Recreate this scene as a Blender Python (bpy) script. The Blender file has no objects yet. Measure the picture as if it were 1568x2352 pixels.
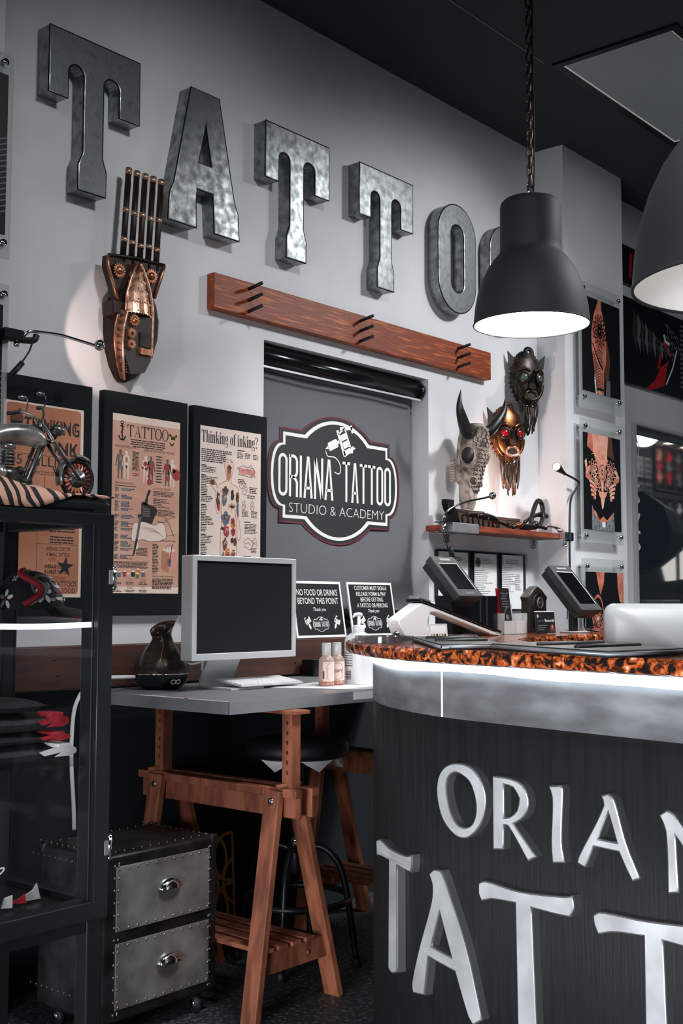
import bpy, bmesh, math, random
from mathutils import Matrix, Vector
from mathutils.geometry import tessellate_polygon

random.seed(7)
PI = math.pi
scene = bpy.context.scene
col = scene.collection

# ---------------------------------------------------------------- camera
cam_data = bpy.data.cameras.new('camera')
cam_data.sensor_fit = 'VERTICAL'
cam_data.sensor_height = 36.0
cam_data.lens = 2711.26 / 2352 * 36.0
cam_data.clip_start = 0.05
cam = bpy.data.objects.new('camera', cam_data)
col.objects.link(cam)
yaw, pitch, roll = (math.radians(a) for a in (40.46, 4.4076, 0.1044))
fwd = Vector((math.cos(yaw) * math.cos(pitch), math.sin(yaw) * math.cos(pitch), math.sin(pitch)))
rgt = Vector((math.sin(yaw), -math.cos(yaw), 0))
upv = rgt.cross(fwd)
rgt, upv = (math.cos(roll) * rgt + math.sin(roll) * upv, -math.sin(roll) * rgt + math.cos(roll) * upv)
mw = Matrix((rgt, upv, -fwd)).transposed().to_4x4()
mw.translation = (0, 0, 1.2)
cam.matrix_world = mw
scene.camera = cam

# ---------------------------------------------------------------- view, world, lights
scene.view_settings.view_transform = 'Standard'
scene.view_settings.look = 'None'
scene.view_settings.gamma = 1.0
scene.view_settings.use_curve_mapping = False
scene.view_settings.exposure = 0.0
world = bpy.data.worlds.new('room_ambience')
scene.world = world
world.use_nodes = True
world.node_tree.nodes['Background'].inputs[0].default_value = (0.50, 0.76, 1.0, 1)
world.node_tree.nodes['Background'].inputs[1].default_value = 0.065


def light(name, kind, loc, energy, color=(1, 1, 1), size=0.1, size_y=None, aim=None, spot=None, blend=0.3, spread=None):
    ld = bpy.data.lights.new(name, kind)
    ld.energy = energy
    ld.color = color
    if kind == 'AREA':
        ld.size = size
        if size_y:
            ld.shape = 'RECTANGLE'
            ld.size_y = size_y
        if spread:
            ld.spread = spread
    else:
        ld.shadow_soft_size = size
    if kind == 'SPOT':
        ld.spot_size = spot
        ld.spot_blend = blend
    o = bpy.data.objects.new(name, ld)
    o.location = loc
    if aim is not None:
        o.rotation_euler = (Vector(aim) - Vector(loc)).to_track_quat('-Z', 'Y').to_euler()
    col.objects.link(o)
    return o


# ceiling panel lamps of the shop (the row outside the frame) and an unseen daylight fill behind the camera
light('ceiling_lamp_light', 'AREA', (5.3, 0.9, 3.55), 90, (0.95, 0.98, 1.0), 1.2, 0.6, (5.3, 0.9, 0), spread=math.radians(114))
light('ceiling_lamp_light', 'AREA', (2.3, 0.5, 3.55), 50, (0.95, 0.98, 1.0), 1.2, 0.6, (2.3, 0.5, 0), spread=math.radians(108))
light('ceiling_lamp_light', 'AREA', (5.5, 1.45, 3.55), 20, (0.96, 0.98, 1.0), 1.2, 0.6, (5.5, 1.45, 0))
light('ceiling_lamp_light', 'AREA', (0.6, 1.4, 3.55), 12, (0.95, 0.98, 1.0), 1.2, 0.6, (0.6, 1.4, 0))
# unseen spots added to brighten the back wall
light('wall_fill_spot', 'SPOT', (5.0, 1.15, 3.5), 225, (0.97, 0.985, 1.0), 0.14, aim=(4.25, 3.17, 1.72), spot=math.radians(80), blend=1.0)
light('wall_fill_spot', 'SPOT', (2.3, 0.9, 3.5), 125, (0.97, 0.985, 1.0), 0.14, aim=(2.95, 3.17, 1.66), spot=math.radians(78), blend=1.0)
light('counter_daylight_fill', 'AREA', (-1.6, 0.8, 0.7), 50, (0.93, 0.97, 1.0), 1.6, 1.2, (2.2, 1.0, 0.5), spread=math.radians(66))  # unseen low panel, narrowed to brighten the counter and spare the wall

# ---------------------------------------------------------------- materials


def lin(c):
    return tuple(((v / 255) / 12.92 if v / 255 <= 0.04045 else ((v / 255 + 0.055) / 1.055) ** 2.4) for v in c)


def mat(name, rgb, rough=0.6, metal=0.0, var=0.0, vscale=6.0, vstretch=(1, 1, 1), rgb2=None, bump=0.0, bscale=80.0,
        emit=0.0, rvar=0.0, alpha=1.0, trans=0.0, spec=0.5, detail=4.0, lo=0.35, hi=0.65, coat=0.0, clamp=None):
    """procedural material: base colour mixed by a noise with a second colour, optional bump"""
    m = bpy.data.materials.new(name)
    m.use_nodes = True
    nt = m.node_tree
    b = nt.nodes['Principled BSDF']
    base = lin(rgb)
    b.inputs['Base Color'].default_value = (*base, 1)
    b.inputs['Roughness'].default_value = rough
    b.inputs['Metallic'].default_value = metal
    b.inputs['Specular IOR Level'].default_value = spec
    b.inputs['Coat Weight'].default_value = coat
    if trans:
        b.inputs['Transmission Weight'].default_value = trans
    b.inputs['Alpha'].default_value = alpha
    if emit:
        b.inputs['Emission Color'].default_value = (*base, 1)
        b.inputs['Emission Strength'].default_value = emit
    if var or rgb2 or bump or rvar:
        tc = nt.nodes.new('ShaderNodeTexCoord')
        mp = nt.nodes.new('ShaderNodeMapping')
        mp.inputs['Scale'].default_value = vstretch
        nt.links.new(tc.outputs['Object'], mp.inputs[0])
        nz = nt.nodes.new('ShaderNodeTexNoise')
        nz.inputs['Scale'].default_value = vscale
        nz.inputs['Detail'].default_value = detail
        nt.links.new(mp.outputs[0], nz.inputs['Vector'])
        if var or rgb2:
            rp = nt.nodes.new('ShaderNodeValToRGB')
            c2 = lin(rgb2) if rgb2 else tuple(v * (1 + var) for v in base)
            c1 = base if rgb2 else tuple(v * (1 - var) for v in base)
            rp.color_ramp.elements[0].position = lo
            rp.color_ramp.elements[1].position = hi
            rp.color_ramp.elements[0].color = (*c1, 1)
            rp.color_ramp.elements[1].color = (*c2, 1)
            nt.links.new(nz.outputs['Fac'], rp.inputs[0])
            nt.links.new(rp.outputs[0], b.inputs['Base Color'])
        if rvar:
            mr = nt.nodes.new('ShaderNodeMapRange')
            mr.inputs['From Min'].default_value = 0.3
            mr.inputs['From Max'].default_value = 0.7
            mr.inputs['To Min'].default_value = max(0.02, rough - rvar)
            mr.inputs['To Max'].default_value = rough + rvar
            nt.links.new(nz.outputs['Fac'], mr.inputs['Value'])
            nt.links.new(mr.outputs[0], b.inputs['Roughness'])
        if bump:
            n2 = nt.nodes.new('ShaderNodeTexNoise')
            n2.inputs['Scale'].default_value = bscale
            n2.inputs['Detail'].default_value = 3
            nt.links.new(mp.outputs[0], n2.inputs['Vector'])
            bp = nt.nodes.new('ShaderNodeBump')
            bp.inputs['Strength'].default_value = bump
            bp.inputs['Distance'].default_value = 0.01
            nt.links.new(n2.outputs['Fac'], bp.inputs['Height'])
            nt.links.new(bp.outputs[0], b.inputs['Normal'])
    return m


M = {}
M['wall'] = mat('wall_paint', (206, 207, 211), 0.75, var=0.05, vscale=3, bump=0.08, bscale=220)
M['ceil'] = mat('black_ceiling_paint', (62, 68, 72), 0.95, spec=0.1)
M['floor'] = mat('dark_stained_concrete', (48, 53, 57), 0.55, rgb2=(150, 146, 142), vscale=70, detail=9, lo=0.52, hi=0.82, bump=0.2, bscale=60)
M['shaded_wall'] = mat('shaded_lower_wall', (42, 47, 51), 0.9, spec=0.1)  # shade below the ledge put into the colour
M['galv'] = mat('galvanised_steel', (160, 164, 166), 0.42, 0.85, rgb2=(118, 122, 124), vscale=30, detail=8, rvar=0.12, bump=0.08, bscale=40)
M['rust'] = mat('rusty_edge', (44, 27, 19), 0.95, 0.0, spec=.1)
M['orangewood'] = mat('orange_stained_oak', (120, 48, 12), 0.5, rgb2=(186, 94, 36), vscale=7, vstretch=(1.0, 10, 18), detail=5, lo=0.54, hi=0.68, bump=0.15, bscale=30)
M['trestlewood'] = mat('stained_beech', (164, 98, 72), 0.55, rgb2=(122, 68, 50), vscale=5, vstretch=(5, 5, 1.1), detail=5, lo=0.4, hi=0.6)
M['ledgewood'] = mat('dark_red_stained_wood', (72, 36, 26), 0.55, rgb2=(46, 24, 20), vscale=6, vstretch=(1, 6, 8), detail=6)
M['shelfwood'] = mat('red_brown_shelf_wood', (140, 66, 38), 0.5, rgb2=(96, 42, 26), vscale=6, vstretch=(1, 6, 8), detail=6)
M['black'] = mat('black_paint', (24, 27, 30), 0.55, spec=0.35)
M['blackgloss'] = mat('black_gloss', (12, 14, 16), 0.18)
M['blackmetal'] = mat('black_steel', (34, 37, 40), 0.38, 0.6)
M['chrome'] = mat('chrome', (215, 215, 215), 0.1, 1.0)
M['steel'] = mat('brushed_steel', (128, 130, 134), 0.5, 0.55, var=0.22, vscale=7, vstretch=(1, 1, 3), rvar=0.08)
M['white'] = mat('white_plastic', (225, 226, 228), 0.35)
M['paperwhite'] = mat('white_paper', (222, 222, 222), 0.8)
M['alu'] = mat('aluminium', (205, 206, 208), 0.38, 0.35)
M['kioskscreen'] = mat('tablet_glass', (8, 9, 10), 0.12, spec=0.3)
M['kioskbody'] = mat('charcoal_plastic', (46, 48, 50), 0.6, spec=.2)
M['screen'] = mat('dark_screen', (16, 19, 22), 0.55, spec=0.25)
M['copper'] = mat('aged_copper', (196, 136, 104), 0.36, 0.9, rgb2=(84, 48, 32), vscale=40, detail=6, lo=0.4, hi=0.75)
M['darkcopper'] = mat('dark_bronze_leather', (52, 32, 24), 0.45, 0.4, rgb2=(22, 16, 14), vscale=30)
M['lampshade'] = mat('charcoal_lampshade_enamel', (34, 36, 39), 0.65, spec=.3, bump=0.05, bscale=300)
M['lampglow'] = mat('lit_shade_inside', (255, 253, 250), 0.6, emit=1.6)
M['led'] = mat('led_strip_light', (235, 245, 255), 0.5, emit=2.2)


def tag(o, label=None, cat=None, group=None, kind=None):
    if label: o['label'] = label
    if cat: o['category'] = cat
    if group: o['group'] = group
    if kind: o['kind'] = kind
    return o


def empty(name, loc, rz=0.0, label=None, cat=None, group=None):
    o = bpy.data.objects.new(name, None)
    o.empty_display_size = 0.05
    o.location = loc
    o.rotation_euler = (0, 0, rz)
    col.objects.link(o)
    return tag(o, label, cat, group)


def frame(o, u, v):
    """local (u, v, w) axes to the world"""
    u = Vector(u).normalized(); v = Vector(v).normalized(); w = u.cross(v).normalized()
    v = w.cross(u)
    m = Matrix((u, v, w)).transposed().to_4x4()
    m.translation = Vector(o)
    return m


def wallf(x, z, y=3.17):
    """frame on a surface facing the room: u along the wall, v up, w out into the room"""
    return frame((x, y, z), (1, 0, 0), (0, 0, 1))


class MB:
    """mesh builder: gathers shapes in several materials into ONE mesh"""

    def __init__(s, M0=None):
        s.v, s.f, s.m, s.sm, s.mats = [], [], [], [], []
        s.M = M0 or Matrix()

    def add(s, vs, fs, m, smooth=False, T=None):
        T = s.M @ T if T is not None else s.M
        b = len(s.v)
        s.v += [T @ Vector(p) for p in vs]
        if m not in s.mats: s.mats.append(m)
        k = s.mats.index(m)
        for f in fs:
            s.f.append([b + i for i in f]); s.m.append(k); s.sm.append(smooth)
        return s

    def box(s, lo, hi, m, bev=0.0, T=None, seg=2):
        bm = bmesh.new()
        bmesh.ops.create_cube(bm, size=1)
        c = [(a + b) / 2 for a, b in zip(lo, hi)]; d = [abs(b - a) for a, b in zip(lo, hi)]
        for p in bm.verts: p.co = Vector((p.co.x * d[0] + c[0], p.co.y * d[1] + c[1], p.co.z * d[2] + c[2]))
        if bev:
            bmesh.ops.bevel(bm, geom=bm.edges[:], offset=min(bev, min(d) * 0.45), segments=seg, affect='EDGES', profile=0.5)
        s.add_bm(bm, m, False, T)
        return s

    def add_bm(s, bm, m, smooth=False, T=None):
        bm.verts.index_update()
        s.add([p.co.copy() for p in bm.verts], [[q.index for q in f.verts] for f in bm.faces], m, smooth, T)
        bm.free()

    def tube(s, pts, r, m, n=8, closed=False, smooth=True, T=None, cap=True, sq=None):
        pts = [Vector(p) for p in pts]
        N = len(pts)
        rr = r if isinstance(r, (list, tuple)) else [r] * N
        tang = []
        for i in range(N):
            if closed: t = pts[(i + 1) % N] - pts[i - 1]
            else: t = pts[min(i + 1, N - 1)] - pts[max(i - 1, 0)]
            tang.append(t.normalized() if t.length > 1e-9 else Vector((0, 0, 1)))
        a = Vector((0, 0, 1)) if abs(tang[0].z) < 0.9 else Vector((1, 0, 0))
        nrm = (a - tang[0] * a.dot(tang[0])).normalized()
        vs, fs = [], []
        for i in range(N):
            nrm = (nrm - tang[i] * nrm.dot(tang[i]))
            nrm = nrm.normalized() if nrm.length > 1e-6 else Vector((1, 0, 0))
            bi = tang[i].cross(nrm)
            for k in range(n):
                an = 2 * PI * k / n + (PI / 4 if sq else 0)
                vs.append(pts[i] + (nrm * math.cos(an) + bi * math.sin(an) * (sq or 1)) * rr[i])
        L = N if closed else N - 1
        for i in range(L):
            j = (i + 1) % N
            for k in range(n):
                fs.append([i * n + k, i * n + (k + 1) % n, j * n + (k + 1) % n, j * n + k])
        if not closed and cap:
            fs.append(list(range(n))[::-1]); fs.append([(N - 1) * n + k for k in range(n)])
        s.add(vs, fs, m, smooth, T)
        return s

    def cyl(s, p0, p1, r, m, n=16, r1=None, smooth=True, T=None):
        return s.tube([p0, p1], [r, r if r1 is None else r1], m, n, T=T, smooth=smooth)

    def lathe(s, prof, m, n=32, T=None, smooth=True, ang=2 * PI):
        """profile (r, z) turned about the local z axis"""
        vs, fs = [], []
        for i, (r, z) in enumerate(prof):
            for k in range(n):
                a = ang * k / n
                vs.append((r * math.cos(a), r * math.sin(a), z))
        for i in range(len(prof) - 1):
            for k in range(n):
                fs.append([i * n + k, i * n + (k + 1) % n, (i + 1) * n + (k + 1) % n, (i + 1) * n + k])
        s.add(vs, fs, m, smooth, T)
        return s

    def ball(s, c, r, m, T=None, n=16, sc=(1, 1, 1)):
        vs, fs = [], []
        R_ = n // 2
        for i in range(R_ + 1):
            th = PI * i / R_
            for k in range(n):
                a = 2 * PI * k / n
                vs.append((c[0] + r * sc[0] * math.sin(th) * math.cos(a), c[1] + r * sc[1] * math.sin(th) * math.sin(a), c[2] + r * sc[2] * math.cos(th)))
        for i in range(R_):
            for k in range(n):
                fs.append([i * n + k, (i + 1) * n + k, (i + 1) * n + (k + 1) % n, i * n + (k + 1) % n])
        s.add(vs, fs, m, True, T)
        return s

    def poly(s, pts, m, w=0.0, holes=(), T=None, flip=False):
        """flat filled shape in the u-v plane at height w"""
        loops = [[Vector((p[0], p[1], 0)) for p in L] for L in [pts, *holes]]
        tri = tessellate_polygon(loops)
        flat = [(p.x, p.y, w) for L in loops for p in L]
        fs = []
        for t in tri:
            a, b, c = (Vector(flat[i]) for i in t)
            fs.append(list(t) if ((b - a).cross(c - a).z > 0) != flip else list(t)[::-1])
        s.add(flat, fs, m, False, T)
        return s

    def rect(s, x0, y0, x1, y1, m, w=0.0, T=None):
        return s.add([(x0, y0, w), (x1, y0, w), (x1, y1, w), (x0, y1, w)], [[0, 1, 2, 3]], m, False, T)

    def prism(s, pts, d, m, holes=(), w0=0.0, bev=0.0, T=None, side=None):
        """outline with holes extruded from w0 to w0 + d, with an optional bevel ring at the front"""
        loops = [list(pts), *[list(h) for h in holes]]
        def area(L): return sum(L[i - 1][0] * L[i][1] - L[i][0] * L[i - 1][1] for i in range(len(L)))
        loops = [L if (area(L) > 0) == (i == 0) else L[::-1] for i, L in enumerate(loops)]
        def inset(L, t):
            out = []
            n = len(L)
            for i in range(n):
                a, b, c = Vector(L[i - 1]), Vector(L[i]), Vector(L[(i + 1) % n])
                d1 = (b - a).normalized(); d2 = (c - b).normalized()
                n1 = Vector((-d1.y, d1.x)); n2 = Vector((-d2.y, d2.x))
                q = n1 + n2
                q = q / max(0.35, q.length_squared / 2) if q.length > 1e-6 else n1
                out.append((b.x + q.x * t, b.y + q.y * t))
            return out
        s.poly(loops[0], side or m, w0, loops[1:], T, True)
        for L in loops:
            n = len(L)
            rings = [(L, w0), (L, w0 + d - bev)]
            if bev: rings += [(inset(L, bev * 0.3), w0 + d - bev * 0.3), (inset(L, bev), w0 + d)]
            vs = [(p[0], p[1], w) for R_, w in rings for p in R_]
            for j in range(len(rings) - 1):
                fs = [[j * n + i, j * n + (i + 1) % n, (j + 1) * n + (i + 1) % n, (j + 1) * n + i] for i in range(n)]
                s.add(vs, fs, side or m, j > 0, T)
        fl = [inset(L, bev) if bev else L for L in loops]
        s.poly(fl[0], m, w0 + d, fl[1:], T)
        return s

    def path(s, pts, width, m, w=0.0, T=None, closed=False, d=0.0):
        """flat ribbon along a polyline in the u-v plane"""
        pts = [Vector(p) for p in pts]
        n = len(pts)
        L, R_ = [], []
        ws = width if isinstance(width, (list, tuple)) else [width] * n
        for i in range(n):
            if closed: a, c = pts[i - 1], pts[(i + 1) % n]
            else: a, c = pts[max(0, i - 1)], pts[min(n - 1, i + 1)]
            t1 = (pts[i] - a); t2 = (c - pts[i])
            t1 = t1.normalized() if t1.length > 1e-9 else t2.normalized()
            t2 = t2.normalized() if t2.length > 1e-9 else t1
            n1 = Vector((-t1.y, t1.x)); n2 = Vector((-t2.y, t2.x)); q = n1 + n2
            q = q / max(0.5, q.length_squared / 2) if q.length > 1e-6 else n1
            L.append(pts[i] + q * ws[i] / 2); R_.append(pts[i] - q * ws[i] / 2)
        vs = [(p.x, p.y, w) for p in L] + [(p.x, p.y, w) for p in R_]
        fs = [[i, n + i, n + (i + 1) % n, (i + 1) % n] for i in range(n if closed else n - 1)]
        if d:
            vs += [(p.x, p.y, w + d) for p in L] + [(p.x, p.y, w + d) for p in R_]
            fs2 = [[2 * n + q for q in f] for f in fs]
            sd = []
            for i in range(n if closed else n - 1):
                j = (i + 1) % n
                sd += [[i, j, 2 * n + j, 2 * n + i], [n + j, n + i, 3 * n + i, 3 * n + j]]
            if not closed: sd += [[0, 2 * n, 3 * n, n], [n - 1, 2 * n - 1, 4 * n - 1, 3 * n - 1]]
            fs = [f[::-1] for f in fs] + fs2 + sd
        s.add(vs, fs, m, False, T)
        return s

    def text(s, body, h, m, at=(0, 0), w=0.0, sx=1.0, align='CENTER', d=0.0, width=None, shear=0.0, T=None, off=0.0, rot=0.0, sp=1.0):
        """lettering h high (capitals) with its baseline at `at`; width squeezes it to fit"""
        vs, fs, wd = glyphs(body, d, off, sp)
        if not vs: return s
        k = h / 0.729
        kx = width / wd if width else k * sx
        x0 = {'CENTER': -wd * kx / 2, 'LEFT': 0, 'RIGHT': -wd * kx}[align]
        ca, sa = math.cos(rot), math.sin(rot)
        out = []
        for p in vs:
            a = p[0] * kx + x0 + shear * p[1] * k; b = p[1] * k
            out.append((at[0] + a * ca - b * sa, at[1] + a * sa + b * ca, w + p[2]))
        s.add(out, fs, m, False, T)
        return s

    def build(s, name, parent=None, auto=None):
        me = bpy.data.meshes.new(name)
        me.from_pydata([tuple(p) for p in s.v], [], s.f)
        for q in s.mats: me.materials.append(q)
        me.polygons.foreach_set('material_index', s.m)
        me.polygons.foreach_set('use_smooth', s.sm)
        me.update()
        o = bpy.data.objects.new(name, me)
        col.objects.link(o)
        if parent is not None:
            o.parent = parent
            P = Matrix.Translation(parent.location) @ parent.rotation_euler.to_matrix().to_4x4()
            q = parent.parent
            while q is not None:
                P = (Matrix.Translation(q.location) @ q.rotation_euler.to_matrix().to_4x4()) @ P
                q = q.parent
            me.transform(P.inverted())
        return o


_gcache = {}


def glyphs(body, d=0.0, off=0.0, sp=1.0):
    key = (body, round(d, 5), round(off, 5), sp)
    if key in _gcache: return _gcache[key]
    cu = bpy.data.curves.new('lettering', 'FONT')
    cu.body = body
    cu.size = 1.0
    cu.resolution_u = 3
    cu.extrude = d / 2
    cu.offset = off
    cu.space_character = sp
    o = bpy.data.objects.new('lettering', cu)
    col.objects.link(o)
    dg = bpy.context.evaluated_depsgraph_get()
    me = bpy.data.meshes.new_from_object(o.evaluated_get(dg))
    vs = [tuple(p.co) for p in me.vertices]; fs = [list(p.vertices) for p in me.polygons]
    bpy.data.objects.remove(o); bpy.data.curves.remove(cu); bpy.data.meshes.remove(me)
    if d: vs = [(a, b, c + d / 2) for a, b, c in vs]
    if vs:
        x0 = min(p[0] for p in vs)
        vs = [(p[0] - x0, p[1], p[2]) for p in vs]
        wd = max(p[0] for p in vs)
    else: wd = 0
    _gcache[key] = (vs, fs, wd)
    return _gcache[key]


def struct(name, mb):
    o = mb.build(name)
    o['kind'] = 'structure'
    return o


def copy_tree(o, parent=None):
    c = o.copy(); col.objects.link(c); c.parent = parent
    for ch in list(o.children): copy_tree(ch, c)
    return c


def arc(cx, cy, rx, ry, a0, a1, n=12):
    return [(cx + rx * math.cos(math.radians(a0 + (a1 - a0) * i / n)), cy + ry * math.sin(math.radians(a0 + (a1 - a0) * i / n))) for i in range(n + 1)]


def bez(p, n=10):
    """smooth curve through points (Catmull-Rom), any dimension"""
    P = [Vector(q) for q in p]
    out = []
    for i in range(len(P) - 1):
        a, b, c, d = P[max(0, i - 1)], P[i], P[i + 1], P[min(len(P) - 1, i + 2)]
        for k in range(n):
            t = k / n
            out.append(0.5 * ((2 * b) + (c - a) * t + (2 * a - 5 * b + 4 * c - d) * t * t + (3 * b - a - 3 * c + d) * t ** 3))
    out.append(P[-1])
    return out


def cbez(p, n=6):
    """closed smooth curve through points"""
    P = [Vector(q) for q in p]; N = len(P); out = []
    for i in range(N):
        a, b, c, d = P[i - 1], P[i], P[(i + 1) % N], P[(i + 2) % N]
        for k in range(n):
            t = k / n
            out.append(0.5 * ((2 * b) + (c - a) * t + (2 * a - 5 * b + 4 * c - d) * t * t + (3 * b - a - 3 * c + d) * t ** 3))
    return out

# ================================================================ THE SETTING
W = 3.17       # inner face of the back wall
CEIL = 3.578

mb = MB()
mb.box((-4, -4, -0.1), (14.5, W + 3.6, 0), M['floor'])
struct('floor', mb)
mb = MB()
mb.box((-4, -4, CEIL), (12, W, CEIL + 0.1), M['ceil'])
mb.box((6.05, 1.2, CEIL - 0.004), (8.2, 1.24, CEIL), M['black'])
struct('ceiling', mb)
# thin seams of the ceiling panels
mb = MB()
M['seam'] = mat('ceiling_seam_metal', (96, 98, 100), 0.5)
mb.box((-3, 2.591, CEIL - 0.003), (4.42, 2.597, CEIL), M['seam'])
struct('trim_1', mb)

# back wall with the blind's recess and the studio window cut out
RX0, RX1, RZ0, RZ1, RY = 3.25, 4.328, 1.095, 2.222, 3.30
SX0, SX1, SZ0, SZ1 = 6.36, 8.4, 0.92, 2.262
mb = MB()
Y1 = W + 0.22
for lo, hi in (((-4, W, 0), (RX0, Y1, CEIL)), ((RX0, W, 0), (RX1, Y1, RZ0)), ((RX0, W, RZ1), (RX1, Y1, CEIL)),
               ((RX1, W, 0), (SX0, Y1, CEIL)), ((SX0, W, 0), (SX1, Y1, SZ0)), ((SX0, W, SZ1), (SX1, Y1, CEIL)), ((SX1, W, 0), (14.5, Y1, CEIL))):
    mb.box(lo, hi, M['wall'])
struct('wall_back', mb)
# dark sheet on the lower wall, standing in for the shade under the ledge
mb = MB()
mb.box((-4, W - 0.012, 0), (5.28, W, 0.918), M['shaded_wall'])
struct('lower_wall_shade', mb)
# pilaster on the right that carries the clear photo panels
mb = MB()
mb.box((5.285, 3.005, 0), (5.935, W, CEIL), M['wall'])
struct('wall_right', mb)
# pilaster on the left edge
mb = MB()
mb.box((0.9, 3.0, 0), (1.953, W, CEIL), M['wall'])
struct('wall_left', mb)

# the window behind the roller blind: frame and pane at the bottom of the recess
M['glass'] = mat('clear_glass', (235, 240, 242), 0.03, trans=1.0)
M['winframe'] = mat('dark_window_frame', (46, 44, 44), 0.5)
mb = MB()
f = wallf(0, 0, 3.335)
mb.prism([(RX0, RZ0), (RX1, RZ0), (RX1, RZ1), (RX0, RZ1)], 0.03, M['winframe'],
         holes=[[(RX0 + .05, RZ0 + .05), (RX1 - .05, RZ0 + .05), (RX1 - .05, RZ1 - .05), (RX0 + .05, RZ1 - .05)]], T=f)
mb.box((RX0 + .05, 3.318, RZ0 + .05), (RX1 - .05, 3.324, RZ1 - .05), M['black'])
struct('window_1', mb)

# ---- window into the photo studio next door, and that room
M['studiowall'] = mat('studio_dark_wall', (40, 40, 42), 0.9)
mb = MB()
mb.box((5.3, 5.0, 0), (14.5, 5.1, CEIL), M['studiowall'])
mb.box((5.3, Y1, 0), (5.4, 5.0, CEIL), M['studiowall'])
mb.box((14.4, Y1, 0), (14.5, 5.0, CEIL), M['studiowall'])
mb.box((5.3, Y1, CEIL - 0.75), (14.5, 5.1, CEIL - 0.5), M['ceil'])
struct('wall_studio', mb)
mb = MB()
f = wallf(0, 0, W)
mb.prism([(SX0 - .03, SZ0 - .03), (SX1 + .03, SZ0 - .03), (SX1 + .03, SZ1), (SX0 - .03, SZ1)], 0.028, M['alu'],
         holes=[[(SX0, SZ0), (SX1, SZ0), (SX1, SZ1 - .012), (SX0, SZ1 - .012)]], w0=-.004, T=f)
# window glass with the lettering stuck on it
M['decalred'] = mat('red_lettering_film', (170, 24, 36), 0.5)
M['decalwhite'] = mat('white_lettering_film', (235, 238, 240), 0.5)
mb.box((SX0, W + .03, SZ0), (SX1, W + .034, SZ1), M['glass'])
mb.text('ORIANA', 0.085, M['decalwhite'], (SX0 + .05, 2.19), 0.0, T=wallf(0, 0, W + .028), align='LEFT', width=0.72, rot=-PI / 2)
mb.text('TATTOO', 0.045, M['decalwhite'], (SX0 + .005, 2.18), 0.0, T=wallf(0, 0, W + .028), align='LEFT', width=0.27, rot=-PI / 2)
mb.text('ORIANA', 0.035, M['decalred'], (SX0 + .008, 1.88), 0.0, T=wallf(0, 0, W + .028), align='LEFT', width=0.42, rot=-PI / 2)
struct('window_2', mb)

# ================================================================ METAL LETTERS ON THE WALL
def letter_T():
    L = [(-.187, 0.515), (.187, 0.515), (.187, .292), (.105, .292)]
    L += arc(.066, .39, .036, .026, 0, 180, 8)[0:]
    L = [(-.187, .515), (.187, .515), (.187, .292), (.100, .292), (.100, .385)] + arc(.066, .385, .034, .03, 0, 180, 8)[1:] + \
        [(.032, .13), (.048, .085), (.048, 0), (-.066, 0), (-.066, .085), (-.048, .13)]
    # mirror-true slab T: stem a little left of the middle in the cast letters
    R_ = [(-.048, .385)] + arc(-.080, .385, .032, .03, 0, 180, 8)[1:] + [(-.112, .292), (-.187, .292)]
    return L + R_


def letter_A():
    out = [(-.07, .515), (.07, .515), (.152, .145), (.172, .10), (.180, 0), (.052, 0), (.048, .09), (.043, .145), (-.036, .145), (-.04, .09),
           (-.036, 0), (-.172, 0), (-.165, .10), (-.145, .145)]
    return out, [[(0.004, .405), (.036, .245), (-.03, .245)]]


def letter_O():
    out = arc(0, .515 - .15, .152, .15, 0, 180, 18) + arc(0, .15, .152, .15, 180, 360, 18)
    hole = arc(0, .515 - .145, .054, .05, 0, 180, 12) + arc(0, .145, .054, .05, 180, 360, 12)
    return out, [hole]


for ch, x, lab in (('T', 2.376, 'dark galvanised metal letter T high on the wall, leftmost of the row'),
                   ('A', 2.870, 'galvanised metal letter A on the wall above the five rods of the hand sculpture'),
                   ('T', 3.374, 'galvanised metal letter T on the wall, right of the A'),
                   ('T', 3.944, 'bright blotchy metal letter T on the wall, left of the rounded O'),
                   ('O', 4.477, 'galvanised metal letter O on the wall, fully in view above the plank end'),
                   ('O', 4.903, 'galvanised metal letter O on the wall, mostly hidden by the pendant lamp')):
    mb = MB(wallf(x, 2.550))
    if ch == 'T': o_, h_ = letter_T(), []
    elif ch == 'A': o_, h_ = letter_A()
    else: o_, h_ = letter_O()
    mb.prism(o_, 0.062, M['galv'], h_, w0=0.002, bev=0.004, side=M['galv'])
    # worn rusty rim round the face
    for L in [o_, *h_]:
        P = [Vector((p[0], p[1], 0.0615)) for p in L]
        mb.tube(P, 0.0028, M['rust'], 5, closed=True)
    tag(mb.build('metal_letter'), lab, 'letter', 'metal letters on the wall')

# ================================================================ PLANK WITH PEGS
pl = empty('peg_rail', (3.865, W - .015, 2.35), 0, 'long orange-brown wooden plank with black pegs under the metal letters', 'wall rack')
mb = MB()
mb.box((2.945, W - .04, 2.282), (4.79, W - .001, 2.417), M['orangewood'], 0.004)
mb.build('plank', pl)
for gx in (3.125, 3.79, 4.508):
    for z in (2.389, 2.346, 2.302):
        mb = MB()
        mb.tube([(gx, W - .038, z), (gx, W - .11, z + .012)], 0.007, M['black'], 8)
        tag(mb.build('peg', pl), 'black metal peg')

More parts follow.
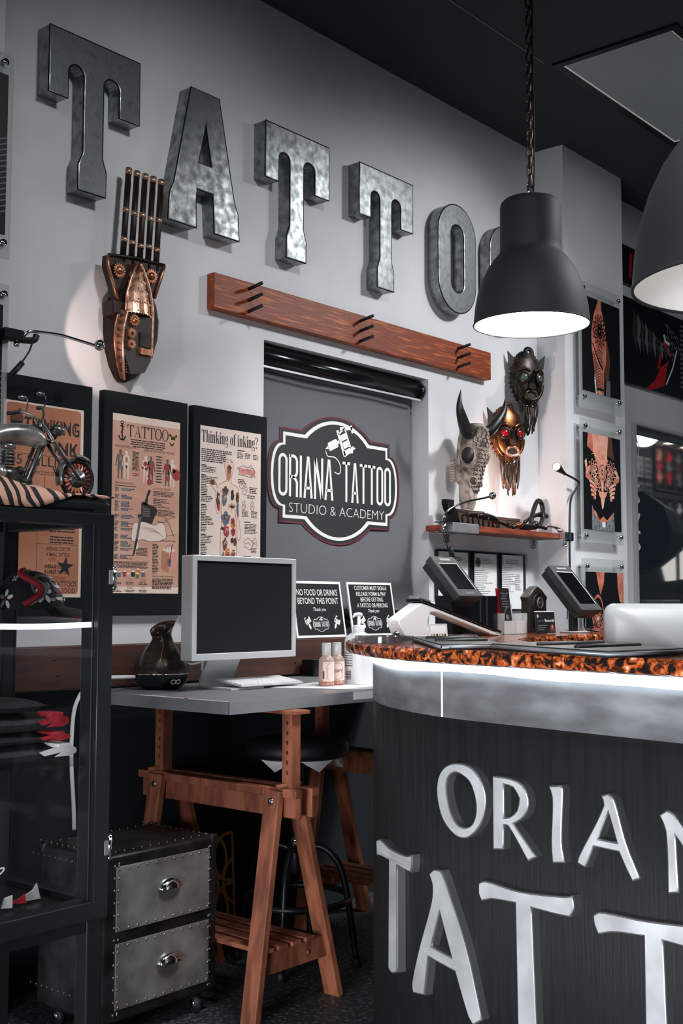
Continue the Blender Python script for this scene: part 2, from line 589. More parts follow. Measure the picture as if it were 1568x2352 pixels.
# ================================================================ ROLLER BLIND AND ITS PRINT
M['blind'] = mat('grey_blind_fabric', (88, 91, 96), 0.85, var=0.07, vscale=260, bump=0.05, bscale=500)
M['printblack'] = mat('print_black', (26, 29, 32), 0.7)
M['printwhite'] = mat('print_white', (222, 222, 222), 0.7)
M['printred'] = mat('print_dark_red', (88, 22, 38), 0.7)
BY = 3.245
bl = empty('roller_blind', (3.77, BY, 2.16), 0, 'grey roller blind printed with a black shop emblem, pulled down in the window recess', 'blind')
mb = MB()
n, k = 24, 26
vs, fs = [], []
for j in range(k + 1):
    z = 1.172 + (2.16 - 1.172) * j / k
    for i in range(n + 1):
        u = i / n
        edge = 0.012 * math.sin(j * 0.75) * max(0, 1 - j / 9)
        x = 3.262 + (4.292 - 3.262) * u + edge * u
        vs.append((x, BY + 0.004 * math.sin(u * 9 + j * .2), z))
for j in range(k):
    for i in range(n):
        fs.append([j * (n + 1) + i, j * (n + 1) + i + 1, (j + 1) * (n + 1) + i + 1, (j + 1) * (n + 1) + i])
mb.add(vs, fs, M['blind'], True)
mb.box((3.262, BY - .008, 1.166), (4.292, BY + .008, 1.178), M['blind'], .003)
fab = mb.build('fabric', bl)
mb = MB()
mb.tube([(3.262, 3.215, 2.168), (4.30, 3.215, 2.168)], 0.036, M['blackgloss'], 24)
mb.box((3.262, 3.195, 2.185), (4.30, 3.27, 2.214), M['blackgloss'], .004)
mb.build('roller', bl)
mb = MB()
mb.box((3.258, 3.19, 2.120), (4.295, 3.196, 2.128), M['alu'])
mb.build('bottom_lath', bl)
mb = MB()
mb.tube([(4.297, 3.215, 2.168), (4.312, 3.215, 2.168)], 0.041, M['blackgloss'], 24)
mb.build('end_cap', bl)


def emblem_outline(s=0.0, n=14):
    """plaque: rounded left and right lobes, square shoulders, big round top and bottom; s grows it"""
    # half sizes: lobes +-.427 at height .17; shoulders +-.355 from .10 to .195; top arc radius .27
    q = []
    sx, sz, lz, lx, tx = .357 + s, .193 + s, .137 + s * .45, .400 + s, .226 + s * .9
    top = .272 + s
    q += [(sx, lz)]
    q += [(sx, sz), (tx, sz)]
    a0 = math.degrees(math.asin((sz - .02) / (top - .02)))
    R_ = (top - .0)
    # top arc through (tx, sz) and (0, top)
    h = top - sz; r = (tx * tx + h * h) / (2 * h); c = top - r
    an = math.degrees(math.asin(tx / r))
    q += [(r * math.sin(math.radians(an - 2 * an * i / n)), c + r * math.cos(math.radians(an - 2 * an * i / n))) for i in range(1, n)]
    q += [(-tx, sz), (-sx, sz), (-sx, lz)]
    # left lobe
    ll = []
    d = .427 + s - sx
    for i in range(1, n):
        a = PI / 2 + PI * i / n
        ll.append((-sx + d * math.copysign(abs(math.cos(a)) ** .8, math.cos(a)), lz * math.copysign(abs(math.sin(a)) ** .9, math.sin(a))))
    q += ll
    q += [(-sx, -lz), (-sx, -sz), (-tx, -sz)]
    q += [(-r * math.sin(math.radians(an - 2 * an * i / n)), -c - r * math.cos(math.radians(an - 2 * an * i / n))) for i in range(1, n)]
    q += [(tx, -sz), (sx, -sz), (sx, -lz)]
    q += [(-p[0], -p[1]) for p in ll]
    return q


def tall_letters(mb, body, x0, x1, z, h, m, w, th=0.011):
    """condensed capitals drawn as strokes: only the letters of the shop's name"""
    widths = {'O': 1.0, 'R': 1.0, 'I': .30, 'A': 1.05, 'N': 1.05, 'T': 1.05, ' ': .85}
    tot = sum(widths[c] for c in body) + .16 * (len(body) - 1)
    u = (x1 - x0) / tot
    x = x0
    for c in body:
        cw = widths[c] * u
        t = th
        a, b = x + t / 2, x + cw - t / 2
        lo, hi = z + t / 2, z + h - t / 2
        r = (b - a) / 2
        if c == 'O':
            mb.path(arc((a + b) / 2, hi - r, r, r, 0, 180, 8) + arc((a + b) / 2, lo + r, r, r, 180, 360, 8), t, m, w, closed=True)
        elif c == 'R':
            mb.path([(a, z), (a, z + h)], t, m, w)
            mid = z + h * .47
            r2 = (b - a) * .55
            mb.path([(a, hi), (b - r2, hi)] + arc(b - r2, hi - r2, r2, r2, 90, 0, 5)[1:] + arc(b - r2, mid + r2, r2, r2, 0, -90, 5) + [(a, mid)], t, m, w)
            mb.path([(a + r * .7, mid), (b - r2 * .5, mid - .006), (b, mid - r), (b, z)], t, m, w)
        elif c == 'I':
            mb.path([(x + cw / 2, z), (x + cw / 2, z + h)], t, m, w)
        elif c == 'A':
            mx = (a + b) / 2
            mb.poly([(x, z), (x + t * 1.05, z), (mx - t * .05, z + h * .86), (mx + t * .05, z + h * .86), (x + cw - t * 1.05, z), (x + cw, z), (mx + t * .62, z + h), (mx - t * .62, z + h)], m, w)
            mb.rect(x + cw * .22, z + h * .21, x + cw * .78, z + h * .21 + t * .9, m, w)
        elif c == 'N':
            mb.path([(a, z), (a, z + h)], t, m, w)
            mb.path([(b, z), (b, z + h)], t, m, w)
            mb.poly([(x, z + h), (x + t * 1.25, z + h), (x + cw, z), (x + cw - t * 1.25, z)], m, w)
        elif c == 'T':
            mb.rect(x, z + h - t * .95, x + cw, z + h, m, w)
            mb.rect(x + cw / 2 - t / 2, z, x + cw / 2 + t / 2, z + h, m, w)
        x += cw + .16 * u


def needle_machine(mb, cx, cz, s, ang, m, w):
    """little silhouette of a tattoo machine; s is its length, ang the direction of its needle"""
    ca, sa = math.cos(ang), math.sin(ang)
    def P(L): return [(cx + s * (x * ca - y * sa), cz + s * (x * sa + y * ca)) for x, y in L]
    mb.poly(P([(.0, .0), (.1, .035), (.12, .02), (.12, -.02), (.1, -.035)]), m, w)
    mb.poly(P([(.11, .065), (.13, .09), (.40, .09), (.42, .06), (.42, -.06), (.40, -.09), (.13, -.09), (.11, -.065)]), m, w)
    mb.rect(0, 0, 0, 0, m, w)
    mb.poly(P([(.42, .035), (.50, .035), (.50, -.035), (.42, -.035)]), m, w)
    mb.poly(P([(.48, .24), (.55, .24), (.57, -.32), (.49, -.34)]), m, w)
    mb.poly(P([(.55, .11), (.74, .11), (.74, -.02), (.55, -.02)]), m, w)
    mb.poly(P([(.55, -.05), (.74, -.05), (.74, -.19), (.55, -.19)]), m, w)
    mb.poly(P([(.52, -.22), (.86, -.22), (.93, -.30), (.84, -.30), (.80, -.36), (.70, -.33), (.52, -.35)]), m, w)
    mb.poly(P([(.74, .17), (.78, .17), (.80, -.24), (.75, -.24)]), m, w)
    mb.poly(P([(.60, .20), (.98, .10), (1.0, .16), (.62, .27)]), m, w)
    mb.poly(P([(.52, .13), (.76, .19), (.76, .22), (.52, .17)]), m, w)
    mb.poly(P([(.93, .03), (1.0, .03), (1.0, .2), (.95, .2)]), m, w)


def emblem(mb, T, k, w0=0.0, dw=0.0006, small=False):
    """the shop's plaque, k = scale (1 = as on the blind)"""
    keep = mb.M
    mb.M = mb.M @ T @ Matrix.Scale(k, 4)
    dw = dw / k
    w0 = w0 / k
    mb.poly(emblem_outline(.0), M['printred'], w0 + dw)
    mb.poly(emblem_outline(-.007), M['printblack'], w0 + 2 * dw)
    mb.poly(emblem_outline(-.019), M['printwhite'], w0 + 3 * dw)
    mb.poly(emblem_outline(-.033), M['printblack'], w0 + 4 * dw)
    w = w0 + 5 * dw
    tall_letters(mb, 'ORIANA', -.366, -.030, -.086, .172, M['printwhite'], w, .0125)
    tall_letters(mb, 'TATTOO', .030, .362, -.086, .172, M['printwhite'], w, .0125)
    if not small:
        mb.text('STUDIO & ACADEMY', .043, M['printwhite'], (0.005, -.150), w, width=.615, off=-.02)
    needle_machine(mb, -.082, .128, .205, math.radians(24), M['printwhite'], w)
    if not small:
        mb.path(bez([(-.080, .122), (-.066, .100), (-.020, .098), (.010, .075), (.016, .045), (.004, .030), (-.022, .036)], 8), .0045, M['printwhite'], w)
    mb.M = keep


mb = MB()
emblem(mb, wallf(3.771, 1.7145, BY - .006), 1.0)
tag(mb.build('emblem_print', fab), 'black and white shop emblem edged in dark red')

# ================================================================ BLACK BOARDS WITH POSTERS
M['board'] = mat('black_board', (22, 26, 29), 0.85, spec=0.15)
M['paper'] = mat('aged_peach_paper', (218, 172, 152), 0.85, rgb2=(200, 150, 128), vscale=7, detail=5)
M['paper2'] = mat('pale_pink_paper', (236, 218, 210), 0.85, var=0.04, vscale=6)
M['paper1'] = mat('brown_orange_paper', (196, 134, 104), 0.85, rgb2=(176, 112, 82), vscale=7, detail=5)
M['ink'] = mat('poster_black_ink', (32, 30, 32), 0.8)
M['inkgrey'] = mat('poster_grey_ink', (98, 92, 92), 0.8)
M['inkpale'] = mat('poster_pale_ink', (236, 214, 200), 0.8)
M['inkred'] = mat('poster_red_ink', (160, 58, 58), 0.8)
M['inkdarkred'] = mat('poster_dark_red_ink', (70, 22, 24), 0.8)
M['inkblue'] = mat('poster_blue_grey_ink', (92, 104, 116), 0.8)
M['inkorange'] = mat('poster_orange_ink', (214, 124, 40), 0.8)
M['inkgreen'] = mat('poster_olive_ink', (110, 118, 70), 0.8)
M['inkpink'] = mat('poster_pink_ink', (216, 150, 140), 0.8)
M['inkskin'] = mat('poster_skin_ink', (180, 124, 92), 0.8)
M['inkbrown'] = mat('poster_brown_ink', (108, 66, 46), 0.8)


def lines(mb, x0, x1, z1, z0, n, m, w, rng, ragged=.25, th=.55, center=False):
    """a paragraph seen too small to read: dark rows of broken strokes"""
    step = (z1 - z0) / n
    for i in range(n):
        z = z1 - (i + .5) * step
        xe = x1 - rng.random() * ragged * (x1 - x0) if i % 4 != 3 else x1 - (.2 + .4 * rng.random()) * ragged * 2 * (x1 - x0)
        a = x0
        if center:
            g = (x1 - xe) / 2; a, xe = x0 + g, x1 - g
        while a < xe:
            b = min(xe, a + rng.uniform(.006, .022))
            mb.rect(a, z - step * th / 2, b, z + step * th / 2, m, w)
            a = b + .0022


boards = []
for (x0, x1, lab) in ((2.065, 2.410, 'black wall board behind the model motorcycle, leftmost of the three'),
                      (2.459, 2.832, 'black wall board carrying the peach TATTOO poster, in the middle of the three'),
                      (2.861, 3.240, 'black wall board carrying the Thinking of inking poster, beside the blind')):
    mb = MB()
    mb.box((x0, 3.14, 1.156), (x1, 3.168 if x1 < 3.25 else 3.168, 1.912), M['board'], .002)
    tag(mb.build('wall_board'), lab, 'board', 'black boards on the wall')

PW = 0.0008
rng = random.Random(3)


def body_shape(mb, cx, z0, h, m, w, back=False):
    k = h
    P = [(0, 1), (.05, .985), (.062, .93), (.045, .875), (.04, .845), (.12, .82), (.15, .77), (.17, .64), (.20, .50), (.215, .44), (.18, .44), (.155, .52), (.125, .63), (.115, .70), (.10, .58), (.12, .48), (.115, .36), (.10, .24), (.10, .12), (.105, .03), (.12, 0), (.05, 0), (.045, .12), (.035, .26), (.01, .44)]
    L = [(cx + a * k, z0 + b * k) for a, b in P] + [(cx - a * k, z0 + b * k) for a, b in P[::-1][:-1]]
    mb.poly(L, m, w)


# poster 2: TATTOO
mb = MB(wallf(2.495, 1.2315, 3.1395))
PWd, PH = .300, .606
mb.box((0, 0, 0), (PWd, PH, .0008), M['paper'])
w = .0012
mb.rect(.006, .006, PWd - .006, PH - .006, M['paper'], .0009)
mb.rect(0.0, PH - .024, PWd, PH, M['inkpale'], .0010)
mb.rect(0.0, 0, PWd, .022, M['inkpale'], .0010)
# title in a light serif hand: built from stems, hairlines and feet
def serif(mb, body, x, z, h, m, w, k=1.0):
    for c in body:
        if c == 'T':
            cw = .74 * h * k
            mb.rect(x + cw / 2 - .065 * h, z, x + cw / 2 + .065 * h, z + h, m, w)
            mb.rect(x, z + h * .95, x + cw, z + h, m, w)
            mb.poly([(x, z + h), (x, z + h * .74), (x + .025 * h, z + h * .74), (x + .12 * h, z + h * .95)], m, w)
            mb.poly([(x + cw, z + h), (x + cw, z + h * .74), (x + cw - .025 * h, z + h * .74), (x + cw - .12 * h, z + h * .95)], m, w)
            mb.rect(x + cw / 2 - .16 * h, z, x + cw / 2 + .16 * h, z + h * .035, m, w)
        elif c == 'A':
            cw = .78 * h * k
            mb.poly([(x + cw * .46, z + h), (x + cw * .54, z + h), (x + cw * .92, z), (x + cw * .74, z)], m, w)
            mb.poly([(x + cw * .44, z + h * .93), (x + cw * .50, z + h), (x + cw * .16, z), (x + cw * .11, z)], m, w)
            mb.rect(x + cw * .24, z + h * .32, x + cw * .74, z + h * .36, m, w)
            mb.rect(x, z, x + cw * .28, z + h * .035, m, w); mb.rect(x + cw * .66, z, x + cw, z + h * .035, m, w)
        elif c == 'O':
            cw = .78 * h * k
            mb.poly(arc(x + cw / 2, z + h / 2, cw / 2, h * .52, 0, 360, 24)[:-1], m, w, [arc(x + cw / 2, z + h / 2, cw / 2 - .125 * h, h * .47, 360, 0, 24)[:-1]])
        x += cw + .03 * h
    return x


serif(mb, 'TATTOO', .062, .533, .040, M['ink'], w, .98)
# anchor, butterflies
mb.path([(.040, .575), (.040, .520)], .005, M['ink'], w)
mb.path(arc(.040, .577, .006, .006, 0, 360, 12)[:-1], .003, M['ink'], w, closed=True)
mb.path(arc(.040, .540, .015, .022, 200, 340, 10), .0055, M['ink'], w)
mb.path(bez([(.034, .566), (.047, .556), (.035, .545), (.046, .530), (.052, .514)], 5), .003, M['inkgrey'], w)
mb.rect(.030, .564, .050, .567, M['ink'], w)
for bx, bz, s_ in ((.268, .553, 1.0), (.262, .526, .6)):
    for sgn in (-1, 1):
        mb.poly([(bx, bz), (bx + sgn * .016 * s_, bz + .010 * s_), (bx + sgn * .019 * s_, bz + .002 * s_), (bx + sgn * .010 * s_, bz - .004 * s_), (bx + sgn * .009 * s_, bz - .014 * s_), (bx, bz - .010 * s_)][::sgn], M['ink'], w)
        mb.poly([(bx + sgn * .003 * s_, bz), (bx + sgn * .011 * s_, bz + .005 * s_), (bx + sgn * .010 * s_, bz), (bx + sgn * .004 * s_, bz - .005 * s_)][::sgn], M['inkorange'], w + .0003)
lines(mb, .075, .235, .527, .497, 4, M['ink'], w, rng, .15, .5, True)
mb.text('HOW MUCH WILL IT HURT?', .008, M['ink'], (.012, .492), w, align='LEFT', width=.098)
mb.text('WHERE ARE PEOPLE GETTING TATTOOED?', .008, M['ink'], (.135, .488), w, align='LEFT', width=.140)
body_shape(mb, .034, .385, .100, M['inkgrey'], w); body_shape(mb, .060, .385, .098, M['inkpale'], w + .0002)
for q in ((.034, .455), (.060, .452)):
    mb.poly(arc(q[0], q[1], .006, .010, 0, 360, 10)[:-1], M['inkskin'], w + .0004)
mb.poly([(.055, .432), (.065, .432), (.060, .418)], M['inkdarkred'], w + .0005)
lines(mb, .086, .118, .484, .418, 15, M['ink'], w, rng, .2, .6)
lines(mb, .086, .116, .410, .398, 2, M['inkred'], w, rng, .2, .6)
for cx, mm in ((.145, M['inkpale']), (.168, M['inkgrey']), (.243, M['inkgrey']), (.266, M['inkpale'])):
    body_shape(mb, cx, .378 if cx < .2 else .375, .096, mm, w)
for cx, cz, r in ((.143, .445, .009), (.170, .440, .011), (.168, .420, .009), (.160, .404, .007), (.162, .384, .011), (.240, .442, .012), (.272, .432, .009), (.284, .418, .020), (.245, .402, .009), (.131, .430, .005), (.237, .424, .006), (.146, .428, .006)):
    mb.poly(arc(cx, cz, r, r, 0, 360, 14)[:-1], M['inkred'], w + .0004)
for i in range(10):
    z = .475 - i * .0098
    mb.rect(.183 - (i % 3) * .012, z, .228 + (i % 2) * .010, z + .0006, M['ink'], w)
    mb.rect(.192, z - .002, .216, z + .002, M['ink'], w + .0001)
mb.text('WHO IS GETTING INKED?', .007, M['ink'], (.013, .368), w, align='LEFT', width=.082)
mb.rect(.013, .361, .105, .3635, M['ink'], w)
zz = .356
for i in range(11):
    nL = 3 + (i % 3)
    lines(mb, .013, .034, zz, zz - nL * .0042, nL, M['ink'], w, rng, .4, .55)
    for q in range(nL - 1):
        L_ = rng.uniform(.018, .055)
        mb.rect(.040, zz - .005 - q * .0048, .040 + L_, zz - .0015 - q * .0048, M['inkblue'], w)
        mb.rect(.040 + L_, zz - .005 - q * .0048, .044 + L_, zz - .0015 - q * .0048, M['ink'], w)
    zz -= .0225
mb.text('THE TATTOO MACHINE', .007, M['ink'], (.180, .360), w, align='LEFT', width=.078)
lines(mb, .180, .278, .356, .336, 4, M['ink'], w, rng, .15, .5)
lines(mb, .180, .262, .330, .296, 6, M['ink'], w, rng, .5, .45)
lines(mb, .201, .280, .292, .270, 5, M['ink'], w, rng, .1, .5)
# machine in a gloved hand
mm = M['ink']
mb.poly([(.133, .315), (.142, .312), (.156, .352), (.162, .358), (.168, .356), (.166, .346), (.155, .328), (.156, .312), (.150, .302), (.140, .304)], mm, w + .0006)
mb.poly([(.128, .310), (.134, .312), (.188, .300), (.200, .288), (.196, .275), (.186, .262), (.176, .240), (.128, .246), (.112, .262), (.116, .270), (.128, .270)], mm, w + .0006)
mb.poly([(.135, .300), (.165, .292), (.168, .262), (.132, .264)], M['inkgrey'], w + .0008)
for q in range(4): mb.rect(.136, .268 + q * .008, .166, .2705 + q * .008, mm, w + .001)
mb.poly([(.120, .262), (.130, .262), (.116, .190), (.098, .128), (.094, .132), (.106, .190)], M['inkgrey'], w + .0009)
mb.poly([(.105, .186), (.115, .184), (.098, .126), (.094, .130)], mm, w + .0010)
glove = bez([(.085, .195), (.092, .230), (.102, .240), (.124, .242), (.135, .246), (.165, .240), (.190, .236), (.212, .246), (.232, .240), (.240, .210), (.238, .192), (.200, .180), (.165, .178), (.140, .184), (.118, .178), (.120, .160), (.112, .148), (.100, .160), (.104, .176), (.090, .176), (.085, .195)], 4)
mb.poly(glove[:-1], M['inkpale'], w + .0003)
mb.path(glove[:-1], .0012, M['ink'], w + .0005, closed=True)
for q in range(5):
    mb.path(bez([(.120 + q * .012, .222 - q * .003), (.150 + q * .015, .226 - q * .004), (.190 + q * .01, .222 - q * .008)], 5), .0008, M['inkgrey'], w + .0005)
mb.path(bez([(.192, .276), (.214, .268), (.232, .268), (.240, .258), (.230, .248), (.200, .250)], 5), .002, M['inkgrey'], w + .0006)
mb.path(bez([(.240, .256), (.256, .240), (.268, .215), (.276, .200)], 5), .002, M['inkgrey'], w + .0006)
mb.path([(.240, .257), (.288, .270)], .0008, M['ink'], w + .0006)
mb.path([(.240, .200), (.288, .208)], .0008, M['ink'], w + .0006)
mb.text('HOW DOES THE INK GET THERE?', .007, M['ink'], (.180, .180), w, align='LEFT', width=.108)
lines(mb, .180, .210, .172, .068, 20, M['ink'], w, rng, .3, .55)
mb.poly([(.222, .150), (.254, .160), (.288, .148), (.286, .088), (.252, .072), (.222, .086)], M['inkpink'], w)
mb.poly([(.222, .150), (.254, .140), (.254, .073), (.222, .086)], M['inkskin'], w + .0003)
mb.poly([(.222, .152), (.256, .162), (.288, .150), (.256, .142)], M['inkpale'], w + .0003)
mb.path([(.270, .172), (.258, .106)], .0022, M['ink'], w + .0006)
mb.poly(arc(.257, .108, .009, .015, 0, 360, 12)[:-1], M['inkblue'], w + .0005)
for q in range(3): mb.path(bez([(.240 + q * .012, .152), (.244 + q * .012, .165), (.252 + q * .012, .172)], 4), .0014, M['ink'], w + .0006)
lines(mb, .108, .166, .156, .128, 6, M['ink'], w, rng, .2, .55)
mb.text('WHAT IS TATTOO INK?', .007, M['ink'], (.013, .114), w, align='LEFT', width=.080)
lines(mb, .013, .166, .108, .084, 6, M['ink'], w, rng, .08, .55)
for i, (px, pz, c) in enumerate(((.022, .076, 'inkorange'), (.036, .064, 'inkblue'), (.060, .066, 'inkred'), (.074, .058, 'inkpink'), (.096, .066, 'ink'), (.118, .074, 'inkorange'), (.115, .060, 'inkgreen'), (.140, .066, 'inkblue'))):
    mb.rect(px - .008, pz - .010, px + .008, pz + .008, M[c], w + .0002 * (i % 2))
    mb.poly(arc(px, pz + .008, .008, .003, 0, 360, 10)[:-1], M['inkpale'], w + .0005)
for i, t in enumerate(('23%', '21%', '$1.65B', '$45', '$150h', '17%')):
    x = .026 + (i % 3) * .057; z = .040 - (i // 3) * .026
    mb.text(t, .0095, M['inkgrey'], (x, z), w, shear=.2, sx=.7)
    lines(mb, x - .022, x + .022, z - .002, z - .011, 2, M['ink'], w, rng, .3, .6, True)
mb.text('WHAT IF I WANT IT REMOVED?', .006, M['ink'], (.180, .056), w, align='LEFT', width=.098)
lines(mb, .180, .284, .052, .014, 8, M['ink'], w, rng, .2, .6)
tag(mb.build('poster'), 'peach poster titled TATTOO with a gloved hand and machine, on a black board', 'poster', 'tattoo posters on the boards')

# poster 3: Thinking of inking?
def didone(mb, body, x0, z0, h, width, m, w):
    """condensed high-contrast serif lettering"""
    def glyph(c):
        P, T = [], []          # polygons, strokes
        R = lambda a, b, c_, d: P.append([(a, b), (c_, b), (c_, d), (a, d)])
        foot = lambda a, b: R(a, 0, b, .03)
        if c == 'T':
            R(0, .955, .62, 1); R(.235, 0, .385, .97); foot(.13, .49)
            P.append([(0, 1), (0, .70), (.03, .70), (.12, .96)]); P.append([(.62, 1), (.50, .96), (.59, .70), (.62, .70)])
            return .64, P, T
        if c in 'hn':
            top = 1.0 if c == 'h' else .70
            R(.05, 0, .19, top); R(0, top - .03, .19, top); foot(0, .24); R(.32, 0, .46, .54); foot(.27, .51)
            T.append((bez([(.18, .50), (.24, .64), (.32, .69), (.385, .64), (.39, .50)], 5), [.02] * 6 + [.05] * 6 + [.10] * 5 + [.135] * 4))
            return .52, P, T
        if c == 'i':
            R(.05, 0, .19, .70); R(0, .67, .19, .70); foot(0, .24); P.append(arc(.12, .88, .085, .085, 0, 360, 12)[:-1])
            return .25, P, T
        if c == 'k':
            R(.05, 0, .19, 1.0); R(0, .97, .19, 1.0); foot(0, .24); T.append(([(.18, .28), (.42, .68)], .035)); P.append([(.235, .37), (.36, 0), (.52, 0), (.34, .53)]); R(.33, .67, .50, .70); foot(.30, .55)
            return .54, P, T
        if c == 'o':
            for a0, a1 in ((90, 270), (-90, 90)):
                L = arc(.22, .35, .155, .33, a0, a1, 12)
                T.append((L, [.03 + .115 * abs(math.cos(math.radians(a0 + (a1 - a0) * i / 12))) for i in range(13)]))
            return .45, P, T
        if c == 'g':
            for a0, a1 in ((90, 270), (-90, 90)):
                L = arc(.22, .47, .14, .215, a0, a1, 12)
                T.append((L, [.03 + .10 * abs(math.cos(math.radians(a0 + (a1 - a0) * i / 12))) for i in range(13)]))
            T.append((bez([(.14, .27), (.08, .20), (.12, .12), (.34, .08), (.42, -.02), (.36, -.17), (.20, -.21), (.06, -.15), (.06, -.05), (.16, .05)], 4), [.03] * 8 + [.09] * 8 + [.07] * 8 + [.04] * 13))
            T.append(([(.32, .64), (.40, .72), (.46, .70)], [.03, .05, .08]))
            return .48, P, T
        if c == 'f':
            R(.09, 0, .23, .80); foot(.02, .32); R(0, .66, .34, .70)
            T.append((bez([(.16, .78), (.18, .93), (.27, .985), (.35, .93)], 5), [.14] * 5 + [.06] * 5 + [.09] * 6))
            return .37, P, T
        if c == '?':
            T.append((bez([(.05, .80), (.10, .95), (.22, .985), (.34, .90), (.36, .72), (.22, .52), (.20, .28)], 5), [.09] * 8 + [.05] * 6 + [.14] * 9 + [.05] * 8)); P.append(arc(.20, .08, .08, .08, 0, 360, 12)[:-1])
            return .42, P, T
        return .22, P, T
    G = [glyph(c) for c in body]
    tot = sum(g[0] + .03 for g in G)
    kx = width / tot
    x = x0
    for wd, P, T in G:
        for L in P: mb.poly([(x + a * kx, z0 + b * h) for a, b in L], m, w)
        for L, ww in T:
            mb.path([(x + p[0] * kx, z0 + p[1] * h) for p in L], [q * kx for q in ww] if isinstance(ww, list) else ww * kx, m, w + .0001)
        x += (wd + .03) * kx


mb = MB(wallf(2.893, 1.200, 3.1395))
PWd, PH = .312, .642
mb.box((0, 0, 0), (PWd, PH, .0008), M['paper2'])
w = .0012
didone(mb, 'Thinking of inking?', .006, .583, .044, .290, M['ink'], w)
lines(mb, .006, .168, .560, .510, 7, M['ink'], w, rng, .35, .55)
zz = .500
for i in range(11):
    nL = 4 + (i % 3)
    mb.rect(.006, zz - .004, .030, zz, M['ink'], w)
    lines(mb, .006, .040 + (.05 if i in (0, 1) else .03 * (i % 2)), zz - .005, zz - .005 - nL * .0058, nL, M['ink'], w, rng, .3, .5)
    zz -= .036
mb.text('How tattooing', .012, M['ink'], (.006, .135), w, align='LEFT', width=.062)
mb.text('went mainstream', .012, M['ink'], (.006, .116), w, align='LEFT', width=.074)
lines(mb, .006, .075, .102, .01, 14, M['ink'], w, rng, .08, .55)
for (a, b, c, d_, n_) in ((.186, .220, .562, .538, 4), (.226, .262, .562, .540, 4), (.270, .300, .560, .540, 4), (.190, .236, .462, .444, 3), (.252, .298, .436, .410, 4), (.240, .285, .405, .390, 2), (.214, .252, .345, .320, 5), (.262, .298, .345, .318, 5),
                          (.228, .298, .296, .258, 7), (.262, .296, .206, .186, 4), (.262, .290, .160, .120, 6), (.262, .290, .110, .070, 6)):
    lines(mb, a, b, c, d_, n_, M['ink'], w, rng, .25, .5)
mb.rect(.186, .566, .225, .570, M['ink'], w); mb.rect(.226, .300, .258, .304, M['ink'], w); mb.rect(.222, .170, .262, .174, M['ink'], w)
# the tattooed standing figure
fig = cbez([(.140, .530), (.163, .520), (.166, .490), (.158, .470), (.158, .440), (.190, .428), (.197, .395), (.194, .345), (.200, .300), (.207, .250), (.200, .232), (.190, .240), (.186, .290), (.180, .330), (.176, .300), (.180, .250), (.186, .200), (.182, .130), (.176, .050), (.178, .006), (.130, .006), (.126, .07), (.120, .006), (.082, .006), (.084, .060), (.100, .140), (.104, .200), (.104, .255), (.110, .300), (.106, .345), (.112, .390), (.108, .410), (.098, .395), (.100, .345), (.092, .325), (.080, .338), (.080, .395), (.072, .412), (.056, .425), (.050, .440), (.062, .452), (.078, .438), (.086, .420), (.092, .430), (.118, .444), (.132, .450), (.130, .475), (.122, .500), (.126, .522)], 3)
mb.poly(fig, M['inkpale'], w)
mb.path(fig, .0022, M['inkskin'], w + .0002, closed=True)
for i, (cx, cz, a, b, c) in enumerate(((.144, .480, .012, .030, 'inkskin'), (.140, .520, .014, .010, 'inkpale'), (.146, .500, .012, .008, 'inkbrown'), (.062, .438, .010, .011, 'inkbrown'), (.090, .375, .008, .032, 'inkdarkred'), (.092, .350, .007, .014, 'inkred'), (.127, .410, .016, .018, 'inkbrown'), (.122, .380, .012, .026, 'inkblue'), (.163, .398, .008, .022, 'ink'),
                                       (.188, .390, .008, .022, 'inkbrown'), (.190, .345, .006, .028, 'inkblue'), (.162, .355, .014, .006, 'inkbrown'), (.130, .310, .023, .024, 'inkblue'), (.133, .312, .012, .012, 'inkgrey'), (.165, .300, .010, .014, 'inkred'), (.168, .285, .012, .008, 'inkorange'), (.133, .262, .014, .022, 'inkred'), (.115, .272, .010, .006, 'inkdarkred'),
                                       (.168, .262, .012, .015, 'inkred'), (.126, .215, .012, .022, 'inkbrown'), (.163, .230, .008, .010, 'ink'), (.178, .225, .008, .016, 'inkbrown'), (.140, .180, .013, .022, 'inkorange'), (.140, .176, .009, .015, 'inkred'), (.137, .180, .003, .004, 'ink'), (.144, .180, .003, .004, 'ink'), (.116, .150, .010, .035, 'inkblue'), (.166, .160, .010, .030, 'inkblue'),
                                       (.172, .185, .008, .012, 'inkred'), (.098, .090, .012, .040, 'inkgrey'), (.140, .110, .012, .030, 'inkbrown'), (.164, .100, .010, .030, 'inkdarkred'), (.104, .040, .014, .022, 'inkskin'), (.150, .040, .014, .025, 'inkbrown'))):
    ring = [(cx + a * (1 + .22 * math.sin(q * 2.3 + i)) * math.cos(q * PI / 7), cz + b * (1 + .2 * math.cos(q * 1.9 + i)) * math.sin(q * PI / 7)) for q in range(14)]
    mb.poly(ring, M[c], w + .0003 + .00004 * i)
    if a > .007: mb.path([(cx + .45 * (p[0] - cx) + .002, cz + .45 * (p[1] - cz)) for p in ring[:9]], .0022, M[('ink', 'inkpale', 'inkbrown')[i % 3]], w + .0018)
for q in range(7):
    mb.path(bez([(.162, .354), (.162 + .018 * math.cos(q * .9), .360 + .010 * math.sin(q * .9)), (.162 + .024 * math.cos(q * .9), .346 + .014 * math.sin(q * .9))], 3), .0012, M['inkbrown'], w + .002)
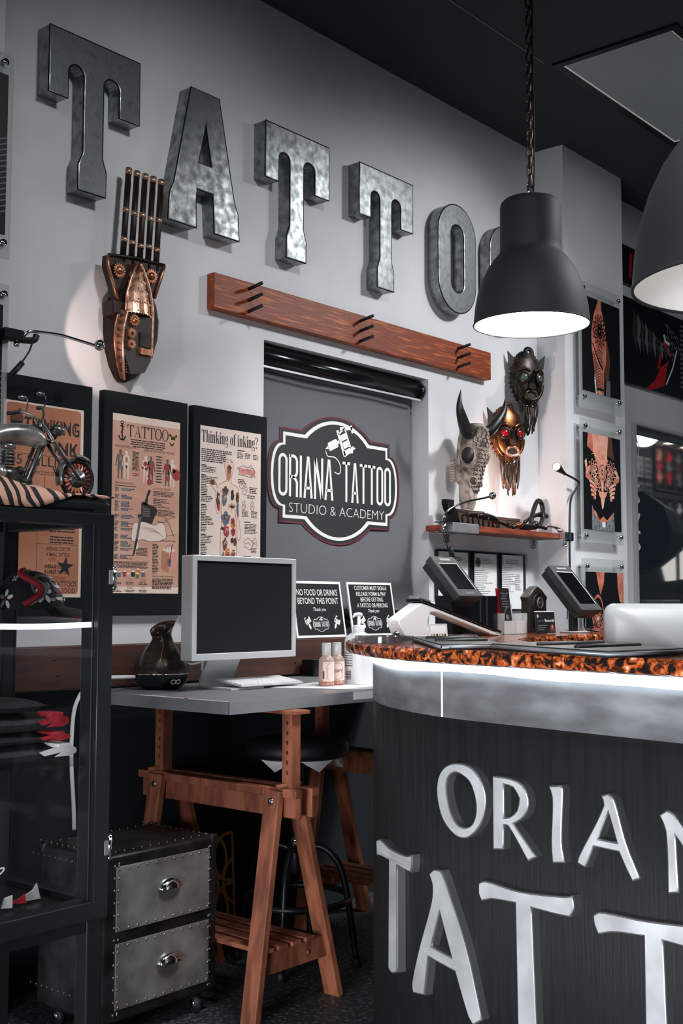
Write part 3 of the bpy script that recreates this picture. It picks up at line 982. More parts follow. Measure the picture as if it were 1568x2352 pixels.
# small drawings on the right
for (cx, cz, a, b) in ((.235, .492, .044, .020), (.258, .496, .016, .020), (.215, .440, .016, .014), (.228, .420, .012, .018), (.222, .362, .008, .018), (.268, .362, .009, .018), (.250, .220, .024, .020), (.282, .222, .012, .020), (.244, .150, .010, .012), (.240, .090, .016, .040)):
    ring = [(cx + a * (1 + .3 * math.sin(q * 2.7 + cz * 90)) * math.cos(q * PI / 6), cz + b * (1 + .25 * math.cos(q * 2.1 + cx * 70)) * math.sin(q * PI / 6)) for q in range(12)]
    mb.path(ring, .0016, M['inkgrey'], w + .0003, closed=True)
    mb.path([(cx - a * .6, cz), (cx, cz + b * .3), (cx + a * .5, cz - b * .2)], .0016, M['inkbrown'], w + .0003)
mb.poly([(.190, .505), (.280, .500), (.282, .470), (.250, .482), (.206, .478)], M['inkpink'], w + .0001)
tag(mb.build('poster'), 'pale poster titled Thinking of inking? with a tattooed figure, behind the monitor', 'poster', 'tattoo posters on the boards')

# poster 1: THINKING INK 45 MILLION
mb = MB(wallf(2.072, 1.2165, 3.1395))
PWd, PH = .303, .612
mb.box((0, 0, 0), (PWd, PH, .0008), M['inkpale'])
w = .0012
R_ = arc(.280, .594, .012, .012, 90, 0, 5) + arc(.280, .022, .012, .012, 0, -90, 5) + arc(.022, .022, .012, .012, 270, 180, 5) + arc(.022, .594, .012, .012, 180, 90, 5)
mb.poly(R_, M['paper1'], .0010)
def circus(mb, body, x0, x1, z, h, w):
    """fat two-tone display capitals"""
    mb.text(body, h, M['ink'], (x0, z), w, align='LEFT', width=x1 - x0, off=.014)
    n = len(body)
    for i in range(n):
        a = x0 + (i + .30) * (x1 - x0) / n
        mb.rect(a, z + h * .30, a + (x1 - x0) / n * .22, z + h * .72, M['inkdarkred'], w + .0003)
circus(mb, 'THINKING', .075, .286, .522, .046, w)
circus(mb, 'INK', .190, .286, .456, .044, w)
mb.text('45 MILLION', .032, M['ink'], (.022, .415), w, align='LEFT', width=.256)
mb.text('Americans have at least one', .010, M['ink'], (.060, .392), w, align='LEFT', width=.200)
mb.poly([(.022, .555), (.030, .572), (.052, .572), (.052, .590), (.062, .590), (.066, .570), (.072, .560), (.066, .535), (.030, .528)], M['inkbrown'], w)
mb.rect(.026, .540, .068, .550, M['ink'], w + .0004)
for z in (.448, .388, .300): mb.rect(.012, z, .290, z + .0012, M['ink'], w)
mb.rect(.155, .205, .1565, .385, M['ink'], w)
mb.rect(.130, .05, .1312, .30, M['ink'], w)
def star(mb, cx, cz, r, m, w, a0=90):
    mb.poly([(cx + (r if i % 2 == 0 else r * .38) * math.cos(math.radians(a0 + 36 * i)), cz + (r if i % 2 == 0 else r * .38) * math.sin(math.radians(a0 + 36 * i))) for i in range(10)], m, w)
for q, (a, b) in enumerate(((.075, .360), (.110, .352), (.112, .325), (.090, .315))): star(mb, a, b, .011, M['inkblue'], w)
mb.text('1 of 20', .008, M['ink'], (.100, .312), w, align='LEFT', width=.030)
mb.rect(.085, .262, .108, .290, M['inkblue'], w)
mb.poly(arc(.205, .275, .024, .034, 0, 180, 10), M['inkorange'], w)
mb.text('27%', .014, M['inkred'], (.172, .272), w, align='LEFT', width=.036)
for i, z in enumerate((.268, .232, .196)):
    lines(mb, .170, .280, z, z - .026, 3, M['ink'], w, rng, .2, .5, True)
mb.rect(.131, .168, .290, .169, M['ink'], w)
mb.text('AVERAGE COST OF', .0125, M['ink'], (.212, .148), w, width=.092, off=.01)
mb.text('A SMALL TATTOO', .0125, M['ink'], (.212, .130), w, width=.092, off=.01)
star(mb, .240, .098, .034, M['ink'], w + .0003, 84)
mb.text('$45', .012, M['inkred'], (.190, .114), w, width=.026)
mb.text('AVERAGE COST OF', .0125, M['ink'], (.208, .092), w + .0006, width=.094, off=.01)
mb.text('A LARGE TATTOO', .0125, M['ink'], (.208, .075), w + .0006, width=.094, off=.01)
mb.text('$150/hour', .013, M['inkred'], (.206, .057), w + .0006, width=.080)
mb.rect(.131, .052, .290, .053, M['ink'], w)
mb.text('CHEAP TATTOOS', .018, M['ink'], (.286, .034), w, align='RIGHT', width=.150, off=.006)
mb.text("AREN'T GOOD", .016, M['ink'], (.280, .014), w, align='RIGHT', width=.128, off=.006)
tag(mb.build('poster'), 'brown poster lettered THINKING INK, seen behind and through the display case', 'poster', 'tattoo posters on the boards')

# ================================================================ STEAMPUNK HAND SCULPTURE
M['warmcopper'] = mat('polished_copper', (234, 190, 166), 0.32, 0.8, rgb2=(140, 92, 70), vscale=60, detail=6, lo=0.3, hi=0.8)
M['riveth'] = mat('dark_rivet', (30, 20, 18), 0.5)


def gear(mb, cx, cz, r, w, m, n=14, hub=True, T=None, d=.008):
    out = []
    for i in range(n):
        for q, rr in ((0, r), (.38, r), (.5, r * .78), (.88, r * .78)):
            a = 2 * PI * (i + q) / n
            out.append((cx + rr * math.cos(a), cz + rr * math.sin(a)))
    hole = [(cx + r * .28 * math.cos(2 * PI * i / 12), cz + r * .28 * math.sin(2 * PI * i / 12)) for i in range(12)]
    mb.prism(out, d, m, [] if hub else [hole], w0=w, T=T)
    if hub:
        mb.ball((cx, cz, w + d), r * .55, m, T, 14, (1, 1, .7))


hs = empty('hand_sculpture', (2.53, W, 2.0), 0, 'copper and dark steampunk forearm sculpture with five upright rods on the wall', 'sculpture')
F0 = wallf(0, 0)
# hull: a boat-like half body, lofted
secs = [(1.950, 2.545, .012, .030), (1.964, 2.552, .036, .050), (2.00, 2.560, .066, .068), (2.055, 2.567, .092, .082), (2.115, 2.572, .104, .09), (2.175, 2.574, .106, .09), (2.225, 2.577, .094, .082), (2.265, 2.584, .068, .070)]
mb = MB(F0)
vs, fs = [], []
n = 18
for (z, cx, hw, dp) in secs:
    for i in range(n + 1):
        a = PI * i / n
        vs.append((cx - hw * math.cos(a), z, .004 + dp * math.sin(a) ** .7))
for j in range(len(secs) - 1):
    for i in range(n):
        fs.append([j * (n + 1) + i, j * (n + 1) + i + 1, (j + 1) * (n + 1) + i + 1, (j + 1) * (n + 1) + i])
fs.append([i for i in range(n + 1)][::-1]); fs.append([(len(secs) - 1) * (n + 1) + i for i in range(n + 1)])
mb.add(vs, fs, M['darkcopper'], True)
# raised copper band with triangle cut-outs down the left flank
L1 = bez([(2.474, 2.180, .080), (2.460, 2.12, .080), (2.460, 2.06, .078), (2.480, 1.995, .070), (2.512, 1.954, .052)], 8)
L2 = bez([(2.492, 2.176, .104), (2.476, 2.11, .104), (2.475, 2.05, .102), (2.488, 1.99, .092), (2.514, 1.948, .064)], 8)
vs = [p for q in zip(L1, L2) for p in q]
mb.add(vs, [[2 * i, 2 * i + 1, 2 * i + 3, 2 * i + 2] for i in range(len(L1) - 1)], M['copper'], True)
for i in range(2, len(L1) - 3, 3):
    a, b, c = L1[i] + (L2[i] - L1[i]) * .25, L1[i + 2] + (L2[i + 2] - L1[i + 2]) * .25, L1[i + 1] + (L2[i + 1] - L1[i + 1]) * .8
    o = Vector((-.001, 0, .002))
    mb.add([a + o, b + o, c + o], [[0, 1, 2]], M['riveth'])
mb.tube(L1, .0035, M['copper'], 6); mb.tube(L2, .0045, M['warmcopper'], 6)
mb.build('hull', hs)
# pointed armour over the wrist, in four overlapping plates
mb = MB(F0)
pl_ = [(2.350, .006, .085), (2.318, .022, .098), (2.285, .034, .106), (2.250, .043, .112), (2.212, .051, .116), (2.172, .056, .118)]
for j in range(len(pl_) - 1):
    (za, ha, da), (zb, hb, db) = pl_[j], pl_[j + 1]
    vs, fs = [], []
    for t in range(7):
        s_ = t / 6 * 2 - 1
        cxa, cxb = 2.549, 2.549
        for (z, h, d) in ((za + .004, ha, da), (zb, hb, db + .004)):
            vs.append((2.549 + h * s_, z, d - .030 * s_ * s_))
    for t in range(6):
        fs.append([2 * t, 2 * t + 1, 2 * t + 3, 2 * t + 2])
    m_ = M['warmcopper'] if j > 0 else M['copper']
    mb.add(vs, fs, m_, False)
    for t in range(12):
        s_ = (t + .5) / 12 * 2 - 1
        x = 2.549 + hb * s_; d = db + .0045 - .030 * s_ * s_
        mb.add([(x - .003, zb, d), (x + .003, zb, d), (x, zb - .006, d)], [[0, 1, 2]], m_)
    for s_ in (-.85, -.4, .3, .85):
        mb.ball((2.549 + hb * s_, zb + .008, db + .003 - .030 * s_ * s_), .0024, M['riveth'], n=8)
mb.tube([(2.543, 2.352, .088), (2.522, 2.30, .084), (2.500, 2.24, .088), (2.492, 2.172, .094)], .005, M['warmcopper'], 8)
mb.tube(bez([(2.556, 2.352, .088), (2.585, 2.29, .092), (2.601, 2.23, .094), (2.606, 2.172, .096), (2.600, 2.03, .098)], 6), .0065, M['warmcopper'], 8)
mb.build('wrist_armour', hs)
# open box with the gear train
mb = MB(F0)
mb.prism([(2.486, 2.168), (2.596, 2.168), (2.596, 2.02), (2.57, 1.975), (2.512, 1.962), (2.482, 2.03)], .006, M['riveth'], w0=.096)
mb.box((2.545, 2.062, .100), (2.594, 2.110, .106), M['darkcopper']); mb.box((2.545, 2.035, .100), (2.594, 2.056, .112), M['copper'])
for q in range(4): mb.box((2.500 + q * .004, 1.995 - q * .008, .086 - q * .004), (2.555 - q * .006, 1.999 - q * .008, .094 - q * .005), M['copper'])
mb.build('open_box', hs)
for cx, cz, r, hub in ((2.518, 2.146, .021, True), (2.508, 2.099, .019, False), (2.506, 2.062, .018, False)):
    mb = MB(F0); gear(mb, cx, cz, r, .103, M['copper'], 14, hub); mb.build('gear', hs)
# knuckle plate
mb = MB(F0)
mb.prism([(2.432, 2.358), (2.478, 2.362), (2.552, 2.372), (2.630, 2.374), (2.680, 2.376), (2.672, 2.345), (2.632, 2.246), (2.600, 2.19), (2.490, 2.19), (2.474, 2.212), (2.430, 2.322)], .030, M['darkcopper'], w0=.040, bev=.004)
mb.tube([(2.433, 2.357, .072), (2.431, 2.32, .072), (2.452, 2.265, .074), (2.474, 2.207, .074)], .006, M['copper'], 8)
mb.tube([(2.434, 2.358, .07), (2.552, 2.372, .074), (2.678, 2.376, .07)], .006, M['darkcopper'], 8)
mb.tube([(2.678, 2.374, .07), (2.668, 2.345, .072), (2.634, 2.25, .072)], .006, M['copper'], 8)
mb.box((2.448, 2.158, .02), (2.500, 2.210, .085), M['darkcopper'], .008)
mb.build('knuckle_plate', hs)
for cx, cz in ((2.475, 2.312), (2.615, 2.322)):
    mb = MB(F0); gear(mb, cx, cz, .026, .071, M['copper'], 16, True); mb.build('gear', hs)
# five rods
for i in range(5):
    xa, xb = 2.502 + i * .0365, 2.526 + i * .0362
    mb = MB(F0)
    mb.tube([(xa - .002, 2.35, .062), (xb, 2.684, .055)], .0105, M['darkcopper'], 12)
    rod = mb.build('rod', hs)
    for zc, hh in ((2.672, .010), (2.533 - .004 * (i % 2), .008), (2.428 - .003 * (i % 3), .007)):
        t = (zc - 2.35) / .334
        x = xa - .002 + (xb - xa + .002) * t
        mb = MB(F0)
        mb.tube([(x - .0004, zc - hh, .0622 - .007 * t), (x + .0008, zc + hh, .0622 - .007 * t)], .0118, M['warmcopper'], 12)
        mb.build('band', rod)


# ================================================================ CARVED BULL SKULL
M['bone'] = mat('aged_bone', (176, 160, 150), 0.6, rgb2=(66, 53, 47), vscale=22, detail=7, lo=0.42, hi=0.68)
M['horn'] = mat('black_horn', (24, 24, 25), 0.4, var=0.5, vscale=30)
M['carved'] = mat('carved_dark_relief', (62, 54, 50), 0.5, 0.2)
sk = empty('bull_skull', (4.49, W, 1.83), 0, 'carved bull skull with black horns hung on the wall, left of the red-eyed mask', 'skull')
mb = MB()
secs = [(2.022, 4.502, .040, 3.045, .050), (2.000, 4.502, .062, 3.04, .058), (1.950, 4.500, .066, 3.04, .066), (1.900, 4.497, .062, 3.045, .068), (1.850, 4.492, .052, 3.045, .066), (1.80, 4.485, .043, 3.045, .060), (1.75, 4.478, .038, 3.045, .052), (1.70, 4.470, .033, 3.05, .044), (1.66, 4.462, .024, 3.055, .034), (1.630, 4.456, .012, 3.06, .02)]
vs, fs = [], []
n = 20
for (z, cx, hw, cy, dp) in secs:
    for i in range(n):
        a = 2 * PI * i / n
        ca, sa = math.cos(a), math.sin(a)
        vs.append((cx + hw * math.copysign(abs(ca) ** .75, ca), cy + dp * math.copysign(abs(sa) ** .75, sa), z))
for j in range(len(secs) - 1):
    for i in range(n): fs.append([j * n + i, j * n + (i + 1) % n, (j + 1) * n + (i + 1) % n, (j + 1) * n + i])
fs.append(list(range(n))); fs.append([(len(secs) - 1) * n + i for i in range(n)][::-1])
mb.add(vs, fs, M['bone'], True)
for sx in (-1, 1):
    # eye socket rim, cheek bone, jaw
    cx = 4.495 + sx * .055
    T = frame((cx, 3.03, 1.872), (sx * .35, .94, 0), (0, 0, 1)) if sx < 0 else frame((cx, 3.03, 1.872), (.35, -.94, 0), (0, 0, 1))
    mb.tube([(0.032 * math.cos(t * PI / 8), .036 * math.sin(t * PI / 8), 0) for t in range(16)], .007, M['bone'], 8, closed=True, T=T)
    mb.ball((cx + sx * .004, 3.030, 1.872), .034, M['riveth'], n=14, sc=(.62, 1, 1.15))
    mb.tube(bez([(cx - sx * .01, 3.03, 1.985), (cx + sx * .018, 3.06, 1.94), (cx + sx * .012, 3.07, 1.89), (cx, 3.08, 1.83)], 6), .0075, M['bone'], 8)
    mb.ball((cx - sx * .018, 3.085, 1.795), .052, M['bone'], n=16, sc=(.32, .62, 1.05))
    mb.tube(bez([(4.468 + sx * .010, 3.03, 1.735), (4.462 + sx * .014, 3.02, 1.68), (4.455 + sx * .008, 3.03, 1.625)], 6), [.014] * 6 + [.012] * 6 + [.006], M['bone'], 8)
mb.build('cranium', sk)
for sx in (-1, 1):
    mb = MB()
    for q in range(9):
        z = 1.755 + q * .012
        x = 4.482 + sx * .047
        mb.box((x - .006, 3.100, z), (x + .006, 3.132 - abs(q - 4) * .002, z + .008), M['bone'], .001)
    tag(mb.build('teeth', sk))
    mb = MB()
    b = (4.502 + sx * .055, 3.02, 1.985)
    pts = [b, (b[0] + sx * .035, 3.01, 1.972), (b[0] + sx * .078, 2.995, 1.985), (b[0] + sx * .130, 2.98, 2.035), (b[0] + sx * .152, 2.975, 2.085), (b[0] + sx * .140, 2.975, 2.150)]
    if sx > 0: pts = [b, (4.582, 3.0, 2.003), (4.614, 2.985, 2.042), (4.648, 2.978, 2.085), (4.672, 2.978, 2.125), (4.680, 2.982, 2.160)]
    P = bez(pts, 8)
    k = len(P)
    mb.tube(P, [max(.002, (.033 if sx < 0 else .028) * (1 - (i / (k - 1)) ** 2.2)) for i in range(k)], M['horn'], 16)
    mb.tube([P[3] - (P[4] - P[3]) * .3, P[3] + (P[4] - P[3]) * .3], .0345, M['carved'], 16)
    mb.build('horn', sk)
# carved scroll relief on the forehead and nose
mb = MB()
rg = random.Random(5)
def front(z, t):
    """point on the front of the skull at height z, t from -1 to 1 across it"""
    for (za, xa, ha, ya, da), (zb, xb, hb, yb, db) in zip(secs, secs[1:]):
        if za >= z >= zb:
            k_ = (za - z) / (za - zb)
            cx, hw, cy, dp = (a + (b - a) * k_ for a, b in ((xa, xb), (ha, hb), (ya, yb), (da, db)))
            an = PI * 1.5 + t * 1.15
            ca, sa = math.cos(an), math.sin(an)
            return Vector((cx + hw * math.copysign(abs(ca) ** .75, ca), cy + dp * math.copysign(abs(sa) ** .75, sa), z))
vs, fs = [], []
for a in range(22):
    z = 2.004 - a * .0145
    lim = .95 if z > 1.91 else (.62 if z > 1.84 else .85)
    for b in range(9):
        c = front(z, lim * (b / 4 - 1)); d = Vector((c.x - 4.49, c.y - 3.05, 0)).normalized()
        vs.append(c + d * .0008)
for a in range(21):
    for b in range(8): fs.append([9 * a + b, 9 * a + b + 1, 9 * a + b + 10, 9 * a + b + 9])
mb.add(vs, fs, M['carved'], True)
for q in range(96):
    z = 1.995 - (q // 6) * .0185
    if z < 1.70: continue
    lim = .9 if z > 1.91 else (.58 if z > 1.84 else .8)
    t = lim * ((q % 6) - 2.5 + .35 * ((q // 6) % 2)) / 2.6
    c = front(z, t); e1 = (front(z, t + .1) - front(z, t - .1)).normalized()
    T = frame(c, e1, (0, 0, 1))
    r = .0105 - .0025 * (2.0 - z) / .3
    sp = [((r * (1 - k_ / 18)) * math.cos(k_ * .75 * (1 if q % 2 else -1) + q), (r * (1 - k_ / 18)) * math.sin(k_ * .75 * (1 if q % 2 else -1) + q), .002) for k_ in range(15)]
    mb.tube(sp, .0016, M['bone'], 5, T=T)
for sx in (-1, 1):
    T = frame((4.478 + sx * .034, 3.006, 1.752), (1, sx * .6, 0), (0, 0, 1))
    for a0 in range(7):
        mb.tube([((.004 + t * .0022) * math.cos(a0 * .9 + t * .22), (.004 + t * .0022) * math.sin(a0 * .9 + t * .22), .003) for t in range(8)], .0022, M['carved'], 5, T=T)
    mb.tube([(.021 * math.cos(t * PI / 8), .021 * math.sin(t * PI / 8), .002) for t in range(16)], .003, M['bone'], 6, closed=True, T=T)
mb.build('carving', sk)

# ================================================================ MASKS
M['maskdark'] = mat('dark_mask_metal', (40, 36, 34), 0.35, 0.7, rgb2=(92, 78, 68), vscale=22, lo=0.45, hi=0.75)
M['maskcopper'] = mat('copper_mask_metal', (150, 92, 56), 0.3, 0.85, rgb2=(60, 38, 28), vscale=22)
M['redlens'] = mat('red_glass_lens', (140, 12, 24), 0.12, spec=0.8)
M['greylens'] = mat('green_grey_glass_lens', (70, 84, 80), 0.1, spec=0.8)


def mask(cx, cz, y0, lab, body, lens, sc=1.0, tilt=0.0, seed=1):
    rg = random.Random(seed)
    r_ = empty('face_mask', (cx, W, cz), 0, lab, 'mask', 'steampunk masks on the wall')
    T0 = Matrix.Translation((cx, y0, cz)) @ Matrix.Rotation(-.42, 4, 'Z') @ frame((0, 0, 0), (math.cos(tilt), 0, math.sin(tilt)), (-math.sin(tilt), 0, math.cos(tilt))) @ Matrix.Scale(sc, 4)
    # outline of the face, half width by height
    def hw(v): return .092 * math.sqrt(max(0, 1 - ((v - .02) / .135) ** 2)) * (1 if v > -.02 else 1 - .25 * (-.02 - v) / .1)
    mb = MB(T0)
    vs, fs = [], []
    R_, C_ = 14, 14
    for j in range(R_ + 1):
        v = -.108 + .255 * j / R_
        for i in range(C_ + 1):
            s_ = i / C_ * 2 - 1
            u = max(.004, hw(v)) * s_
            d = .055 * math.sqrt(max(0, 1 - s_ * s_ * .98)) * math.sqrt(max(.05, 1 - ((v - .02) / .15) ** 2))
            vs.append((u, v, d))
    for j in range(R_):
        for i in range(C_): fs.append([j * (C_ + 1) + i, j * (C_ + 1) + i + 1, (j + 1) * (C_ + 1) + i + 1, (j + 1) * (C_ + 1) + i])
    mb.add(vs, fs, body, True)
    # brow and cheek plates
    for sx in (-1, 1):
        mb.tube(bez([(sx * .012, .052, .060), (sx * .042, .066, .056), (sx * .078, .050, .034)], 5), .008, body, 8)
        mb.tube(bez([(sx * .078, .0, .030), (sx * .070, -.045, .030), (sx * .036, -.088, .032)], 5), .010, M['maskcopper'] if body is M['maskcopper'] else body, 8)
    mb.build('face', r_)
    mb = MB(T0)
    for i in range(36):
        a = -.9 + (2 * PI - 1.35) * i / 35 + PI * 1.5 - PI * .5
        v = .02 + .132 * math.sin(2 * PI * i / 36)
        s_ = math.cos(2 * PI * i / 36)
        mb.ball((math.copysign(hw(v), s_) if abs(s_) > .02 else 0, v, .006), .0085, body, n=8)
    mb.build('beaded_rim', r_)
    for sx in (-1, 1):
        mb = MB(T0)
        T = frame((sx * .042, .022, .052), (1, 0, -sx * .35), (0, 1, 0))
        mb.tube([(.024 * math.cos(t * PI / 9), .026 * math.sin(t * PI / 9), .008) for t in range(18)], .0062, M['maskdark'], 8, closed=True, T=T)
        mb.lathe([(.026, -.012), (.026, .006), (.021, .010)], M['maskdark'], 18, T=T)
        e = mb.build('eyepiece', r_)
        mb = MB(T0)
        mb.ball((0, 0, .004), .0205, lens, T, 14, (1, 1, .55))
        tag(mb.build('lens', e), 'red glass lens' if lens is M['redlens'] else 'green grey glass lens')
        mb = MB(T0)
        mb.prism([(sx * .062, .060), (sx * .100, .082), (sx * .108, .150), (sx * .070, .118)][::sx], .005, M['black'], w0=.006)
        mb.build('ear', r_)
    mb = MB(T0)
    mb.add([(-.012, .040, .062), (.012, .040, .062), (.020, -.028, .062), (0, -.044, .066), (-.020, -.028, .062), (0, .036, .076), (0, -.030, .092)],
           [[0, 5, 6, 4], [5, 1, 2, 6], [4, 6, 3], [6, 2, 3]], M['maskdark'])
    mb.build('nose', r_)
    mb = MB(T0)
    ring = [(.034 * math.cos(t * PI / 10), -.064 + .022 * math.sin(t * PI / 10), .054) for t in range(20)]
    mb.tube(ring, .0075, M['warmcopper'] if body is M['maskcopper'] else body, 8, closed=True)
    mb.poly([(p[0], p[1]) for p in ring], M['riveth'], .052)
    mb.build('mouth', r_)
    mb = MB(T0)
    mb.tube([(.020 * math.cos(t * PI / 9), .140 + .026 * math.sin(t * PI / 9), .026) for t in range(18)], .009, M['maskdark'], 8, closed=True)
    for t in range(22): mb.ball((.029 * math.cos(t * PI / 11), .140 + .035 * math.sin(t * PI / 11), .026), .0055, body, n=6)
    mb.build('crown', r_)
    mb = MB(T0)
    for i in range(18):
        u = -.055 + .11 * i / 17
        L_ = rg.uniform(.10, .16)
        top = -.085 - (.03 if abs(u) < .03 else .0)
        a = rg.uniform(-.010, .010)
        mb.tube(bez([(u, top, .030), (u * .85, top - L_ * .5, .030 + rg.uniform(-.006, .01)), (u * .8 + a, top - L_, .022)], 5), [.0042] * 5 + [.0040] * 5 + [.0020], M['maskdark'] if i % 3 else body, 6)
    mb.build('fringe', r_)
    return r_


mask(4.884, 2.000, 3.110, 'copper mask with red glass eyes hung on the wall behind the skull horn', M['maskcopper'], M['redlens'], 1.02, .02, 2)
mask(5.068, 2.300, 3.110, 'dark metal mask with green grey eyes, highest of the wall masks', M['maskdark'], M['greylens'], 1.04, -.02, 6)

# ================================================================ SHELF WITH CURIOS
sh = empty('wall_shelf', (4.8, W, 1.535), 0, 'narrow red-brown wooden wall shelf under the skull and masks', 'shelf')
mb = MB()
mb.box((4.30, 3.005, 1.524), (5.278, 3.168, 1.550), M['shelfwood'], .002)
mb.build('board', sh)
for x in (4.452, 5.216):
    mb = MB()
    mb.box((x - .016, 3.160, 1.478), (x + .016, 3.1695, 1.592 if x < 4.6 else 1.523), M['steel'], .002)
    mb.box((x - .016, 3.020, 1.520), (x + .016, 3.168, 1.5239), M['steel'])
    mb.ball((x, 3.160, 1.490), .004, M['chrome'], n=8)
    mb.build('bracket', sh)
M['oldbox'] = mat('old_dark_wood', (74, 56, 46), 0.6, rgb2=(48, 36, 30), vscale=12, vstretch=(1, 6, 6))
M['iron'] = mat('dark_iron', (52, 50, 50), 0.35, 0.8, rgb2=(30, 30, 31), vscale=25)
for i, (x0, x1, z1, lab) in enumerate(((4.46, 4.76, 1.630, 'open old wooden box on the wall shelf, behind the spidery iron piece'), (4.80, 5.08, 1.612, 'open old wooden box on the wall shelf, behind the looped iron piece'))):
    t = empty('wooden_box', ((x0 + x1) / 2, 3.12, 1.55), 0, lab, 'box', 'wooden boxes on the wall shelf')
    mb = MB()
    y0, y1 = 3.105, 3.165
    mb.box((x0, y0, 1.551), (x1, y1, 1.558), M['oldbox'])
    for lo, hi in (((x0, y0, 1.551), (x0 + .012, y1, z1)), ((x1 - .012, y0, 1.551), (x1, y1, z1 - .02)), ((x0, y1 - .010, 1.551), (x1, y1, z1)), ((x0, y0, 1.551), (x1, y0 + .010, 1.578))):
        mb.box(lo, hi, M['oldbox'], .002)
    mb.build('box_body', t)
    mb = MB()
    mb.box((x0, y1 - .012, z1 - .004), (x1, y1 + .002, z1 + .010), M['oldbox'], .002)
    mb.build('lid_edge', t)
# spidery iron piece
t = empty('iron_figure', (4.6, 3.05, 1.55), 0, 'spidery iron creature with bent legs at the left end of the wall shelf', 'figurine')
mb = MB()
mb.tube(bez([(4.46, 3.05, 1.60), (4.54, 3.045, 1.606), (4.64, 3.045, 1.600), (4.72, 3.05, 1.585), (4.82, 3.05, 1.565)], 6), [.010] * 8 + [.016] * 10 + [.008] * 7, M['iron'], 10)
mb.ball((4.56, 3.046, 1.602), .020, M['iron'], n=12, sc=(1.6, 1, .8))
mb.build('body', t)
rg = random.Random(9)
for i in range(9):
    x = 4.44 + i * .042
    mb = MB()
    y = 3.05 + (.03 if i % 2 else -.028)
    mb.tube(bez([(x + .03, 3.048, 1.600 - i * .003), (x + .005, (y + 3.05) / 2, 1.612 - i * .004), (x - .018, y, 1.60 - i * .002), (x - .010, y, 1.556)], 5), [.0055] * 10 + [.004] * 5 + [.003], M['iron'], 7)
    mb.build('leg', t)
# looped iron piece with a fork at its end
t = empty('iron_figure', (5.03, 3.06, 1.55), 0, 'iron piece with a tall loop and fork tines on the wall shelf', 'figurine')
mb = MB()
mb.tube(bez([(4.86, 3.06, 1.566), (4.90, 3.05, 1.575), (4.98, 3.05, 1.572), (5.06, 3.045, 1.580), (5.14, 3.04, 1.572)], 6), [.010] * 8 + [.017] * 10 + [.008] * 7, M['iron'], 10)
mb.ball((5.03, 3.04, 1.585), .022, M['iron'], n=12)
mb.ball((4.90, 3.045, 1.578), .020, M['maskcopper'], n=12, sc=(1.3, 1, .7))
mb.build('body', t)
mb = MB()
mb.tube(bez([(5.04, 3.07, 1.585), (5.10, 3.09, 1.66), (5.16, 3.10, 1.715), (5.20, 3.10, 1.70), (5.19, 3.09, 1.63), (5.12, 3.07, 1.582)], 7), .012, M['iron'], 10)
mb.tube(bez([(5.02, 3.09, 1.60), (5.10, 3.11, 1.625), (5.19, 3.11, 1.648), (5.255, 3.10, 1.642)], 6), [.010] * 12 + [.013] * 6 + [.010], M['iron'], 10)
mb.build('loop', t)
for q in range(4):
    mb = MB()
    mb.tube(bez([(5.12, 3.036 - q * .001, 1.580), (5.16 + q * .012, 3.025, 1.583), (5.195 + q * .013, 3.015, 1.572), (5.215 + q * .013, 3.012, 1.556)], 5), .0038, M['chrome'], 6)
    mb.build('tine', t)
# black cast piece standing at the left end
t = empty('cast_bracket', (4.39, 3.08, 1.55), 0, 'black cast iron hook block standing at the far left of the wall shelf', 'figurine')
mb = MB()
mb.prism([(4.36, 1.551), (4.43, 1.551), (4.405, 1.62), (4.36, 1.655), (4.335, 1.65), (4.34, 1.625), (4.365, 1.60)], .035, M['iron'], w0=.07, bev=.004, T=F0)
mb.build('block', t)
mb = MB(); mb.box((4.325, 3.068, 1.640), (4.385, 3.098, 1.668), M['iron'], .004); mb.build('hook', t)

# ================================================================ CLAMP LAMPS
M['warmbulb'] = mat('warm_lamp_lens', (255, 226, 200), 0.4, emit=6)


def ball_lamp(name, lab, clamp_fn, pts, ballp, cord, plug):
    t = empty(name, pts[0], 0, lab, 'lamp', 'chrome clip lamps')
    mb = MB(); clamp_fn(mb); mb.build('clamp', t)
    mb = MB(); mb.tube(bez(pts, 8), .0048, M['chrome'], 10); mb.build('arm', t)
    mb = MB(); mb.ball(ballp, .0175, M['chrome'], n=20); mb.build('ball_head', t)
    mb = MB(); mb.tube(bez(cord, 6), .0028, M['black'], 8)
    c = mb.build('cord', t)
    if plug:
        mb = MB(); mb.tube(plug, .009, M['black'], 10); mb.build('switch', c)
    return t


def clampL(mb):
    mb.box((1.935, 2.935, 1.965), (2.004, 2.968, 2.000), M['blackmetal'], .006)
    mb.tube(bez([(1.96, 2.95, 1.975), (2.00, 2.945, 1.972), (2.04, 2.945, 1.978), (2.05, 2.945, 1.995)], 5), .010, M['blackmetal'], 10)
    mb.box((1.950, 2.975, 1.962), (1.975, 3.0, 2.0), M['blackmetal'], .003)
    mb.cyl((1.985, 2.95, 1.962), (1.985, 2.95, 1.950), .009, M['chrome'], 12)


ball_lamp('clip_lamp', 'chrome lamp with a long ball-tipped arm, beside the hand sculpture at the left', clampL,
          [(2.005, 2.95, 1.978), (2.022, 2.945, 2.000), (2.060, 2.94, 2.005), (2.130, 2.94, 2.009), (2.200, 2.94, 2.004), (2.268, 2.94, 1.998)], (2.279, 2.94, 2.003),
          [(2.040, 2.95, 1.975), (2.030, 2.95, 1.945), (2.005, 2.95, 1.907)], [(2.006, 2.95, 1.905), (1.968, 2.95, 1.862)])


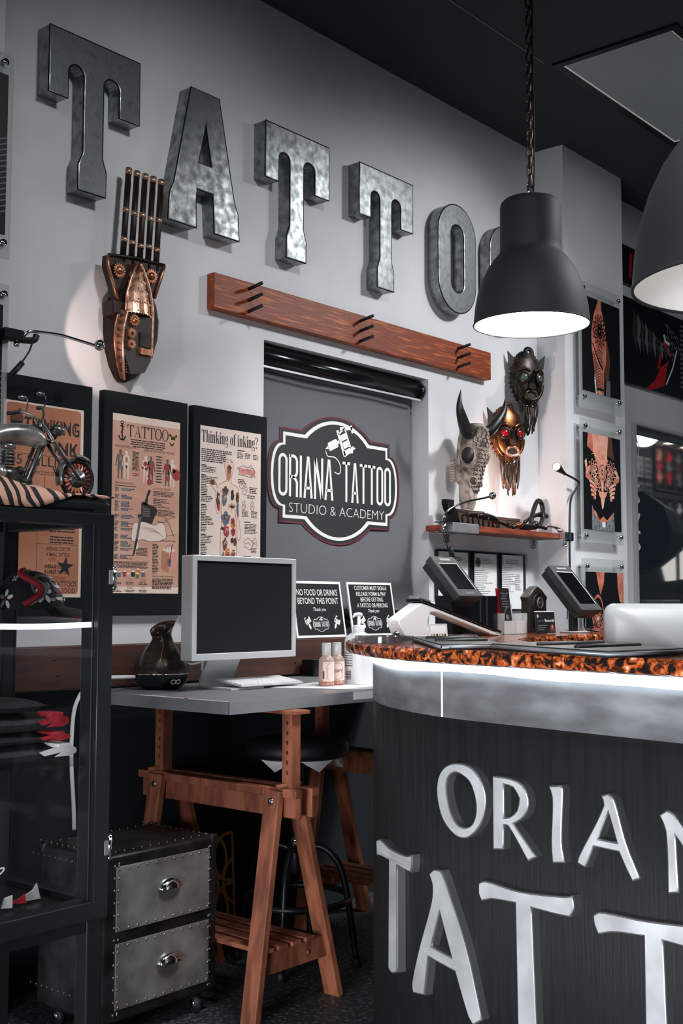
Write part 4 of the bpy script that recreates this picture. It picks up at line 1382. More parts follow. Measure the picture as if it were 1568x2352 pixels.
def clampR(mb):
    mb.box((4.225, 2.962, 1.510), (4.425, 3.003, 1.553), M['steel'], .003)
    mb.box((4.12, 2.965, 1.545), (4.24, 2.99, 1.552), M['chrome'], .002)
    mb.box((4.12, 2.965, 1.500), (4.25, 2.99, 1.507), M['chrome'], .002)
    mb.cyl((4.175, 2.977, 1.50), (4.175, 2.977, 1.55), .011, M['chrome'], 12)
    mb.box((4.30, 3.0, 1.5505), (4.42, 3.03, 1.556), M['steel'], .002)


ball_lamp('clip_lamp', 'chrome lamp with a curved ball-tipped arm, clamped to the wall shelf', clampR,
          [(4.160, 2.972, 1.550), (4.168, 2.970, 1.578), (4.215, 2.965, 1.614), (4.325, 2.962, 1.648), (4.430, 2.960, 1.668), (4.512, 2.960, 1.684)], (4.531, 2.960, 1.690),
          [(4.165, 2.97, 1.50), (4.185, 2.97, 1.455), (4.225, 2.98, 1.40), (4.26, 3.0, 1.34)], [(4.215, 2.97, 1.442), (4.262, 2.985, 1.385)])
# black gooseneck clamp lamp at the right end
t = empty('gooseneck_lamp', (5.262, 2.985, 1.52), 0, 'black gooseneck lamp with a lit cone head, clamped to the wall shelf', 'lamp')
mb = MB()
mb.box((5.205, 2.972, 1.518), (5.255, 3.004, 1.556), M['chrome'], .003)
mb.box((5.252, 2.965, 1.512), (5.282, 2.995, 1.556), M['blackmetal'], .004)
mb.cyl((5.225, 2.985, 1.49), (5.225, 2.985, 1.52), .006, M['chrome'], 10)
mb.cyl((5.225, 2.985, 1.484), (5.225, 2.985, 1.490), .013, M['chrome'], 14)
mb.build('clamp', t)
mb = MB()
mb.tube(bez([(5.262, 2.98, 1.36), (5.263, 2.98, 1.52), (5.272, 2.98, 1.68), (5.285, 2.975, 1.74), (5.335, 2.965, 1.805), (5.300, 2.955, 1.822), (5.16, 2.95, 1.846)], 8), [.0055] * 24 + [.0055] * 25, M['black'], 10)
mb.build('gooseneck', t)
mb = MB()
D_ = Vector((-.155, -.02, .038)).normalized()
p0 = Vector((5.175, 2.95, 1.843))
mb.tube([p0, p0 + D_ * .04, p0 + D_ * .09, p0 + D_ * .115], [.008, .011, .020, .021], M['black'], 18, cap=False)
hd = mb.build('cone_head', t)
mb = MB()
mb.tube([p0 + D_ * .108, p0 + D_ * .112], [.019, .019], M['warmbulb'], 18)
tag(mb.build('lens', hd), 'glowing warm lens')
mb = MB(); mb.tube([(5.262, 2.98, 1.36), (5.262, 2.99, 1.26), (5.264, 3.0, 1.12)], .0025, M['black'], 6); mb.build('cord', t)

light('clip_lamp_light', 'SPOT', (2.296, 2.93, 2.005), 3.6, (1.0, .76, .66), .010, aim=(2.515, 3.17, 2.085), spot=math.radians(78), blend=.22)
light('clip_lamp_light', 'SPOT', (4.552, 2.952, 1.696), 13, (1.0, .72, .60), .012, aim=(4.98, 3.17, 1.86), spot=math.radians(105), blend=.7)
light('gooseneck_light', 'SPOT', p0 + D_ * .12, 1.4, (1.0, .80, .68), .012, aim=(4.6, 3.02, 1.93), spot=math.radians(80), blend=.6)

# ================================================================ FRAMED DOCUMENTS UNDER THE SHELF
rng = random.Random(11)
for i, (x0, x1, z0, lab) in enumerate(((4.369, 4.643, 1.224, 'framed white certificate on the wall, partly behind the first tablet kiosk'), (4.662, 4.888, 1.163, 'framed white document with a dark round seal, middle of the three under the shelf'), (4.901, 5.130, 1.163, 'framed white document with bold headings, rightmost of the three under the shelf'))):
    z1 = 1.446
    t = empty('document_frame', ((x0 + x1) / 2, W, z0), 0, lab, 'frame', 'framed documents under the shelf')
    mb = MB(F0)
    b = .009
    mb.prism([(x0, z0), (x1, z0), (x1, z1), (x0, z1)], .014, M['blackgloss'], [[(x0 + b, z0 + b), (x1 - b, z0 + b), (x1 - b, z1 - b), (x0 + b, z1 - b)]], w0=.0005)
    mb.build('frame', t)
    mb = MB(F0)
    mb.rect(x0 + b, z0 + b, x1 - b, z1 - b, M['paperwhite'], .005)
    cx = (x0 + x1) / 2
    w = .0055
    if i == 1:
        mb.poly(arc(x0 + .055, z1 - .050, .022, .024, 0, 360, 12)[:-1], M['inkgrey'], w)
        mb.rect(x0 + .038, z1 - .054, x0 + .072, z1 - .046, M['ink'], w + .0003)
        lines(mb, x0 + .085, x1 - .03, z1 - .030, z1 - .058, 4, M['inkgrey'], w, rng, .4, .35)
        lines(mb, x0 + .025, x1 - .04, z1 - .085, z0 + .03, 17, M['inkgrey'], w, rng, .5, .28)
    else:
        lines(mb, x0 + .05, x1 - .05, z1 - .028, z1 - .052, 3, M['ink'], w, rng, .4, .35, True)
        lines(mb, x0 + .022, x1 - .08, z1 - .065, z0 + .09, 15, M['inkgrey'], w, rng, .5, .3)
        lines(mb, x1 - .085, x1 - .03, z1 - .10, z0 + .10, 9, M['ink'], w, rng, .3, .35)
        if i == 2: mb.poly(arc(x0 + .075, z0 + .075, .014, .014, 0, 360, 12)[:-1], M['inkred'], w)
    mb.build('document', t)

# ================================================================ CLEAR PANELS WITH TATTOO PHOTOGRAPHS
M['acrylic'] = mat('frosted_clear_acrylic', (176, 182, 182), 0.3, alpha=0.42)
M['artblack'] = mat('photo_black', (14, 16, 18), 0.35)
M['artskin'] = mat('photo_skin', (214, 132, 108), 0.4, rgb2=(170, 88, 70), vscale=14)
M['artskinlit'] = mat('photo_lit_skin', (236, 178, 156), 0.4, rgb2=(214, 140, 116), vscale=14)
M['artskindim'] = mat('photo_dim_skin', (92, 54, 44), 0.4)
M['artdenim'] = mat('photo_grey_denim', (132, 136, 140), 0.4, rgb2=(84, 88, 92), vscale=60)
M['artwhite'] = mat('photo_white', (214, 218, 222), 0.4)
M['artgrey'] = mat('photo_grey', (96, 100, 104), 0.4)
M['artred'] = mat('photo_red', (176, 26, 34), 0.4)


def photo_panel(x0, x1, z0, z1, px0, px1, pz0, pz1, y, art, lab, back, offs):
    t = empty('photo_panel', ((x0 + x1) / 2, back, z0), 0, lab, 'picture', 'clear photo panels')
    mb = MB()
    mb.box((x0, y, z0), (x1, y + .008, z1), M['acrylic'], .0015)
    mb.build('clear_sheet', t)
    mb = MB(frame((px0, y - .0006, pz0), (1, 0, 0), (0, 0, 1)))
    mb.box((0, 0, -.0005), (px1 - px0, pz1 - pz0, .0004), M['artblack'])
    art(mb, px1 - px0, pz1 - pz0)
    mb.build('photograph', t)
    for sx, sz in offs:
        mb = MB()
        mb.cyl((sx, y - .012, sz), (sx, back - .0005, sz), .011, M['chrome'], 16)
        mb.build('standoff', t)
    return t


def mandala(mb, cx, cz, r, m, w, n=16, rings=4, th=.0022, ky=1.0):
    for k in range(1, rings + 1):
        rr = r * k / rings
        for i in range(n):
            a = 2 * PI * (i + .5 * (k % 2)) / n
            b = 2 * PI / n * .5
            p = [(cx + rr * .72 * math.cos(a - b), cz + rr * .72 * ky * math.sin(a - b)), (cx + rr * math.cos(a), cz + rr * ky * math.sin(a)), (cx + rr * .72 * math.cos(a + b), cz + rr * .72 * ky * math.sin(a + b))]
            mb.path(p, th, m, w)
    for i in range(n):
        a = 2 * PI * i / n
        mb.path([(cx + r * .08 * math.cos(a), cz + r * .08 * ky * math.sin(a)), (cx + r * .5 * math.cos(a), cz + r * .5 * ky * math.sin(a))], th * 1.2, m, w)


def art_chest(mb, w_, h_):
    A = M['artskinlit']; w = .0008
    mb.poly([(.095, h_), (.27, h_), (.255, h_ - .12), (.365, h_ - .17), (.385, h_ - .24), (.34, h_ - .285), (.27, h_ - .29), (.225, h_ - .33), (.208, .12), (.195, .11), (.178, h_ - .33), (.12, h_ - .285), (.05, h_ - .25), (.03, h_ - .20), (.012, h_ - .15), (.06, h_ - .115), (.11, h_ - .10)], A, w)
    mb.poly([(.05, h_), (.095, h_), (.11, h_ - .10), (.04, h_ - .07)], M['artskin'], w + .0001); mb.poly([(.27, h_), (.31, h_), (.33, h_ - .12), (.255, h_ - .10)], M['artskindim'], w + .0001)
    # dark ornament over the shoulders, pale flower in the middle
    mb.poly([(.03, h_ - .115), (.11, h_ - .105), (.16, h_ - .18), (.19, h_ - .30), (.10, h_ - .275), (.045, h_ - .20)], M['artblack'], w + .0003)
    mb.poly([(.38, h_ - .165), (.27, h_ - .125), (.22, h_ - .18), (.21, h_ - .30), (.30, h_ - .285), (.375, h_ - .24)], M['artblack'], w + .0003)
    mandala(mb, .198, h_ - .195, .085, A, w + .0006, 16, 2, .006, 1.15)
    mandala(mb, .10, h_ - .185, .055, A, w + .0005, 9, 3, .0035); mandala(mb, .30, h_ - .185, .060, A, w + .0005, 9, 3, .0035)
    mandala(mb, .13, h_ - .250, .040, A, w + .0005, 8, 2, .0035); mandala(mb, .265, h_ - .255, .040, A, w + .0005, 8, 2, .0035)
    # hands
    for sx in (0, 1):
        X = (lambda a: a) if sx == 0 else (lambda a: w_ - a)
        def Q(L): 
            L = [(X(a), b) for a, b in L]
            return L if sx == 0 else L[::-1]
        mb.poly(Q([(.0, .30), (.07, .26), (.16, .20), (.17, .12), (.11, .10), (.02, .20)]), M['artblack'], w + .0007)
        mb.poly(Q([(.02, .27), (.055, .255), (.085, .21), (.10, .16), (.12, .155), (.13, .185), (.10, .235), (.08, .27), (.045, .30), (.02, .30)]), M['artskin'], w + .0008)
        for q in range(4):
            mb.path(Q(bez([(.058 + q * .006, .255 - q * .024), (.105, .240 - q * .020), (.137 - q * .004, .221 - q * .020)], 4)), .021, M['artblack'], w + .00095 + q * .00004)
            mb.path(Q(bez([(.06 + q * .006, .255 - q * .024), (.105, .240 - q * .020), (.135 - q * .004, .222 - q * .020)], 4)), .015, A, w + .00097 + q * .00004)
        mb.path(Q(bez([(.035, .285), (.05, .315), (.07, .318)], 4)), .02, A, w + .0011)
    # hips and jeans
    mb.poly([(.085, .135), (.165, .055), (.205, .075), (.245, .055), (.315, .10), (.30, .03), (.09, .03)], M['artskin'], w + .0004)
    mb.poly([(.085, .135), (.10, .085), (.155, .050), (.20, .043), (.255, .050), (.305, .075), (.32, .11), (.33, 0), (.08, 0)], M['artdenim'], w + .0006)
    mb.rect(.19, .018, .225, .045, M['artwhite'], w + .0008)


def art_arm(mb, w_, h_):
    w = .0008
    mb.poly([(.175, h_), (.205, h_), (.212, h_ - .05), (.250, h_ - .13), (.262, h_ - .22), (.255, h_ - .33), (.232, .12), (.225, 0), (.150, 0), (.125, .14), (.102, h_ - .28), (.098, h_ - .18), (.125, h_ - .09)], M['artskin'], w)
    mb.poly([(.262, h_ - .20), (.290, h_ - .26), (.30, .18), (.285, .08), (.255, .06), (.240, .10)], M['artskindim'], w - .0001)
    mb.poly([(.255, .08), (.30, .085), (.30, 0), (.25, 0)], M['artgrey'], w + .0001)
    mb.poly([(.130, .11), (.15, 0), (.14, 0), (.125, .06)], M['artwhite'], w + .0001)
    mandala(mb, .190, h_ - .165, .075, M['artblack'], w + .0004, 14, 4, .0055, 1.2)
    for i in range(16):
        z = h_ - .27 - i * .014
        mb.path([(.115 + .002 * i, z), (.15 + .004 * (i % 3), z - .012), (.178, z + .004), (.22, z - .014)], .0045, M['artblack'], w + .0004)
    mb.path(bez([(.110, h_ - .24), (.150, h_ - .30), (.215, h_ - .37)], 6), .012, M['artblack'], w + .0005)
    mb.path(bez([(.112, h_ - .255), (.150, h_ - .315), (.212, h_ - .385)], 6), .006, M['artskinlit'], w + .0006)
    mb.rect(.150, .02, .225, .032, M['artblack'], w + .0005)


def art_shoulders(mb, w_, h_):
    w = .0008
    mb.poly([(.11, h_), (.20, h_), (.19, h_ - .06), (.155, h_ - .12), (.13, h_ - .06)], M['artskin'], w)
    mb.poly([(.34, h_), (.405, h_), (.405, h_ - .17), (.365, h_ - .15), (.345, h_ - .08)], M['artskin'], w)
    for cx, cz, rx, ry in ((.125, h_ - .22, .062, .105), (.32, h_ - .27, .055, .085)):
        mb.poly(arc(cx, cz, rx, ry, 0, 360, 24)[:-1], M['artskin'], w + .0002)
        mb.poly(arc(cx, cz, rx * .85, ry * .85, 0, 360, 24)[:-1], M['artblack'], w + .0004)
        mandala(mb, cx, cz - .02, rx * .75, M['artskin'], w + .0006, 12, 3, .0045, 1.5)
        mb.poly(arc(cx, cz - .025, .012, .016, 0, 360, 12)[:-1], M['artskinlit'], w + .0008)


def art_lines(mb, w_, h_):
    for i in range(14):
        z = h_ * .08 + i * .017
        mb.path(bez([(w_ * .35, z - .02), (w_ * .7, z - .005), (w_, z + .035)], 5), .004, M['artgrey'], .0008)


YP = 2.962
photo_panel(5.362, 5.812, 2.208, 2.875, 5.386, 5.802, 2.300, 2.803, YP, art_arm, 'clear wall panel with a photo of a tattooed arm, highest on the right pilaster', 3.005,
            [(5.397, 2.267), (5.779, 2.279), (5.397, 2.838), (5.786, 2.841)])
photo_panel(5.360, 5.810, 1.511, 2.154, 5.381, 5.787, 1.580, 2.081, YP, art_chest, 'clear wall panel with a photo of a tattooed chest and two hands, right pilaster', 3.005,
            [(5.400, 2.113), (5.774, 2.120), (5.395, 1.547), (5.774, 1.552)])
photo_panel(5.362, 5.808, 0.79, 1.431, 5.388, 5.795, 0.86, 1.362, YP, art_shoulders, 'clear wall panel with a photo of two tattooed shoulders, lowest on the right pilaster', 3.005,
            [(5.400, 1.391), (5.774, 1.395), (5.4, .825), (5.774, .825)])
photo_panel(1.55, 1.965, 2.210, 2.828, 1.575, 1.946, 2.278, 2.764, 2.965, art_lines, 'clear wall panel with a dark line-work photo, upper one at the left frame edge', 3.0, [(1.929, 2.797), (1.936, 2.252), (1.575, 2.797), (1.575, 2.252)])
photo_panel(1.55, 1.966, 1.515, 2.133, 1.575, 1.946, 1.58, 2.069, 2.965, art_lines, 'clear wall panel with a dark photo, behind the clip lamp at the left frame edge', 3.0, [(1.943, 2.099), (1.943, 1.548), (1.575, 2.099), (1.575, 1.548)])

# far pictures right of the pilaster
t = empty('wall_print', (6.8, W, 2.74), 0, 'large black print of a winged skeleton with a red splash, right of the pilaster', 'picture')
mb = MB(wallf(6.05, 2.485, W - .001))
mb.box((0, 0, 0), (1.75, .512, .02), M['artblack'], .002)
w = .021
rg = random.Random(21)
mb.poly([(.45, .0), (.56, .06), (.62, .12), (.70, .30), (.78, .24), (.74, .17), (.70, .05), (.52, -.0)], M['artred'], w)
mb.poly([(.60, .14), (.66, .28), (.70, .34), (.76, .31), (.80, .26), (.74, .20)], M['artred'], w)
for q in range(9):
    x = .30 + .05 * q
    mb.poly([(x, .46 - .02 * q), (x + .05, .38 - .01 * q), (x + .03, .20), (x - .02, .30)], M['artgrey'] if q % 2 else M['carved'], w + .0004)
for q in range(16):
    x = .72 + .03 * (q % 6); z = .44 - .024 * (q // 2)
    mb.path(bez([(x, z), (x + .035, z - .02), (x + .03, z - .05)], 4), .010, M['artgrey'], w + .0008)
for q in range(14): mb.rect(.93, .46 - q * .030, .985, .475 - q * .030, M['artgrey'], w + .001)
mb.path([(.88, .30), (.82, .18), (.72, .06)], .014, M['artwhite'], w + .0012); mb.path([(1.10, .24), (1.04, .10), (.96, .0)], .012, M['artgrey'], w + .0012)
mb.path([(.70, .37), (.72, .33), (.78, .32)], .02, M['artwhite'], w + .0012); mb.path([(.90, .33), (.96, .27), (1.06, .20)], .012, M['artgrey'], w + .0012)
mb.build('print', t)
t = empty('wall_print', (6.3, W, 3.15), 0, 'dark red and black print high on the wall, mostly behind the nearer pendant lamp', 'picture')
mb = MB(wallf(6.0, 3.075, W - .001))
mb.box((0, 0, 0), (.62, .23, .02), M['artblack'], .002)
for q in range(7): mb.poly([(.30 + q * .04, .05), (.33 + q * .04, .03), (.345 + q * .04, .19), (.31 + q * .04, .20)], M['artred'] if q % 2 == 0 else M['inkdarkred'], .021)
mb.build('print', t)

# things in the photo studio seen through the window
M['softwhite'] = mat('lit_softbox_cloth', (250, 240, 232), 0.7, emit=.85)
YS = 4.985
for iz in range(2):
    for ix in range(5):
        x = 10.42 + ix * .215; z = (2.28, 1.78)[iz]
        t = empty('studio_picture', (x, YS, z), 0, 'dark framed tattoo picture in the studio, %s of the %s row' % (('first', 'second', 'third', 'fourth', 'fifth')[ix], ('upper', 'lower')[iz]), 'picture', 'pictures on the studio wall')
        mb = MB(wallf(x, z, YS))
        mb.prism([(0, 0), (.20, 0), (.20, .44), (0, .44)], .02, M['oldbox'], [[(.012, .012), (.188, .012), (.188, .428), (.012, .428)]], w0=.0005)
        mb.build('frame', t)
        mb = MB(wallf(x, z, YS))
        mb.rect(.012, .012, .188, .428, M['artblack'], .008)
        c = (('artskin', 'artred', 'artgrey', 'artwhite', 'artred'), ('artskin', 'artgrey', 'artwhite', 'artred', 'artskin'))[iz][ix]
        for q in range(3):
            ring = [(.10 + .045 * (1 + .5 * math.sin(k * 2 + ix + q)) * math.cos(k * PI / 6), .33 - .10 * q + .07 * (1 + .4 * math.cos(k * 3 + iz + q)) * math.sin(k * PI / 6)) for k in range(12)]
            mb.poly(ring, M[c if q % 2 == 0 else ('artskindim', 'artred', 'artgrey')[(ix + q) % 3]], .0085 + .0004 * q)
        mb.build('image', t)
for q, (x, z) in enumerate(((10.06, 2.37), (10.22, 2.37), (10.06, 2.13), (10.22, 2.13))):
    t = empty('studio_print', (x, YS, z), 0, 'small grey unframed print in the studio, %s %s of four' % (('upper', 'lower')[q // 2], ('left', 'right')[q % 2]), 'picture', 'small prints on the studio wall')
    mb = MB(wallf(x, z, YS)); mb.box((0, 0, .0005), (.135, .20, .004), M['artgrey']); mb.build('sheet', t)
    mb = MB(wallf(x, z, YS))
    for k in range(3): mb.rect(.02, .03 + k * .055, .115, .065 + k * .055, M['artblack'] if q != 3 or k else M['artwhite'], .0045)
    mb.build('image', t)
for q, x in enumerate((10.36, 10.74)):
    t = empty('spot_lamp', (x, 4.80, 2.72), 0, 'small lit ceiling spot in the studio, the %s one' % ('left', 'right')[q], 'lamp', 'studio ceiling spots')
    mb = MB(); mb.lathe([(.001, 2.74), (.05, 2.74), (.055, 2.70), (.05, 2.70)], M['blackmetal'], 16, T=Matrix.Translation((x, 4.80, 0))); mb.build('housing', t)
    mb = MB(); mb.lathe([(.001, 2.699), (.048, 2.699)], M['warmbulb'], 16, T=Matrix.Translation((x, 4.80, 0))); mb.build('lens', t)
t = empty('softbox_light', (9.29, 4.25, 0), 0, 'lit white softbox lamp with a big black umbrella back, on a stand in the studio', 'studio lamp')
mb = MB()
mb.tube([(9.29, 4.25, .55), (9.29, 4.25, 1.76)], .016, M['blackmetal'], 10)
for a in range(3): mb.tube([(9.29, 4.25, .75), (9.29 + .35 * math.cos(a * 2.1 + .5), 4.25 + .35 * math.sin(a * 2.1 + .5), .012)], .011, M['blackmetal'], 8)
mb.box((9.25, 4.21, 1.70), (9.33, 4.29, 1.80), M['blackmetal'], .01)
mb.build('stand', t)
mb = MB(frame((9.12, 4.2, 1.74), (0, 1, 0), (0, 0, 1)))
mb.lathe([(.03, 0), (.12, -.05), (.20, -.19), (.29, -.48), (.335, -.75), (.33, -.752)], M['black'], 10, smooth=False)
mb.build('umbrella', t)
mb = MB(wallf(0, 0, 4.33))
mb.prism([(9.10, 1.60), (9.38, 1.715), (9.56, 1.735), (9.56, 1.41), (9.22, 1.385)], .03, M['softwhite'], bev=.005)
tag(mb.build('diffuser', t), 'glowing white diffuser')
t = empty('studio_desk', (8.2, 3.75, 0), 0, 'dark desk inside the studio window carrying a white tray', 'desk')
mb = MB(); mb.box((6.5, 3.55, 1.155), (9.0, 3.95, 1.185), M['blackmetal'], .003); mb.build('top', t)
mb = MB(); mb.box((6.55, 3.58, 0.001), (8.95, 3.92, 1.155), M['studiowall']); mb.build('body', t)
M['cardboard'] = mat('brown_cardboard', (150, 112, 92), 0.8)
tag(MB().box((7.42, 3.62, 1.186), (7.95, 3.82, 1.225), M['white'], .006).build('tray'), 'white flat tray on the studio desk behind the window', 'tray')
tag(MB().box((8.02, 3.64, 1.186), (8.30, 3.84, 1.265), M['cardboard'], .003).build('carton'), 'brown cardboard carton on the studio desk behind the window', 'box')
light('studio_lamp_light', 'POINT', (10.75, 4.35, 2.6), 14, (1, .93, .9), .12)
light('studio_lamp_light', 'POINT', (8.2, 4.0, 2.5), 5, (1, .95, .92), .12)

# ================================================================ PENDANT LAMPS
LR = 0.2147
link_me = None


def pendant(x, y, z, lab, sc=1.0, watts=18, lining='lampglow'):
    t = empty('pendant_lamp', (x, y, z), 0, lab, 'lamp', 'charcoal pendant lamps')
    T = Matrix.Translation((x, y, z)) @ Matrix.Scale(sc, 4)
    prof = [(.2147, 0), (.2140, .02), (.2095, .065), (.200, .115), (.184, .165), (.162, .212), (.138, .246), (.124, .262), (.1175, .272), (.1150, .280), (.1145, .30), (.1135, .445), (.110, .462), (.100, .472), (.04, .478), (0.001, .478)]
    mb = MB(T)
    mb.lathe(prof, M['lampshade'], 56)
    mb.tube([(.2147 * math.cos(a * PI / 28), .2147 * math.sin(a * PI / 28), 0) for a in range(56)], .0032, M['lampshade'], 8, closed=True)
    s_ = mb.build('lamp_shade', t)
    mb = MB(T)
    mb.lathe([(.2125, .002), (.2065, .065), (.197, .115), (.181, .165), (.159, .210), (.135, .243), (.118, .262), (.001, .262)], M[lining], 56)
    mb.build('shade_lining', s_)
    mb = MB(T)
    for sg in (-1, 1): mb.tube([(sg * .014, 0, .476), (sg * .014, 0, .530)], .0042, M['chrome'], 8)
    mb.tube(arc3(0, .530, .014), .0042, M['chrome'], 8)
    mb.box((.006, -.007, .495), (.022, .007, .525), M['chrome'], .003)
    mb.build('shackle', t)
    # chain links
    top = CEIL - z
    zz = .552 * sc
    i = 0
    proto = None
    while zz < top - .02:
        if proto is None or i % 2 == 1 and i < 2:
            mb = MB(Matrix.Translation((x, y, z + zz)))
            L = [(.0095 * math.cos(q * PI / 8), 0, .0095 * math.sin(q * PI / 8) + (.0155 if 0 <= q <= 8 else -.0155)) for q in range(16)]
            R2 = Matrix.Rotation(math.radians(50 if i == 0 else 140), 4, 'Z')
            mb.tube(L, .0038, M['chain'], 7, closed=True, T=R2)
            ch = mb.build('chain_link', t)
            if i == 0: proto = [ch]
            else: proto.append(ch)
            base = zz
        else:
            src = proto[i % 2]
            ch = src.copy(); col.objects.link(ch); ch.parent = t
            ch.location = (0, 0, (i - i % 2) * .0365)
        zz += .0365
        i += 1
    mb = MB()
    mb.tube(bez([(x + .012, y - .006, z + .476 * sc), (x + .016, y - .010, z + .62), (x + .010, y - .012, z + 1.0), (x + .012, y - .01, CEIL)], 5), .0032, M['black'], 8)
    mb.build('cable', t)
    mb = MB(); mb.lathe([(.001, CEIL - .03), (.045, CEIL - .03), (.05, CEIL)], M['lampshade'], 24, T=Matrix.Translation((x, y, 0))); mb.build('ceiling_rose', t)
    light('pendant_light', 'POINT', (x, y, z + .07 * sc), watts, (1.0, .97, .95), .07)
    return t


def arc3(x, z, r):
    return [(x + r * math.cos(PI * i / 8), 0, z + r * math.sin(PI * i / 8)) for i in range(9)]


M['lampdim'] = mat('dimly_lit_shade_inside', (206, 206, 204), 0.6, emit=.16)
M['chain'] = mat('dark_bronze_chain', (104, 84, 76), 0.3, 0.9)
pendant(3.763, 2.279, 2.237, 'charcoal bell pendant lamp on a chain, fully in view before the last metal letter', 1.0, 22)
pendant(2.194, 0.822, 1.806, 'charcoal bell pendant lamp cut off by the right frame edge, nearest the camera', 1.12, .5, 'lampdim')

# ceiling light panel
t = empty('ceiling_light', (5.05, 2.28, CEIL), 0, 'square dim grey ceiling light panel in a thin black frame', 'ceiling light')
M['dimpanel'] = mat('dim_light_panel', (70, 75, 77), 0.5, emit=0.70, var=.25, vscale=1.6, detail=1)
M['dimedge'] = mat('lit_panel_edge', (150, 150, 148), 0.5, emit=.7)
mb = MB()
x0, x1, y0, y1 = 4.442, 5.647, 1.989, 2.572
f = frame((0, 0, CEIL), (1, 0, 0), (0, -1, 0))
mb.prism([(x0, -y1), (x1, -y1), (x1, -y0), (x0, -y0)], .012, M['blackmetal'], [[(x0 + .035, -y1 + .035), (x1 - .035, -y1 + .035), (x1 - .035, -y0 - .035), (x0 + .035, -y0 - .035)]], T=f)
mb.build('frame', t)
mb = MB(); mb.box((x0 + .035, y0 + .035, CEIL - .006), (x1 - .035, y1 - .035, CEIL - .001), M['dimpanel']); df_ = mb.build('diffuser', t)
mb = MB(f); mb.prism([(x0 + .034, -y1 + .034), (x1 - .034, -y1 + .034), (x1 - .034, -y0 - .034), (x0 + .034, -y0 - .034)], .002, M['dimedge'], [[(x0 + .042, -y1 + .042), (x1 - .042, -y1 + .042), (x1 - .042, -y0 - .042), (x0 + .042, -y0 - .042)]], w0=.0062, T=f if False else None)
mb.build('edge_glow', df_)

# ================================================================ LEDGE, SIGNS, STONES
lg = empty('wall_ledge', (2.6, W, 1.0), 0, 'long dark red wooden board on the wall behind the desk, under the black boards', 'ledge')
mb = MB()
mb.box((0.95, 3.100, 0.926), (4.34, 3.168, 1.061), M['ledgewood'], .003)
mb.build('board', lg)
for x in (1.98, 2.25, 2.60, 3.35, 3.75):
    for z in (1.022, .972):
        mb = MB(); mb.cyl((x + (.012 if z < 1 else 0), 3.1005, z), (x + (.012 if z < 1 else 0), 3.0985, z), .005, M['riveth'], 8); mb.build('screw', lg)


M['signblack'] = mat('sign_black', (14, 16, 18), 0.45)


def sign(x0, x1, z0, h, rows, lab, right_only=False):
    wd = x1 - x0
    T = frame((x0, 3.108, z0), (1, .0, 0), (0, .17, 1))
    t = empty('desk_sign', (x0 + wd / 2, 3.12, z0), 0, lab, 'sign', 'black signs on the ledge')
    mb = MB(T); mb.box((0, 0, 0), (wd, h, .006), M['paperwhite'], .001); mb.build('board', t)
    mb = MB(T)
    b = .010
    mb.rect(b, b, wd - b, h - b, M['signblack'], .0064)
    w = .0068
    for (txt, zt, hh, ww, sh_) in rows:
        mb.text(txt, hh, M['printwhite'], (wd * .5 + (.003 if right_only else 0), h * zt), w, width=ww * wd, off=.006 if hh > .011 else 0.0, shear=sh_)
    emblem(mb, Matrix.Translation((wd * .5 + (.002 if right_only else 0), h * .235, 0)), .118, .0066, .0002, small=True)
    s_ = .058
    needle_machine(mb, wd * .83 - .018, h * .14, s_, math.radians(62), M['printwhite'], w)
    if not right_only: needle_machine(mb, wd * .30, h * .14, s_, math.radians(118), M['printwhite'], w)
    else: needle_machine(mb, wd * .30, h * .14, s_, math.radians(118), M['printwhite'], w)
    mb.build('print', t)


sign(3.375, 3.672, 1.0625, .226, [('NO FOOD OR DRINKS', .745, .026, .82, 0), ('BEYOND THIS POINT', .595, .026, .82, 0), ('Thank you', .468, .015, .26, .25)],
     'black square sign reading NO FOOD OR DRINKS BEYOND THIS POINT, on the ledge')
sign(3.712, 4.010, 1.0625, .226, [('CUSTOMER MUST SIGN A', .855, .018, .72, 0), ('RELEASE FORM & PAY', .745, .018, .66, 0), ('BEFORE GETTING', .640, .018, .50, 0), ('A TATTOO OR PIERCING', .530, .018, .68, 0), ('Thank you', .440, .014, .25, .25)],
     'black square sign about signing a release form, behind the white pump bottle', True)

M['stone'] = mat('dark_red_river_stone', (96, 58, 44), 0.25, rgb2=(40, 26, 24), vscale=16)
rg = random.Random(4)
sx = 3.46
for i in range(22):
    x = 3.33 + (i % 11) * .092 + rg.uniform(-.008, .008)
    row = i // 11
    z = 1.096 + .021 if row == 0 else 1.096 + .054
    y = 3.205 + (.024 if row == 0 else .028)
    if row == 1: x += .046
    if x > 4.30: continue
    mb = MB()
    T = Matrix.Translation((x, y, z)) @ Matrix.Rotation(rg.uniform(-.3, .3), 4, 'Z')
    mb.ball((0, 0, 0), .021, M['stone'], T, 16, (1.85, 1.25, .98))
    lab_pos = ('first', 'second', 'third', 'fourth', 'fifth', 'sixth', 'seventh', 'eighth', 'ninth', 'tenth', 'eleventh')[i % 11]
    tag(mb.build('river_stone'), 'smooth dark red stone on the window sill, %s from the left in the %s row' % (lab_pos, 'lower' if row == 0 else 'upper'), 'stone', 'stones on the window sill')

